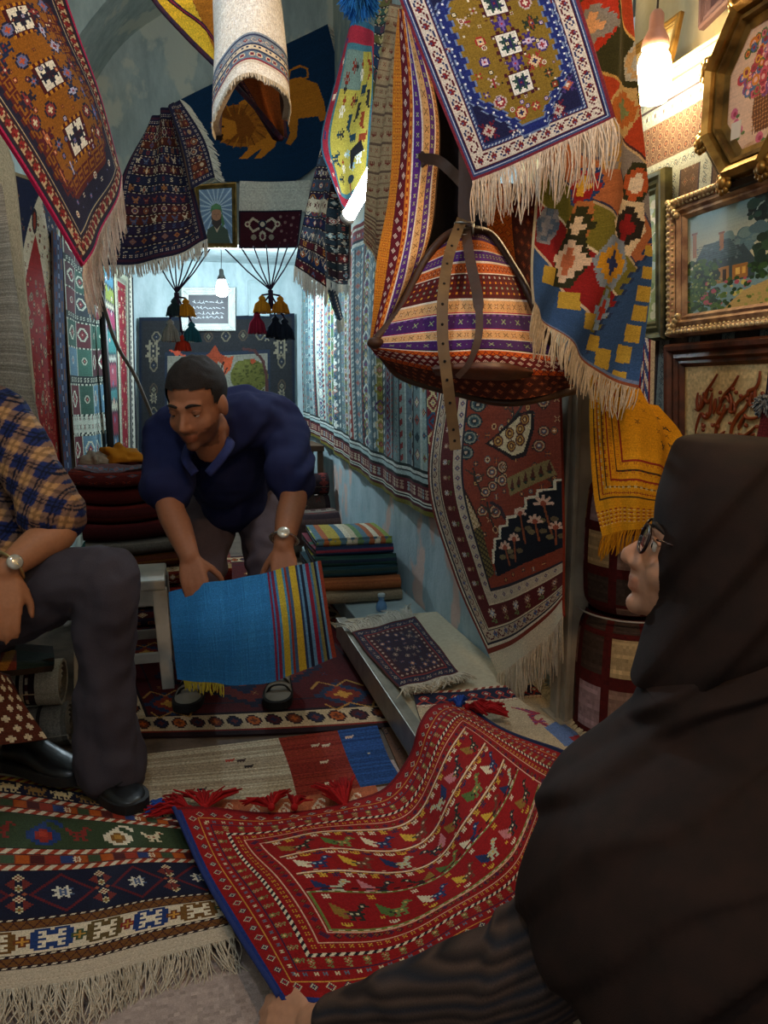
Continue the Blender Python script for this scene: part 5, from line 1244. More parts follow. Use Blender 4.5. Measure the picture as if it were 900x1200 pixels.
for i,(x,m,p) in enumerate([(30,'boteh',R_('#d0c2a2 #6a5020 #b07a3a')),(66,'bird2',R_('#7a2a24 #5a1c1c #33412a')),(104,'boteh',R_('#22386a #8a2a24 #a83a2a')),(140,'bird2',R_('#7a2a24 #5a1c1c #33412a')),(180,'boteh',R_('#d8ccb4 #7a5424 #b0803a')),(222,'bird2',R_('#d0c2a2 #33412a #8a3a24'))]): c.stamp(m,p,x,q+25,4 if m=='boteh' else 3,0,False)
wr(); q=bd(13,'#7a3420'); sqs(q,13); wr(); q=bd(62,'#171a2e')
for x in (10,80,150,220): 
    for k in range(4): c.stamp('dia5',[R_('#c9bc9a #7a2f24 #d0c4a6'),R_('#c9bc9a #6a6a3a #8a4a24')][k%2],x,q+9+k*14,2)
for x in (45,115,185,250): c.dia(x,q+31,26,26,'#5a1c22',2); c.dia(x,q+31,22,22,'#1b1d33',2); c.stamp('star8',R_('#c9c4b4 #4a5a7a #c9c4b4'),x,q+31,2); [c.stamp('tri',R_('#6a2a26'),x+s*24,q+31+t*14,2,0 if s<0 else 2) for s in(-1,1) for t in (-1,1)]; [c.stamp('dia5',R_('#8a3a2a #a86a3a #2a3a5a'),x+s*30,q+31) for s in (-1,1)]
for k in range(2):
    q=bd(4,'#241820'); c.bar(q+1,2,'#cdbfa6','#241820',4,1); q=bd(10,'#6a4420'); c.zig(q+5,4,10,2,'#3a1c1c'); 
    if k==0:
        q=bd(32,'#cdbfa6'); c.rect(0,q,260,q+1,'#241820')
        for i,x in enumerate(range(16,260,44)): 
            c.stamp('brick',R_(['#1f3468 #d8ccb4','#6a4a24 #d8ccb4','#22386a #d8ccb4','#5a4a2a #d8ccb4'][i%4]),x,q+16,3); c.stamp('cross',R_(['#7a1f20 #a8803a','#6a3a20 #c08a3a','#3a4a34 #a8803a'][i%3]),x+22,q+16,2)
q=bd(4,'#241820'); c.bar(q+1,2,'#cdbfa6','#241820',4,1); bd(294-y,'#b9ab96'); c.bar(286,1,'#a3937e','#b9ab96',2)
zr=[[(-90,898,.03),(0,906,.03),(70,918,.03),(140,932,.03),(206,950,.03)],[(-90,955,.08),(0,958,.08),(80,965,.06),(150,970,.04),(214,975,.03)],[(-90,1020,.10),(0,1022,.10),(90,1020,.09),(165,1012,.05),(236,1012,.03)],[(-90,1090,.08),(0,1090,.08),(100,1078,.075),(180,1062,.05),(258,1052,.03)],[(-90,1172,.04),(0,1160,.04),(90,1148,.04),(170,1126,.03),(276,1098,.03)]]
o=gz('soumak_rug',zr,c,'navy and green banded flat-woven rug with camels and a cream fringe at lower left','rug' and None,th=.006,m=FLAT,back='#4a3a34')
fringe(o,o_g['soumak_rug'][-1],A([.02,-.9,-.35]),.075,330,'#d2c6b2',.0014,.3,.05,c2='#b4a690',spread=.5,out=(.3,0,.25))
# ---- red soumak across the front
c=Cv(340,250,'#8a1416'); RB='#8e1518'
c.rect(0,0,5,250,'#1f3272'); c.rect(0,0,340,4,'#6a1014'); c.rect(335,0,340,250,'#1c2440'); c.rect(0,246,340,250,'#1f3272')
def ins(i,w,bg): 
    m=np.minimum(np.minimum(c.X,339-c.X),np.minimum(c.Y,249-c.Y)); c.a[(m>=i)&(m<i+w)]=lin(bg)
def rg(i,m,p,st,k=1): c.row(m,p,i,340-i,i+3,st,k); c.row(m,p,i,340-i,249-i-3,st,k); c.colm(m,p,i,250-i,i+3,st,k); c.colm(m,p,i,250-i,339-i-3,st,k)
rg(9,'dia',[R_('#c9bc9a #23264a #8e1518'),R_('#23264a #c9bc9a #23264a')],12); ins(16,1,'#c08a3a'); rg(19,'hh',[R_('#c9bc9a'),R_('#5a6a7a')],7); ins(25,1,'#2a2040'); rg(27,'flower',[R_('#8a8a5a #a83a24 #c9bc9a #8a8a5a'),R_('#6a7a4a #c9a45a #c9bc9a #6a7a4a')],12); 
m=np.minimum(np.minimum(c.X,339-c.X),np.minimum(c.Y,249-c.Y)); k=((c.X+c.Y)//3)%2==0; c.a[(m>=36)&(m<39)&k]=lin('#d8ccb0'); c.a[(m>=36)&(m<39)&~k]=lin('#1d1a24')
rg(41,'x3',[R_('#c9a43a #c9a43a'),R_('#c9a43a #8e1518')],6); ins(47,1,'#d0a48a'); rg(49,'dia5',[R_('#23264a #5a1014 #23264a'),R_('#4a1014 #8a5a2a #4a1014')],7); ins(56,1,'#d8b09a')
pals=[R_('#8a6a2c #2a2a24 #c9bc9a #8a3a3a'),R_('#4f6a34 #6a7a44 #c9a45a #2a2a24'),R_('#d8ccb0 #23305a #9ab0c0 #8e1518'),R_('#c9a43a #6a3a2c #c9bc9a #3a4a34'),R_('#23305a #b0b49a #c9a45a #2a2a24'),R_('#c07a80 #2a2a30 #d8ccb0 #8a6a2c')]
yy=58
for rI in range(4):
    yc=74+rI*34
    c.rect(60,yc-18,280,yc-16,'#d8c4a4'); c.bar(yc-15,1,'#c9a43a','#3a4a34',4,0,60,280)
    for i in range(7): c.stamp('bird',pals[(i+rI*2)%6],78+i*31,yc+3,2,0,(i+rI)%5==4); 
    c.row('comb' if rI%2 else 'ladder',[R_('#d8ccb0'),R_('#c9a43a'),R_('#23264a'),R_('#d8ccb0')],62,278,yc-11,9); c.row('dash',[R_('#23305a'),R_('#c9bc9a'),R_('#3a1a24')],62,278,yc+14,8); 
    c.rect(60,yc+16,280,yc+17,'#c08a5a')
# larger birds in the near row, inside a green frame
c.rect(58,150,282,192,RB); 
for (a,b,d,e,cc) in ((58,150,282,152,'#6a7a3a'),(58,190,282,192,'#6a7a3a'),(58,150,60,192,'#6a7a3a')): c.rect(a,b,d,e,cc); 
c.bar(150,1,'#d8ccb0','#6a7a3a',4,0,58,282); c.bar(191,1,'#d8ccb0','#6a7a3a',4,0,58,282)
for i in range(7): c.stamp('bird',pals[i%6],80+i*31,173,2); c.stamp('ladder',[R_('#d8ccb0'),R_('#c9a43a')][i%2],68+i*31,157,1); c.stamp('comb',[R_('#c9a43a'),R_('#d8ccb0')][i%2],72+i*31,186); c.stamp('hh',R_('#c9a43a'),98+i*31,180)
c.bar(146,2,'#8e1518','#3a1018',5,1,58,282); c.row('dia5',[R_('#2a1a30 #8a5a2a #8e1518')],58,282,197,8)
z=[[(203,951,.058),(262,946,.034),(330,946,.034),(400,946,.032),(446,930,.045),(474,886,.11),(490,850,.172),(508,829,.170),(541,824,.168)],
   [(228,1000,.058),(285,990,.05),(355,985,.055),(420,982,.06),(478,962,.08),(512,918,.14),(538,876,.178),(556,850,.176),(578,846,.172)],
   [(254,1050,.058),(318,1034,.075),(392,1026,.085),(460,1016,.095),(516,1000,.115),(552,962,.16),(580,912,.182),(598,874,.178),(620,866,.172)],
   [(288,1108,.058),(356,1092,.09),(432,1080,.105),(500,1062,.115),(556,1042,.13),(592,1002,.165),(618,948,.182),(636,902,.178),(656,882,.17)],
   [(331,1174,.07),(394,1172,.10),(470,1150,.11),(540,1122,.12),(596,1086,.13),(632,1040,.16),(656,984,.175),(676,930,.172),(694,896,.165)]]
o=gz('red_soumak',z,c,'red flat-woven rug with rows of birds and a blue edge, draped over the platform corner',th=.006,m=FLAT,back='#5a2020',rim='#1f3272',wav=[(.004,3,1,0),(.010,2.1,1.1,2)])
red=o
mb=MB(); gg=o_g['red_soumak']; mb.tube(gg[::6,0],.005,6); mb.build('edge_cord',mat('blue_cord','#1f3270',.9,0,300,.4),red)
mb=MB(); mb.tube(gg[::6,-1],.004,6); mb.build('edge_cord',mat('dark_blue_cord','#1f2a50',.9,0,300,.4),red)
def tassel(par,p,d,L,n,col,spread,name='tassel'):
    mb=MB(); d=A(d,float)/np.linalg.norm(d); s=np.cross(d,[0,0,1.]); s/=np.linalg.norm(s)
    mb.ell(p,(.009,.009,.009),col)
    for k in range(n):
        a=random.uniform(-1,1)*spread; e=p+(d+s*a)*L*random.uniform(.7,1.1); mid=(A(p)+e)/2+A([0,0,random.uniform(0,.022)]); e[2]=max(.006,e[2]+random.uniform(-.004,.008))
        mb.tube([p,mid,e],[.0032,.003,.002],4,lin(col)*random.uniform(.7,1.2),cap=False)
    return mb.build(name,COTTON,par)
for px,py,z,d,L,n,col,sp in [(206,950,.036,(-.4,.4,0),.06,30,'#9a1518',.9),(240,947,.04,(.2,1,0),.075,60,'#a0181a',1.2),(222,948,.04,(-1,.5,0),.08,40,'#941417',.7),(318,946,.04,(-.2,1,0),.05,50,'#9a1518',1.4),(405,946,.04,(-.1,1,.1),.10,110,'#a0181a',.55),(548,828,.178,(.6,-.5,0),.06,45,'#8e1216',.7),(560,832,.178,(.9,-.2,.0),.07,50,'#94161a',.6),(538,826,.178,(.1,.5,0),.022,30,'#24489a',1.2),(345,946,.04,(.6,1,0),.04,24,'#9a1518',.9)]: tassel(red,onZ(px,py,z),d,L,n,col,sp)
tassel(red,onZ(198,948,.034),(-.9,.3,0),.05,34,'#24489a',.6)
# ---- rugs on the platform
c=Cv(110,130,'#2a1c2a'); c.ringf(0,3,'#4a1a1c'); c.border(3,10,'#1d2036','scroll',[R_('#a89a84 #8a3a34'),R_('#6a4a44 #c9b49a')],11); c.ringf(13,2,'#7a2a24'); c.border(15,8,'#3a1a20','dia5',[R_('#8a6a5a #c9b49a #2a3a5a')],8); c.scatter(['ros','flower','leaf','crab'],[R_('#8a7a6a #5a2028 #c9b49a #3a4a5a'),R_('#3a4668 #a06a4a #c9b49a #5a2028')],50,26,26,84,104,1,10)
o=gz('platform_rug',[[(412,741),(450,732),(486,722)],[(436,772),(478,761),(510,752)],[(468,806),(506,797),(538,788)]],c,'dark navy and red rug with shaggy cream fringes lying on the platform',PZ+.009,th=.007,wav=[(.002,2,2,0)])
g=o_g['platform_rug']; fringe(o,g[0],A([-.1,1,.25]),.10,170,'#b9b4a4',.0024,.3,.15,spread=.5,out=(0,.1,.35)); fringe(o,g[-1],A([.1,-1,.25]),.085,190,'#c2b7a2',.0024,.3,.15,spread=.5,out=(0,-.1,.35))
c=Cv(150,110,'#b3a083'); c.rect(0,0,150,26,'#1d2036'); c.bar(0,4,'#8a3a2a','#c9b49a',5,1); 
for i in range(9): c.stamp('step',R_('#b8402a #c9bca0 #3a4a7a'),10+i*17,14,1); c.zig(22,4,17,3,'#8a2a20'); 
c.rect(0,26,150,29,'#c9b49a'); c.zig(28,2,6,1,'#7a2a24')
for k in range(5): c.line([(92+k*5,44+k*2),(110+k*3,56),(104,70-k*3),(120,64+k*4)],2.2,['#9a3040','#7a3a6a','#b04a44','#5a3a5a','#9a3040'][k])
c.poly([(112,76),(140,70),(150,88),(150,110),(118,100)],'#5a6f9a'); c.poly([(134,92),(150,90),(150,110),(138,106)],'#8a3034'); c.scatter(['x3','ros5'],[R_('#9a4a3a #c9b49a #7a3a4a')],10,10,40,80,100)
o=gz('cream_rug',[[(484,812),(560,806),(622,800)],[(494,845),(590,838),(652,832)],[(520,898),(630,892),(694,878)]],c,'cream rug with a navy zigzag band lying on the platform behind the red rug',PZ+.010,th=.007,wav=[(.0015,2,2,0)])
g=o_g['cream_rug']; fringe(o,g[:,-1],A([1,.1,.3]),.05,130,'#c2b596',.0024,.3,.15,spread=.6,out=(.1,0,.4))
# small blue glass jar on the step
q=onZ(447,716,.09); root=empty('glass_jar',q,'small blue glass jar on the pale step by the wall','jar'); mb=MB(); mb.lathe([(.014,0),(.022,.004),(.024,.02),(.020,.036),(.012,.046),(.012,.056),(.015,.06),(.015,.063)],q,20)
gm,nt,b=newmat('blue_glass'); b.inputs['Base Color'].default_value=(.25,.5,.85,1); b.inputs['Roughness'].default_value=.08; b.inputs['Transmission Weight'].default_value=.6; mb.build('body',gm,root)
mb=MB(); mb.lathe([(.012,.063),(.016,.064),(.016,.074),(.012,.077)],q,18); mb.build('lid',mat('pale_lid','#b9c9cc',.4),root)
# ---- folded kilims on the step, and the piles
def folded(name,x0,y0,z0,w,dp,layers,t,cv,label,cat='folded rug',rot=0,group=None,m=None,fr=None,back=None,base=0.):
    """one textile folded over itself; the rounded folds face the room"""
    h=layers*t; r=h/2-.003; pts=[(x,z0+.003) for x in np.linspace(1,.0,9)]
    pts+=[(-r*math.sin(q)/dp*.8,z0+.003+r-r*math.cos(q)) for q in np.linspace(.3,math.pi-.3,6)]+[(x,z0+.003+2*r) for x in np.linspace(0,1,9)]
    cs,sn=math.cos(rot),math.sin(rot); rows=[]
    for s,z in pts:
        row=[]
        for u in np.linspace(0,1,6):
            x,y=x0+cs*(u*w)-sn*s*dp,y0+sn*(u*w)+cs*s*dp; row.append(A([x,y,z+(z-base)*.05*math.sin(9*x+1)*math.sin(8*y)]))
        rows.append(row)
    G=np.array(rows); o=sheet(name,G,cv,h*.36,back or '#4a3a30',None,m,face=(0,-1,0),both=True); tag(o,label,cat,group)
    if fr:
        e=[A(r_[fr[1]]) for r_ in rows][9:-2]; fringe(o,e,fr[2],.06,40,fr[0],.003,.3,.3)
    return o
def plainc(w,h,cols,mots,seed): 
    r=random.Random(seed); c=Cv(w,h,cols[0]); y=0
    while y<h:
        hh=r.choice([4,6,9,14]); c.rect(0,y,w,y+hh,r.choice(cols)); 
        if hh>8 and mots: c.row(r.choice(['dia','x','star','hook']),[R_(' '.join(r.choice(mots) for _ in range(3)))],0,w,y+hh/2,r.choice([10,13]))
        y+=hh
    return c
# left pile, from the bottom up
zz=0.0; xl=onY(94,600,3.25)[0]
LP=[(.07,['#4a1a1a','#6a2418','#2a2030'],['#b8a080','#8a4a24'],'patterned dark red folded rug at the foot of the left pile'),(.07,['#6a1c1c','#8a2a1c','#2a1c2a'],['#b8a080','#c0803a','#c9b49a'],'red folded rug with pale checks, second from the bottom of the left pile'),(.065,['#5a1818','#7a2a1a','#c9ae84'],['#c9b49a','#8a5a2a'],'red and cream checked folded rug in the lower middle of the left pile'),(.05,['#7a4a1c','#6a3a1a','#5a2a1a'],[], 'tawny folded blanket in the middle of the left pile'),(.045,['#6a6258','#5a5248','#7a7064'],[], 'grey folded blanket with pale fringe in the left pile'),(.06,['#4a1416','#3f1214','#571a1a'],[], 'plain dark red folded rug just above the grey blanket'),(.06,['#5a1a18','#4a1614','#3f1214'],[], 'rust red folded rug, third from the top of the left pile'),(.055,['#481418','#561a1c','#3a1016'],[], 'deep crimson folded rug, second from the top of the left pile'),(.05,['#5a2018','#481616','#2a1a2a'],['#8a3a2a','#3a4a5a'],'maroon patterned folded rug on top of the left pile')]
for i,(h,cols,mo,lab) in enumerate(LP):
    h*=1.26
    folded('folded_rug',xl+random.uniform(-.03,.03),3.22+random.uniform(-.03,.03),zz,.56+random.uniform(-.03,.03),.42,2,h/2,plainc(90,150,cols,mo,i+3),lab,'folded rug',random.uniform(-.04,.04),'folded rugs in the left pile',fr=(['#8a8474','#2a5a5a','#6a6458'][i%3],0,(-.7,-.7,-.5)) if i in (3,4,6,7) else None); zz+=h+.004
def heap(name,cen,rad,col,label,seed,cat='cloth',m=None):
    mb=MB(); mb.ell((0,0,0),(1,1,1),col,nu=40,nv=22); V=mb.v[0]; out=[]
    for v in V:
        n=mnoise.fractal(Vector(v)*1.7+Vector((seed,0,0)),1.0,2.0,4); k=1+.28*n+.12*math.sin(9*v[0]+4*v[1]+seed); out.append([v[0]*k*rad[0]+cen[0],v[1]*k*rad[1]+cen[1],max(0,v[2]*k+.35)*rad[2]+cen[2]])
    mb.v=[np.array(out)]; mb.c=[lin(col[(i//7)%len(col)] if isinstance(col,list) else col) for i in range(len(mb.f))]; return tag(mb.build(name,m or FLAT,None),label,cat)
MB_add=MB.add
def hp(cen,rad,cols,label,seed):
    return heap('crumpled_cloth',cen,rad,cols[0],label,seed)
hp(onY(140,541,3.36)+A([0,0,-.0]),(.09,.07,.05),['#a8701a'],'mustard crumpled cloth on top of the left pile',1)
hp(onY(165,543,3.40),(.09,.07,.035),['#5a2a24'],'rust crumpled cloth beside the mustard one on the left pile',2)
hp(onY(196,541,3.36),(.08,.06,.03),['#7a8a84'],'pale grey-green crumpled cloth on the right end of the left pile',3)
hp(onY(112,543,3.34),(.06,.06,.035),['#8a8478'],'grey crumpled cloth on the left end of the left pile',4)
# right pile of kilims on the pale step
zz=.093
RP=[(.05,['#8a7a62','#9a8a70'],'beige folded rug at the bottom of the pile on the step'),(.05,['#9a5a34','#8a4c2c'],'orange-brown folded rug, second from the bottom on the step'),(.04,['#1f3a44','#24434c','#2a3a34'],'dark teal folded kilim in the middle of the pile on the step'),(.04,['#a89a2c','#2a4a44','#1f2a3a'],'yellow-edged green folded kilim in the pile on the step'),(.035,['#2a3a5a','#7a2a3a','#3a5a4a'],'blue and wine folded kilim, second from the top on the step'),(.03,['#8a9a4a','#c9b99a','#5a7a8a','#b8a040','#6a8a5a'],'multicoloured folded kilim with jagged bands on top of the pile on the step')]
for i,(h,cols,lab) in enumerate(RP):
    c=plainc(80,110,cols,[],i+30)
    if i==5:
        for k in range(14): c.poly([(k*6,0),(k*6+5,0),(k*6+8,110),(k*6+2,110)],random.choice(cols+['#d8cbb0','#3a5a7a','#b0603a']))
        c.a[::]=c.a
    w=.40-.012*i; folded('folded_kilim',.50+.008*i,3.06+.02*i,zz,w,.40,2,h/2,c,lab,'folded kilim',group='kilims on the pale step',m=FLAT,rot=-.04*(i%2),base=.093); zz+=h+.004
# far right: bench with rolled rugs below it
def rolled(name,p0,p1,r,cv,label,group=None,endc='#8a7a62',lines='#5a4a3c',cat='rolled rug',par=None):
    p0,p1=A(p0,float),A(p1,float); d=(p1-p0); L=np.linalg.norm(d); d/=L; u=np.cross(d,[0,0,1.]); u/=np.linalg.norm(u); v=np.cross(u,d)
    ct=[]
    for s in (0,.25,.5,.75,1):
        rr=r*(1+.03*math.sin(7*s+r*90)); ct.append([p0+d*L*s+(u*math.cos(a)+v*math.sin(a))*rr*(1+.04*a/6.28) for a in np.linspace(-.3,6.1,19)])
    mid=(p0+p1)/2; o=sheet(name,ct,cv,.008,endc,None,None,face='out')
    tag(o,label,cat,group)
    mb=MB(); k=9
    for e,sg in((p0,-1),(p1,1)):
        ring=[]; n=24
        for q in range(k): 
            rr=r*.985*(1-q/k); ring.append([e+d*sg*(.004*(q%2)-.006)+(u*math.cos(a)+v*math.sin(a))*rr for a in np.arange(n)/n*6.2832])
        V=np.array(ring).reshape(-1,3); F=[]
        for q in range(k-1):
            F=[(q*n+j,q*n+(j+1)%n,(q+1)*n+(j+1)%n,(q+1)*n+j) for j in range(n)]; mb2=[(a,b,c_,d_) for a,b,c_,d_ in F]; mb.add(V,mb2,endc if q%2==0 else lines)
        mb.add(V[-n:],[tuple(range(n))],lines)
    mb.build('rolled_end',WOOL,o); return o
mb=MB(); bw=empty('wooden_bench',(.70,5.1,0),'brown wooden bench in the far right corner','bench'); mb.box((.46,4.9,.60),(.90,5.35,.64)); mb.build('bench_top',mat('brown_wood','#5e4630',.6,0,40,.3,.3),bw,smooth=False,bevel=.005)
for x,y in((.47,4.92),(.86,4.92),(.47,5.30),(.86,5.30)): q=MB(); q.box((x,y,0),(x+.035,y+.035,.60)); q.build('leg',mat('brown_wood','#5e4630'),bw,smooth=False)
for i,(y,z,r,lab) in enumerate([(4.72,.085,.08,'dark rolled rug on the floor before the far bench'),(4.78,.245,.075,'dark rolled rug stacked on another before the far bench'),(4.80,.395,.07,'small dark rolled rug on top of two others before the far bench')]): rolled('rolled_rug',(.50,y,z),(.90,y+.02,z),r,plainc(60,60,['#2a1c20','#3a2424','#4a3a34'],['#8a7a64','#6a2a24'],50+i),lab,'rolled rugs before the far bench')
q=folded('folded_rug',.50,4.45,.0,.40,.17,6,.045,plainc(60,90,['#2a1a1e','#4a3430','#7a7468'],['#8a8474','#6a2a24'],61),'upright dark folded rug with pale edge before the rolled rugs','folded rug')
# ---- white stool
st=empty('stool',(-.235,2.66,0),'small worn white wooden stool beside the seated man','stool'); WW=mat('worn_white_paint','#d6d0c0',.5,0,25,.3,.25,'#aaa596',8)
sx0,sx1,sy0,sy1,sh=-.375,-.085,2.52,2.785,.385
mb=MB(); mb.box((sx0,sy0,sh-.035),(sx1,sy1,sh)); mb.build('seat',WW,st,smooth=False,bevel=.006)
mb=MB()
for a,b in(((sx0+.01,sy0+.008,sh-.09),(sx1-.01,sy0+.026,sh-.035)),((sx0+.01,sy1-.026,sh-.09),(sx1-.01,sy1-.008,sh-.035)),((sx0+.008,sy0+.026,sh-.09),(sx0+.026,sy1-.026,sh-.035)),((sx1-.026,sy0+.026,sh-.09),(sx1-.008,sy1-.026,sh-.035))): mb.box(a,b)
mb.build('apron',WW,st,smooth=False,bevel=.003)
for sx,dx in((sx0+.004,-.02),(sx1-.044,.02)):
    for sy,dy in((sy0+.004,-.02),(sy1-.044,.02)):
        mb=MB(); mb.hexa([(sx+dx,sy+dy,0),(sx+dx+.040,sy+dy,0),(sx+dx+.040,sy+dy+.040,0),(sx+dx,sy+dy+.040,0)],[(sx,sy,sh-.035),(sx+.05,sy,sh-.035),(sx+.05,sy+.05,sh-.035),(sx,sy+.05,sh-.035)]); mb.build('leg',WW,st,smooth=False,bevel=.004)
for a,b in(((sx0+.01,sy0-.004,.10),(sx1-.01,sy0+.012,.135)),((sx0+.01,sy1-.012,.10),(sx1-.01,sy1+.004,.135)),((sx1-.006,sy0+.02,.16),(sx1+.008,sy1-.02,.19)),((sx0-.008,sy0+.02,.16),(sx0+.006,sy1-.02,.19))): mb=MB(); mb.box(a,b); mb.build('stretcher',WW,st,smooth=False,bevel=.003)
# ---- pile of rolls that the seated man sits on
def RL(px0,py0,px1,py1,d0,d1): return P(px0,py0,d0),P(px1,py1,d1)
c=Cv(150,110,'#b9ab90'); c.scatter(['crab','star','leaf','flower','boteh'],[R_('#1d1d2a #6a2a24 #b9ab90 #3a3a4a'),R_('#4a2024 #1d2440 #c9bca0 #2a2a34')],60,4,4,100,106,2,16); c.rect(104,0,108,110,'#1d1d24'); c.rect(112,0,124,110,'#2a1a1e'); c.vbar(114,3,'#b9ab90','#4a2024',5)
c=c.T()
a,b=RL(-90,806,74,798,1.97,2.04); rolled('rolled_rug',a,b,.061,c,'cream rolled rug with black and red motifs under the seated man','rolls under the seated man','#a89a80','#6a5c48')
a,b=RL(-90,872,84,846,2.0,2.05); c=Cv(80,110,'#7f776a'); [c.rect(0,y,80,y+2,random.choice(['#8a8274','#6f685c','#958c7c'])) for y in range(0,110,2)]; c.rect(0,88,80,91,'#3a3430'); rolled('rolled_rug',a,b,.058,c,'grey rolled blanket under the cream roll by the seated man','rolls under the seated man','#8f8674','#5a5448')
a,b=RL(-90,915,95,883,2.05,2.10); rolled('rolled_rug',(a[0],a[1]+.09,.06),(b[0],b[1]+.09,.06),.048,plainc(60,90,['#8f8878','#a0988a'],[],71),'pale rolled rug lowest behind the seated man shoes','rolls under the seated man','#a8a08e','#6a6458')
c=Cv(110,40,'#5a3a1a'); c.bar(0,40,'#6a2a1a','#8a5a20',9,.3); c.rect(0,0,110,10,'#2a2420'); c.rect(70,10,110,40,'#1f2a24')
pr('seat_rug',[[P(-90,745,2.12),P(0,752,2.12),P(62,757,2.12)],[P(-90,764,1.86),P(0,770,1.88),P(64,774,1.92)],[P(-90,782,1.82),P(0,786,1.84),P(62,780,1.90)]],c,'brown striped folded blanket the seated man sits on','blanket',.02,'#3a2a1c','#3a2a1c')
c=Cv(60,70,'#4f2416'); c.tile('cross',[R_('#c2ae8c #c2ae8c')],0,0,60,70,13,10,1,True)
pr('checked_rug',[[P(-60,785,1.80),P(-10,786,1.80),P(8,792,1.80)],[P(-60,830,1.78),P(0,830,1.78),P(30,828,1.80)],[P(-60,878,1.76),P(10,872,1.76),P(56,866,1.80)]],c,'brown rug with cream stepped crosses draped below the seated man','rug',.015,'#3a1a10')
# ================================================================ people
def fuse(mb,name,m,parent,voxel=.006,it=6,fac=.5,colf=None,disp=None,up=None):
    """grow one continuous surface from the joined limbs"""
    me=mb.mesh(name+'_raw'); o=bpy.data.objects.new(name+'_raw',me); COL.objects.link(o)
    r=o.modifiers.new('r','REMESH'); r.mode='VOXEL'; r.voxel_size=voxel; r.use_smooth_shade=True
    s=o.modifiers.new('s','SMOOTH'); s.factor=fac; s.iterations=it
    bpy.context.view_layer.update(); dg=bpy.context.evaluated_depsgraph_get()
    nm=bpy.data.meshes.new_from_object(o.evaluated_get(dg)); bpy.data.objects.remove(o); bpy.data.meshes.remove(me)
    nm.name=name; n=len(nm.vertices); V=np.empty(n*3,np.float32); nm.vertices.foreach_get('co',V); V=V.reshape(-1,3).astype(float)
    if disp is not None:
        N=np.empty(n*3,np.float32); nm.vertices.foreach_get('normal',N); V=V+N.reshape(-1,3)*disp(V)[:,None]; nm.vertices.foreach_set('co',V.astype(np.float32).ravel())
    F=len(nm.polygons); C=V
    for a in list(nm.attributes):
        if a.name=='Col': nm.attributes.remove(a)
    at=nm.attributes.new('Col','FLOAT_COLOR','POINT'); cc=np.ones((n,4),np.float32); cc[:,:3]=colf(C) if colf else .5
    at.data.foreach_set('color',cc.ravel()); nm.polygons.foreach_set('use_smooth',np.ones(F,bool)); nm.materials.clear(); nm.update()
    return put(name,nm,m,parent)
def nz(V,s,seed=0.): return np.array([mnoise.noise(Vector((v[0]*s+seed,v[1]*s,v[2]*s))) for v in V])
def flat(c): 
    c=lin(c); return lambda C: np.tile(c,(len(C),1))
def limb(mb,pts,rs,n=14,m=None,flat=1.0):
    p=cr([A(q) for q in pts],max(8,(len(pts)-1)*7)); r=cr(np.array(rs,float)[:,None],len(p))[:,0]; mb.tube(p,r,n,flat=flat); mb.ell(p[0],(r[0],)*3); mb.ell(p[-1],(r[-1],)*3)
def basis(f,up):
    f=A(f,float)/np.linalg.norm(f); x=np.cross(f,up); x/=np.linalg.norm(x); z=np.cross(x,f); return x,f,z      # x = person's right
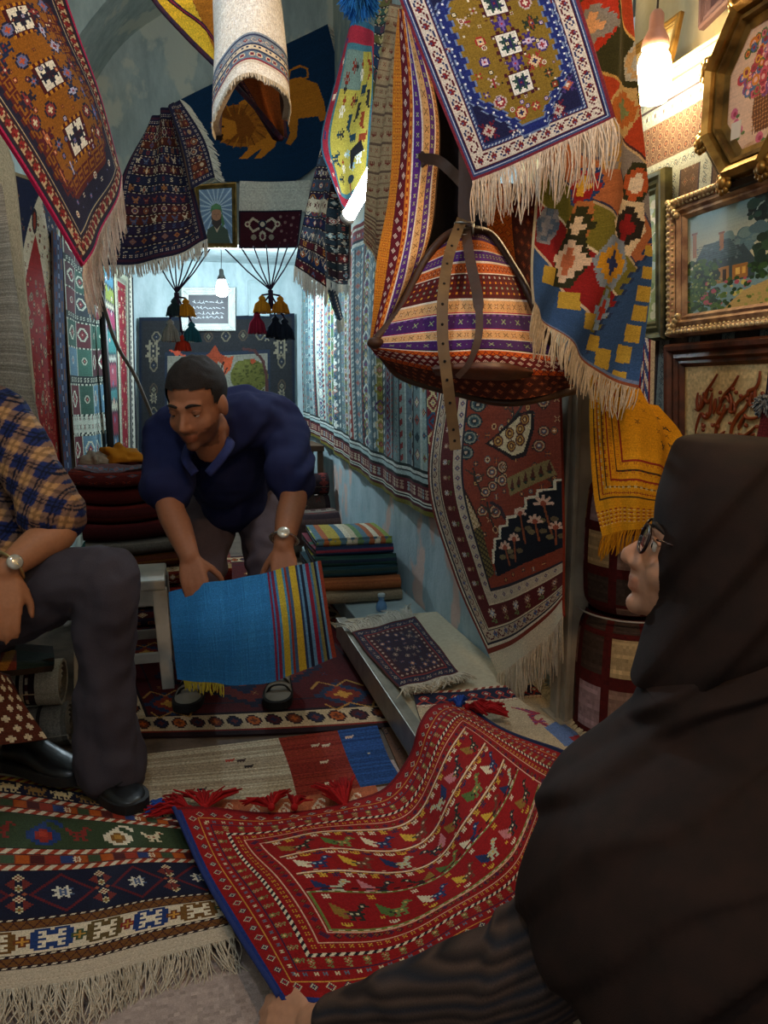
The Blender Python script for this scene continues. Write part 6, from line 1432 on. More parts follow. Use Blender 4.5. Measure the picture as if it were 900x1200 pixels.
class Head:
    def __init__(s,cen,f,up,k=1.0): s.c=A(cen,float); s.x,s.y,s.z=basis(f,up); s.k=k; s.R=np.stack([s.x,s.y,s.z],1)
    def p(s,x,y,z): return s.c+s.k*(s.x*x+s.y*y+s.z*z)
    def loc(s,V): return (np.asarray(V)-s.c)@s.R/s.k
    def ell(s,mb,c,r,**k): mb.ell(s.p(*c),A(r)*s.k,R=s.R,**k)
    def grow(s,mb,fem=False):
        s.ell(mb,(0,-.018,.03),(.075,.095,.088),nu=28,nv=18); s.ell(mb,(0,.018,-.03),(.063,.074,.085),nu=24,nv=16); s.ell(mb,(0,.032,-.074),(.047 if not fem else .043,.048,.040),nu=20,nv=12)
        s.ell(mb,(0,.070,-.098),(.021,.019,.017)); 
        for q in(-1,1):
            s.ell(mb,(q*.036,.052,-.036),(.026,.028,.030)); s.ell(mb,(q*.077,-.008,-.012),(.010,.022,.032)); s.ell(mb,(q*.0115,.096,-.041),(.0085,.011,.0085)); s.ell(mb,(q*.031,.067,-.003),(.017,.014,.013))
        mb.tube(cr([s.p(-.046,.062,.014),s.p(-.026,.080,.018),s.p(0,.083,.014),s.p(.026,.080,.018),s.p(.046,.062,.014)],14),.0095*s.k,8)
        mb.tube(cr([s.p(0,.080,.016),s.p(0,.090,-.006),s.p(0,.104,-.026),s.p(0,.110,-.036)],10),A([.008,.0085,.009,.0092,.0095,.010,.0105,.011,.0115,.012])*s.k,10); s.ell(mb,(0,.108,-.038),(.0115,.011,.010))
        mb.tube([s.p(0,.09,-.048),s.p(0,.088,-.060)],.009*s.k,8)
        mb.tube(cr([s.p(-.024,.072,-.068),s.p(-.009,.090,-.0635),s.p(0,.091,-.065),s.p(.009,.090,-.0635),s.p(.024,.072,-.068)],14),.0052*s.k,8)
        mb.tube(cr([s.p(-.021,.072,-.071),s.p(0,.089,-.0765),s.p(.021,.072,-.071)],12),.0060*s.k,8)
        mb.tube(cr([s.p(0,-.035,-.05),s.p(0,-.03,-.11),s.p(0,-.045,-.17)],8),(.05 if not fem else .045)*s.k,16)
    def face(s,par,brow='#1d140f',iris='#2e1c10',lid=None,tone='#9a6446'):
        lidm=mat('lid_'+tone[1:],lin(tone)*.85,.55,0,120,.1,.05)
        if lid: lid=lidm
        for q in(-1,1):
            if lid: e=MB(); e.ell(s.p(q*.031,.0722,.0005),A([.0130,.0126,.0118])*s.k,R=s.R,nu=16,nv=10); e.build('eyelid',COL_SKIN if lid is True else lid,par)
            e=MB(); e.ell(s.p(q*.031,.0715,-.003),(.0118*s.k,)*3,nu=16,nv=10); eo=e.build('eye',mat('eye_white','#cfc6ba',.25,0,10,.0,.05),par)
            e=MB(); e.ell(s.p(q*.031,.0805,-.004),A([.0055,.0035,.0055])*s.k,R=s.R,nu=12,nv=8); e.build('iris',mat('iris_dark',iris,.2,0,10,0),eo)
            e=MB(); e.tube(cr([s.p(q*.012,.089,.019),s.p(q*.030,.0875,.025),s.p(q*.048,.070,.018)],10),A([.003,.0042,.0046,.0046,.0044,.004,.0036,.003,.0024,.0015])*s.k,6); e.build('eyebrow',mat('dark_hair',brow,.8,0,300,.5),par)
            e=MB(); e.tube(cr([s.p(q*.018,.0795,.001),s.p(q*.031,.0835,.007),s.p(q*.045,.072,.001)],10),.0028*s.k,6); e.build('eyelid',lidm,par)
    def hair(s,par,col='#17110d',front=.062,side=-.02,back=-.07,seed=0):
        mb=MB(); mb.ell((0,-.02,.034),(.0805,.1,.092),nu=60,nv=44); V=mb.v[0]
        k=V[:,1]; lim=np.where(k>.035,front-.25*np.maximum(0,.08-k),np.where(k<-.04,back,side+ (k+.04)*.35)); keep=V[:,2]>lim
        nn=np.array([mnoise.noise(Vector((v[0]*60,v[1]*60,v[2]*60+seed))) for v in V]); V2=V*(1+.03*nn[:,None]); W=s.c+s.k*(V2@s.R.T); W0=s.c+s.k*((V*.93)@s.R.T)
        fs=[f for f in mb.f if all(keep[i] for i in f)]; h=MB(); h.add(np.concatenate([W,W0]),fs+[tuple(i+len(V) for i in f[::-1]) for f in fs])
        return h.build('hair',mat('dark_hair',col,.75,0,300,.6),par)
COL_SKIN=colmat('skin',.55,120,.12,.06,spec=.35); CLOTH=colmat('clothing',.9,500,.3,.12)
def hand(mb,w,d,n,s,k=1.0,curl=(.35,.4,.4,.45),thumb=(.7,.75,.25)):
    """palm and five fingers: w wrist, d finger direction, n palm side, s towards the thumb"""
    w=A(w,float); d=A(d,float)/np.linalg.norm(d); s=A(s,float)-d*(A(s)@d); s/=np.linalg.norm(s); n0=A(n,float); n=np.cross(d,s); n=n if n@n0>0 else -n
    for o,L,c,kz in zip((.030,.0105,-.0095,-.028),(.072,.080,.074,.058),curl,(.084,.088,.084,.077)):
        kn=w+k*(d*kz+s*o); mb.tube([w+k*s*o*.45,w+k*(d*.045+s*o*.85),kn],A([.0155,.0145,.0115])*k,8); mb.ell(kn,(.0115*k,)*3,nu=10,nv=8)
        p=kn; a=0; pts=[p]
        for sg,fr in zip((.45,.32,.23),(1,1.25,.8)): a+=c*fr; p=p+k*L*sg*(d*math.cos(a)+n*math.sin(a)); pts.append(p)
        mb.tube(pts,A([.0100,.0090,.0082,.0066])*k,8); mb.ell(pts[-1],(.0068*k,)*3,nu=8,nv=6)
        for q in pts[1:3]: mb.ell(q,(.0090*k,)*3,nu=8,nv=6)
    b=w+k*(d*.022+s*.022); t=thumb; dd=d*t[0]+s*t[1]+n*t[2]; dd/=np.linalg.norm(dd); d2=d*(t[0]+.4)+s*(t[1]-.45)+n*(t[2]+.25); d2/=np.linalg.norm(d2)
    p1=b+k*dd*.042; p2=p1+k*(dd*.5+d2*.5)*.030; p3=p2+k*d2*.024
    mb.tube([w+k*d*.01,b,p1,p2,p3],A([.015,.016,.0115,.0100,.0075])*k,9); mb.ell(p3,(.0078*k,)*3,nu=8,nv=6); mb.ell(p1,(.0112*k,)*3,nu=8,nv=6)
def shoe(par,heel,toe,m,sole,L=None,w=.045,h=.075,laces=None,name='shoe'):
    heel=A(heel,float); toe=A(toe,float); d=toe-heel; L=np.linalg.norm(d); d/=L; s=np.cross(d,[0,0,1.]); s/=np.linalg.norm(s); u=np.cross(s,d)
    V=[];n=18; st=[(0,.5,.65),(.04,.72,.95),(.2,.8,1.0),(.38,.82,.98),(.52,.92,.80),(.68,1.0,.60),(.85,.92,.48),(.96,.62,.36),(1.0,.25,.2)]
    stt=cr(np.array(st),30)
    for t,ww,hh in stt:
        for j in range(n):
            a=2*math.pi*j/n; x=math.cos(a); z=math.sin(a); z=max(z,-.35); V.append(heel+d*L*t+s*w*ww*x*(abs(x)**-.15 if abs(x)>.05 else 1)+u*h*hh*(.5+.5*z*1.0))
    F=[(i*n+j,i*n+(j+1)%n,(i+1)*n+(j+1)%n,(i+1)*n+j) for i in range(29) for j in range(n)]; F+=[tuple(range(n))[::-1],tuple(29*n+j for j in range(n))]
    mb=MB(); mb.add(V,F); o=mb.build(name,m,par)
    mb=MB(); b=[];tp=[]
    pts=[(t,ww) for t,ww,hh in stt]; left=[heel+d*L*t*1.02+s*w*(ww*1.06+.05) for t,ww in pts]; right=[heel+d*L*t*1.02-s*w*(ww*1.06+.05) for t,ww in pts]; out=left+right[::-1]; k=len(out)
    mb.add([q-u*.002 for q in out]+[q+u*.022 for q in out],[tuple(range(k))[::-1],tuple(range(k,2*k))]+[(i,(i+1)%k,k+(i+1)%k,k+i) for i in range(k)]); mb.build('sole',sole,o,smooth=False)
    if laces:
        mb=MB()
        for i in range(5):
            t=.42+.07*i; hh=h*(.96-.9*(t-.38)*1.1)+.002; mb.tube(cr([heel+d*L*t-s*w*.4+u*hh*.88,heel+d*L*(t+.03)+u*(hh+.004),heel+d*L*t+s*w*.4+u*hh*.88],8),.0028,6)
        for q in(-1,1): mb.tube(cr([heel+d*L*.42+u*h*.98,heel+d*L*.40+s*q*.02+u*(h+.018),heel+d*L*.46+s*q*.035+u*h*.9],10),.0024,6)
        mb.build('laces',laces,o)
    return o
# ---------------------------------------------------------------- the standing man bending over
man=empty('person',onZ(278,800,0),'man in a dark navy short-sleeved shirt bending forward and shaking out a blue blanket','person')
f=-_F*.80+A([0,0,-.42])-_R*.16; HD=Head(P(230,472,2.02),f,_U*.8-_F*.45+_R*-.08,.98)
b=MB(); HD.grow(b)
nk=P(258,500,2.20); limb(b,[HD.p(0,-.03,-.09),nk],[.052,.058])
limb(b,[nk,P(264,512,2.33),P(272,540,2.52),P(276,562,2.66)],[.07,.105,.11,.12],18,flat=.8)
for sh,el,wr in((P(200,505,2.26),P(199,592,2.12),P(222,652,2.03)),(P(330,498,2.30),P(344,578,2.16),P(332,640,2.06))):
    limb(b,[nk*.6+sh*.4,sh,el*.5+sh*.5,el,el*.55+wr*.45,wr],[.045,.055,.050,.041,.039,.028])
dn=A([0,0,-1.])
hand(b,P(222,652,2.03),P(229,690,2.00)-P(222,652,2.03),_F,_R,.98,(.22,.25,.28,.3),(.55,.7,.45))
hand(b,P(332,640,2.06),P(334,680,2.02)-P(332,640,2.06),_F,-_R,.98,(.25,.28,.3,.32),(.55,.7,.45))
hips=[P(252,560,2.64),P(302,556,2.66)]; kn=[P(240,668,2.42),P(314,664,2.46)]; an=[P(226,783,2.52),P(326,778,2.54)]
for h_,k_,a_ in zip(hips,kn,an): limb(b,[h_,k_,(k_*.5+a_*.5)+_F*.02,a_],[.085,.055,.05,.036])
def skincol(H,base,stub=None):
    c0=lin(base); 
    def f_(C):
        c=np.tile(c0,(len(C),1)); L=H.loc(C); lips=(abs(L[:,0])<.024)&(L[:,1]>.078)&(L[:,2]<-.060)&(L[:,2]>-.081); c[lips]=c0*A([.9,.72,.70])
        if stub is not None:
            k=(L[:,2]<-.045)&(L[:,2]>-.125)&(L[:,1]>-.005)&~lips&((L[:,2]<-.058)|(abs(L[:,0])>.047))|((abs(L[:,0])<.026)&(L[:,1]>.08)&(L[:,2]<-.0505)&(L[:,2]>-.060)); c[k]=c0*.45+lin(stub)*.55
        return c
    return f_
fuse(b,'body',COL_SKIN,man,.0058,5,colf=skincol(HD,'#9a6446','#2a1c16')); HD.face(man,lid=True); HD.hair(man,seed=3)
sb=MB(); limb(sb,[nk+A([0,0,-.01]),P(264,512,2.33),P(272,540,2.50),P(276,566,2.62)],[.098,.152,.155,.165],20,flat=.85)
limb(sb,[P(242,500,2.21),P(218,501,2.23),P(200,506,2.25),P(198,545,2.19),P(197,572,2.145)],[.085,.085,.078,.074,.077]); limb(sb,[P(284,494,2.22),P(310,495,2.27),P(330,500,2.295),P(340,535,2.23),P(342,560,2.185)],[.09,.088,.080,.074,.075])
limb(sb,[P(255,492,2.23),P(292,490,2.30),P(326,500,2.31)],[.085,.098,.085]); limb(sb,[P(250,500,2.24),P(225,506,2.28),P(205,510,2.28)],[.08,.085,.078]); limb(sb,[P(262,545,2.36),P(272,585,2.50)],[.13,.12],18,flat=.7)
fuse(sb,'shirt',CLOTH,man,.0075,4,colf=flat('#1d2246'),disp=lambda V:.012*nz(V,9)+.007*nz(V,22,5)+.004*np.sin((V@A([.8,.3,-.9]))*60+5*nz(V,7)))
mb=MB(); 
for q in(-1,1): mb.tube(cr([HD.p(q*.02,-.075,-.13),HD.p(q*.062,-.03,-.135),HD.p(q*.055,.03,-.155),HD.p(q*.02,.06,-.19)],14),.014,8,flat=.45)
mb.build('collar',mat('navy_cloth','#222a5c',.9,0,400,.3,.15),man)
tb=MB(); limb(tb,[hips[0]*.5+hips[1]*.5+A([0,0,.02]),hips[0]*.5+hips[1]*.5+A([0,0,-.05])],[.135,.13],18)
for h_,k_,a_ in zip(hips,kn,an): limb(tb,[h_,h_*.5+k_*.5,k_,k_*.5+a_*.5+_F*.02,a_+A([0,0,.02])],[.105,.088,.073,.066,.066])
fuse(tb,'trousers',CLOTH,man,.0075,4,colf=flat('#5e5156'),disp=lambda V:.010*nz(V,11)+.006*nz(V,28,5)+.004*np.sin(V[:,2]*70+6*nz(V,8)))
GR=mat('grey_shoe','#8f897c',.6,0,60,.3); DKS=mat('dark_sole','#1a1817',.7)
for a_ in an:
    g=A([a_[0],a_[1],.016]); o=shoe(man,g+A([-_F[0]*-.05,.05,0]),g+A([-.03,-.20,0]),GR,DKS,w=.044,h=.062)
    mb=MB(); dd=A([-.03,-.25,0]); dd/=np.linalg.norm(dd); ss=A([dd[1],-dd[0],0])
    for t in(.08,.125): mb.tube(cr([g+dd*t-ss*.040+A([0,0,.018]),g+dd*(t+.01)-ss*.02+A([0,0,.055-.12*(t-.08)]),g+dd*(t+.01)+ss*.02+A([0,0,.055-.12*(t-.08)]),g+dd*t+ss*.040+A([0,0,.018])],14),.007,6,flat=.5)
    mb.build('shoe_strap',mat('black_strap','#201e1c',.6),o)
def watch(par,wr,ax,r,m1,face_n):
    ax=A(ax,float)/np.linalg.norm(ax); u=A(face_n,float)-ax*(A(face_n)@ax); u/=np.linalg.norm(u); v=np.cross(ax,u); mb=MB()
    mb.tube([wr+(u*math.cos(a)+v*math.sin(a))*r for a in np.linspace(0,6.2,26)],.0075,6,flat=.4,up=ax); o=mb.build('watch',m1,par)
    mb=MB(); mb.lathe([(.004,-.004),(.017,-.003),(.018,.002),(.015,.005),(.004,.006)],wr+u*r,18,axis=np.stack([ax,v,u],1)); mb.build('watch_face',mat('dial','#c9c4b4',.2,.4,20,0),o)
CH=mat('bright_chrome','#c9c2b4',.25,.9,80,.1)
watch(man,P(333,632,2.067),P(332,640,2.06)-P(344,578,2.16),.036,CH,-_F)
# blue striped blanket he holds
c=Cv(220,130,'#2f7ab8'); 
for y in range(0,220,2): c.vbar(y,1,random.choice(['#2a72b0','#3584c2','#2b78b4','#3079ba']),'#2f7ab8',40,3)
x=144
for wd,cc in((3,'#7a2a44'),(2,'#2f7ab8'),(4,'#7a2a44'),(3,'#3a80b4'),(8,'#b8a83a'),(3,'#3f86b0'),(3,'#8a3a2a'),(4,'#3a5a80'),(9,'#bfa634'),(3,'#2a3a5a'),(3,'#5a8ab0'),(4,'#1d2438'),(4,'#5a8ab0'),(5,'#7a2038'),(3,'#3a6a94'),(4,'#7a7a4a'),(3,'#1d2438'),(3,'#5a8ab0'),(4,'#8a3a2a')): c.rect(x,0,x+wd,130,cc); x+=wd
c.rect(x,0,220,130,'#8a3c26')
rows=[[(198,694,2.02),(255,681,2.00),(315,670,2.00),(376,657,2.03)],[(204,745,1.99),(260,742,1.94),(322,730,1.94),(386,718,1.99)],[(208,796,2.02),(264,803,1.99),(326,796,1.98),(395,771,2.02)]]
o=pr('blue_blanket',rows,c,'bright blue flat-woven blanket with a striped end held by the bending man','blanket',.022,'#2a66a0','#2f70a8',FLAT,wav=[(.007,1.5,.4,0),(.003,4,.6,1)])
fringe(o,o_g['blue_blanket'][-1][10:70],dn,.03,40,'#b8a83a',.002,.4,.1)
# ---------------------------------------------------------------- the seated man at the left
sm=empty('person',onZ(60,910,0),'seated man in a plaid shirt and dark trousers cut off by the frame edge','person')
HS=Head(P(-62,372,1.98),_R*.9-_F*.2+A([0,0,-.1]),(0,0,1),1.0)
b=MB(); HS.grow(b); ch=P(-55,560,2.0); limb(b,[HS.p(0,-.04,-.12),P(-62,470,2.0),ch,P(-62,680,2.0),P(-62,735,2.0)],[.055,.10,.135,.13,.14],18)
S1,E1,W1=P(12,505,1.88),P(70,618,1.79),P(6,668,1.69); limb(b,[P(-40,500,1.95),S1,S1*.5+E1*.5,E1,E1*.55+W1*.45,W1],[.08,.060,.050,.044,.042,.028])
hand(b,W1,P(4,725,1.66)-W1,_F*.6-_R*.6,_R*.8+_F*.5,1.0,(.18,.2,.2,.25),(.8,.6,.2))
S2=P(-110,520,2.12); limb(b,[P(-70,505,2.05),S2,P(-60,640,2.2),P(0,700,2.1)],[.08,.06,.044,.03]); hand(b,P(0,700,2.1),_R-A([0,0,.3]),-A([0,0,1.]),-_F,1.0)
H1,K1,A1=P(-52,728,1.90),P(118,678,1.77),P(128,898,1.85); H2,K2,A2=P(-70,735,2.08),P(-40,715,1.85),P(-30,870,1.88)
for h_,k_,a_ in((H1,K1,A1),(H2,K2,A2)): limb(b,[h_,k_,(k_+a_)/2,a_],[.09,.058,.052,.038])
fuse(b,'body',COL_SKIN,sm,.0062,5,colf=skincol(HS,'#a8714e','#3a2c24')); HS.face(sm,tone='#a8714e'); HS.hair(sm,seed=9)
# arm hair darkening is left to the skin noise; plaid shirt
def plaid(C):
    a=(C-CAM)@_R; z=C[:,2]+.35*a; aa=a*.94-.30*C[:,2]; c=np.tile(lin('#1f2a58'),(len(C),1)); per=.062
    u=(aa/per)%1; v=(z/per)%1; bu=(u<.42); bv=(v<.42); be=lin('#b8895a'); c[bu^bv]=lin('#1f2a58')*.35+be*.45; c[bu&bv]=be; 
    for t,w in((.70,.07),(.84,.05)): c[(abs(u-t)<w/2)]=lin('#12152a'); c[(abs(v-t)<w/2)]=lin('#12152a')
    c[((abs(u-.2)<.05))|((abs(v-.2)<.05))]*=.55
    return c
sb=MB(); limb(sb,[P(-62,462,2.0),ch,P(-62,690,2.0)],[.11,.155,.165],20); limb(sb,[P(-40,492,1.95),P(-10,488,1.92),S1,S1*.45+E1*.55+A([.004,0,0]),E1*.86+S1*.14],[.09,.085,.076,.072,.080]); limb(sb,[P(-70,505,2.05),S2,(S2+P(-60,640,2.2))/2],[.085,.075,.07])
limb(sb,[P(-20,600,1.90),P(0,672,1.86)],[.11,.11],18)
fuse(sb,'shirt',CLOTH,sm,.0044,3,colf=plaid,disp=lambda V:.008*nz(V,11,2)+.003*nz(V,30,7))
tb=MB(); limb(tb,[P(-62,725,2.0),P(-45,740,1.97)],[.15,.14],18)
limb(tb,[H1,H1*.5+K1*.5,K1,K1*.72+A1*.28+_R*.004,(K1+A1)/2,A1+A([0,0,.005])],[.107,.094,.082,.076,.070,.088]); limb(tb,[H2,H2*.5+K2*.5,K2,(K2+A2)/2,A2+A([0,0,.03])],[.105,.09,.073,.07,.07])
def tdisp(V):
    t=(V-K1)@_U; return .010*nz(V,10,4)+.006*nz(V,24,1)+.004*np.sin(((V-CAM)@_R)*70+((V-CAM)@_U)*18)*np.clip(-t*4,0,1)
fuse(tb,'trousers',CLOTH,sm,.0065,3,colf=flat('#3f3a41'),disp=tdisp)
mb=MB(); cen=A1+A([.0,0,-.052]); mb.tube([cen+A([math.cos(t)*.079,math.sin(t)*.077,-.004+.012*math.cos(t)]) for t in np.linspace(0,6.2832,30)],.0045,6); mb.build('trouser_hem',mat('mauve_hem','#4a4350',.9,0,300,.3),sm)
BL=mat('black_shoe','#141416',.32,0,90,.25,.3,spec=.5)
g=A([A1[0],A1[1],.042]); shoe(sm,g+A([-.06,.06,0]),g+A([.075,-.135,-.004]),BL,DKS,w=.044,h=.070,laces=mat('black_lace','#0f0f11',.8))
g=onZ(22,905,.05); shoe(sm,g+A([-.03,.06,0]),onZ(98,914,.055),BL,DKS,w=.048,h=.085)
watch(sm,W1+ (E1-W1)*.10,E1-W1,.037,mat('gold_steel','#c8b078',.3,.8,80,.1),_R*.7-_F*.8+A([0,0,.3]))
# ---------------------------------------------------------------- the woman in the black chador
wo=empty('person',P(850,1450,.98)*A([1,1,0]),'woman in a black chador and glasses kneeling at the right, holding the red rug','person')
fw=-_R*.87+_F*.36+A([0,0,.34]); upw=A([0,0,1.])+_R*.10
HW=Head((0,0,0),fw,upw,1.0); HW.c=P(727,648,1.10)-HW.p(0,.119,-.036)
b=MB(); HW.grow(b,True)
SH=P(790,930,.98); limb(b,[HW.p(0,-.035,-.11),P(850,850,1.02),P(860,1000,1.0),P(870,1200,1.0),P(880,1400,1.0)],[.05,.10,.13,.13,.15],18)
WR=P(366,1200,1.125); EL=P(606,1148,.97); limb(b,[P(820,900,1.0),SH,(SH+EL)/2,EL,(EL+WR)/2,WR],[.09,.06,.048,.040,.036,.026])
hand(b,WR,P(325,1192,1.17)-WR+A([-.015,.0,.004]),A([0,0,-1.])+_F*.5,_U*.55+_F*.75,.92,(.45,.5,.5,.55),(.75,.55,.1))
fuse(b,'body',COL_SKIN,wo,.0042,5,colf=skincol(HW,'#bd8a6c')); HW.face(wo,tone='#bd8a6c')
def zc2(l): return l
def loft(name,lv,m,par,n=110,rows=130,fold=None,th=.004,close=True):
    L=cr(np.array(lv,float),rows); V=[]
    Fh=A([_F[0],_F[1],0]); Fh/=np.linalg.norm(Fh)
    for py,l,r,d,hd,tilt in L:
        c0=P((l+r)/2,py,d); hw=(r-l)/2*d/FPX
        for j in range(n):
            a=2*math.pi*j/n; ca,sa=math.cos(a),math.sin(a); e=.86; x=math.copysign(abs(ca)**e,ca); y=math.copysign(abs(sa)**e,sa)
            V.append(c0+_R*hw*x+Fh*hd*y+A([0,0,tilt*x]))
    V=np.array(V); 
    if fold is not None:
        Cn=V.reshape(rows,n,3).mean(1).repeat(n,0); D=V-Cn; D[:,2]=0; D/=np.linalg.norm(D,axis=1)[:,None]+1e-9; V=V+D*fold(V)[:,None]
    F=[(i*n+j,i*n+(j+1)%n,(i+1)*n+(j+1)%n,(i+1)*n+j) for i in range(rows-1) for j in range(n)]+[tuple(range(n))[::-1]]
    mb=MB(); mb.add(V,F,'#1f1614'); return mb.build(name,m,par)
def pix(V):
    D=V-CAM; d=D@_F; return 450+FPX*(D@_R)/d,600-FPX*(D@_U)/d
BK=mat('black_chador','#271813',.8,0,700,.2,.2,'#1e130f',30,spec=.2)
def sst(x): x=np.clip(x,0,1); return x*x*(3-2*x)
def chfold(V):
    x,y=pix(V); t=y+.62*(x-740); o=np.zeros(len(V))
    wob=8*np.sin(x/34); y2=y+.50*(x-740)
    for q,c0,amp,w in((t+wob,838,.020,75),(y2-wob,880,.020,60),(y2+wob*1.5,985,.014,120),(y2-wob,1110,.012,120),(t,1240,.022,150),(t,1420,.022,150)):
        o+=amp*sst((q-c0+w)/w)*(1-sst((q-c0)/24))
    return o-.014+.004*nz(V,7,3)+.005*np.sin((x-600)/38+(y-900)/150)*np.clip((y-950)/200,0,1)
def hfold(V):
    x,y=pix(V); t=y-.34*(x-790)-.0; u=y+1.15*(x-790); o=np.zeros(len(V))
    for c0,amp,w in((665,.009,70),(760,.010,60),(850,.010,70)): o+=amp*sst((u-c0+w)/w)*(1-sst((u-c0)/18))
    return o+.003*nz(V,9,8)
HL=[(509,816,860,1.07,.02,.0),(513,803,895,1.07,.05,0),(522,796,930,1.07,.075,0),(548,788,960,1.06,.10,.0),(590,776,980,1.05,.112,.0),(640,774,990,1.045,.114,.0),(682,773,990,1.04,.116,.01),(706,767,990,1.035,.116,.03),(728,757,990,1.03,.114,.055),(744,753,990,1.03,.108,.07)]
loft('headscarf',HL,BK,wo,fold=hfold)
CL=[(690,800,960,1.035,.09,.06),(745,756,985,1.03,.115,.06),(775,756,1010,1.02,.13,.04),(820,754,1050,1.0,.155,.03),(850,742,1080,.98,.175,.02),(890,712,1110,.96,.20,.01),(940,668,1135,.94,.225,0),(1000,630,1150,.925,.24,0),(1050,612,1160,.92,.25,0),(1090,612,1170,.915,.25,0),(1130,642,1178,.91,.245,-.01),(1165,706,1185,.91,.24,-.02),(1215,786,1190,.91,.235,-.02),(1350,800,1210,.92,.26,0),(1480,770,1240,.93,.3,0)]
loft('chador',CL,BK,wo,fold=chfold,rows=330,n=170)
def slv(C):
    ax=(WR-EL)/np.linalg.norm(WR-EL); q=np.cross(ax,_F); q/=np.linalg.norm(q); t=(C-EL)@q+.004*np.sin(((C-EL)@ax)*9); s=((C-EL)@ax); c=np.tile(lin('#3a2f2a'),(len(C),1)); k=t/.0115*2*math.pi; a=.75*(.5+.5*np.cos(k))[:,None]**2; b_=.6*(.5+.5*np.cos(k+2.4))[:,None]**3; d_=(.5+.5*np.cos(k*.5+1))[:,None]**4; c=c*(1-a)+lin('#5a463c')*a; c=c*(1-b_)+lin('#1a171b')*b_; c=c*(1-d_*.45)+lin('#2c3440')*d_*.45; return c
sb=MB(); limb(sb,[SH+A([0,0,-.10]),(SH+EL)/2+A([0,0,-.03]),EL,EL*.66+WR*.34,EL*.33+WR*.67,WR+(EL-WR)*.13],[.080,.080,.074,.060,.046,.036])
fuse(sb,'sleeve',CLOTH,wo,.0034,4,colf=slv,disp=lambda V:.005*np.sin(((V-EL)@((WR-EL)/np.linalg.norm(WR-EL)))*52+7*nz(V,7))*.6*np.clip(1-((V-EL)@((WR-EL)/np.linalg.norm(WR-EL)))*2.2,.15,1)+.005*nz(V,10,3))
# glasses
gl=MB()
def rim(q): return [HW.p(q*.034+.027*math.copysign(abs(math.cos(t))**.8,math.cos(t)),.101-.10*abs(q*.034+.027*math.cos(t))**1.2*3.2+.0,.002+.020*math.copysign(abs(math.sin(t))**.8,math.sin(t))) for t in np.linspace(0,6.2832,30)]
for q in(-1,1): gl.tube(rim(q),.0024,6); gl.tube(cr([HW.p(q*.061,.080,.010),HW.p(q*.074,.055,.012),HW.p(q*.080,-.01,.010),HW.p(q*.079,-.03,-.005)],14),.0026,6,flat=.6)
gl.tube(cr([HW.p(-.009,.098,.006),HW.p(0,.102,.010),HW.p(.009,.098,.006)],6),.0022,6)
go=gl.build('glasses',mat('tortoise_frame','#2c140c',.25,0,60,.1,.5,'#120806'),wo)
lm,nt,bb=newmat('lens_glass'); bb.inputs['Transmission Weight'].default_value=1; bb.inputs['Roughness'].default_value=.02; bb.inputs['IOR'].default_value=1.05; bb.inputs['Base Color'].default_value=(.85,.85,.85,1)
for q in(-1,1):
    r_=rim(q); mb=MB(); mb.add(r_[:-1],[tuple(range(29))]); mb.build('lens',lm,go,smooth=False)
# ================================================================ lamps
def bulb(name,c,r,L,em,label,wire_to):
    c=A(c); root=empty(name,c,label,'lamp')
    mb=MB(); mb.lathe([(r*.35,-L*.5),(r*.8,-L*.45),(r,-L*.25),(r,L*.1),(r*.85,L*.35),(r*.62,L*.48),(r*.5,L*.5)],c,24); mb.build('globe',em,root)
    mb=MB(); mb.lathe([(r*.5,L*.5),(r*.78,L*.52),(r*.74,L*.66),(r*.5,L*.82),(r*.42,L*.86),(r*.40,L*1.12),(r*.25,L*1.2),(r*.1,L*1.22)],c,24); mb.build('socket',mat('pink_porcelain','#b98f86',.4,0,50,.05) if .04<r<.041 else mat('black_bakelite','#26221f',.4),root)
    mb=MB(); mb.tube([c+A([0,0,L*1.2]),(c+A([0,0,L*1.2]))*.5+A(wire_to)*.5+A([.004,0,0]),A(wire_to)],.0025,6); mb.build('cord',mat('lamp_cord','#3a3532',.6),root)
    return root
q=P(766,90,1.74); bulb("pendant_bulb",q,.0405,.118,emit('warm_lamp','#ffd9a0',LW),'bare warm bulb on a pink socket hanging by the kilim and octagonal frame',(q[0],q[1],3.2))
q=P(260,338,4.75); bulb('pendant_bulb',q,.036,.10,emit('cool_lamp','#dff4ff',LC),'bare cool white bulb hanging in the back room before the dark calligraphy panel',(q[0],q[1],1.96))
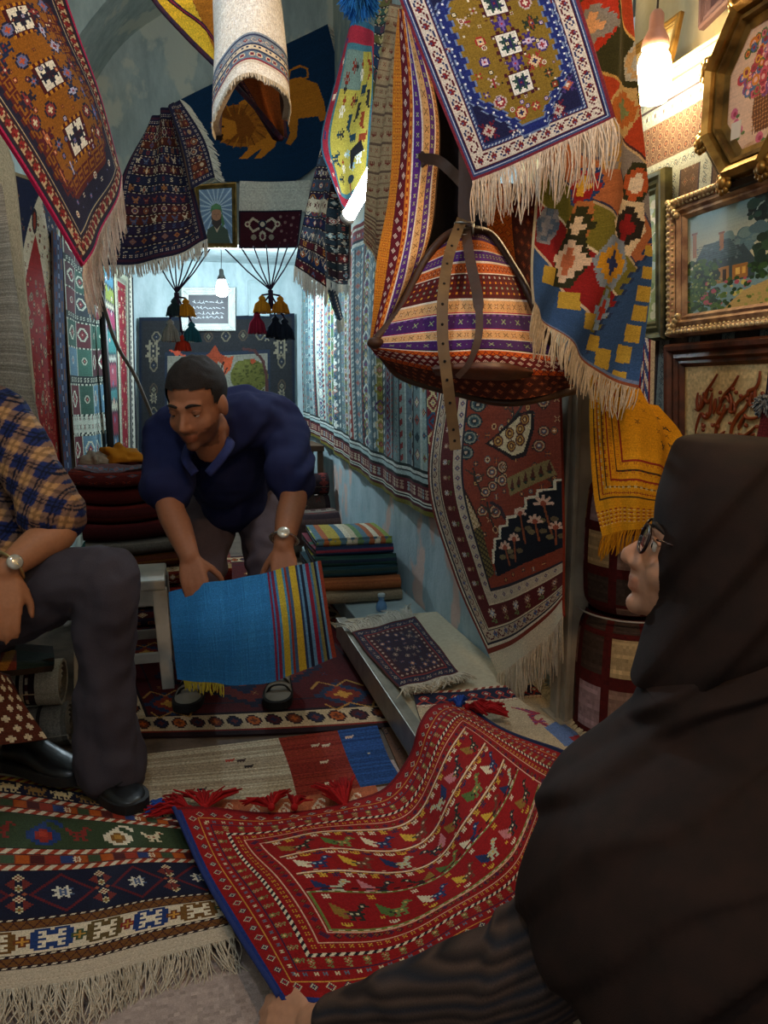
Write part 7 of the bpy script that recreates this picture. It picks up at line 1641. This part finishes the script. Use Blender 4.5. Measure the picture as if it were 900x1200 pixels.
# slanting tube lamp on the right
a,b=P(440,196,2.30),P(409,252,2.46); root=empty('tube_lamp',a,'glaring white fluorescent tube slanting behind the narrow beige kilim','lamp')
mb=MB(); mb.tube([a,b],.022,14); mb.build('tube',emit('tube_glow','#e4f6ff',LT),root)
d=(b-a)/np.linalg.norm(b-a); mb=MB(); off=A([.03,.03,.03]); mb.tube([a+off-d*.03,b+off+d*.03],.016,8); mb.tube([a-d*.02,a-d*.001],.024,12); mb.tube([b+d*.001,b+d*.02],.024,12); mb.build('batten',mat('white_enamel','#cfd3d0',.4),root)
# added bulbs above the frame, unseen light for the front of the shop
q=(-.22,.80,2.30); bulb('pendant_bulb',q,.045,.12,emit('front_fill','#e9f3ff',LF),'bare white bulb hanging under the front vault above the customers',(q[0],q[1],3.7))
q=(.25,2.3,2.95); bulb('pendant_bulb',q,.045,.12,emit('vault_fill','#e3f0f4',LM),'bare white bulb hanging high under the vault before the lion rug',(q[0],q[1],3.85))  # added out of view to brighten the vault plaster
q=(.62,.30,2.02); bulb('pendant_bulb',q,.045,.12,emit('warm_fill','#ffcf96',LG),'bare warm bulb hanging by the picture wall near the shop entrance',(q[0],q[1],3.3))  # added out of view as warm fill for the kilim and frames
# ================================================================ light and camera
w=bpy.data.worlds.new('bazaar_dusk'); SC.world=w; w.use_nodes=True
bg=w.node_tree.nodes['Background']; bg.inputs['Color'].default_value=(.88,.94,1,1); bg.inputs['Strength'].default_value=WORLD_S
cd=bpy.data.cameras.new('camera'); co=bpy.data.objects.new('camera',cd); COL.objects.link(co)
cd.sensor_fit='VERTICAL'; cd.sensor_height=24; cd.lens=24*FPX/1200; cd.clip_start=.05
from mathutils import Matrix
Mx=Matrix(((_R[0],_U[0],-_F[0],0),(_R[1],_U[1],-_F[1],0),(_R[2],_U[2],-_F[2],CAMH),(0,0,0,1))); co.matrix_world=Mx
SC.camera=co
vs=SC.view_settings; vs.view_transform='Standard'; vs.look='None'; vs.exposure=EXPO; vs.gamma=1; vs.use_curve_mapping=False
SC.cycles.use_denoising=True; SC.cycles.max_bounces=8; SC.cycles.diffuse_bounces=5; SC.cycles.sample_clamp_indirect=6
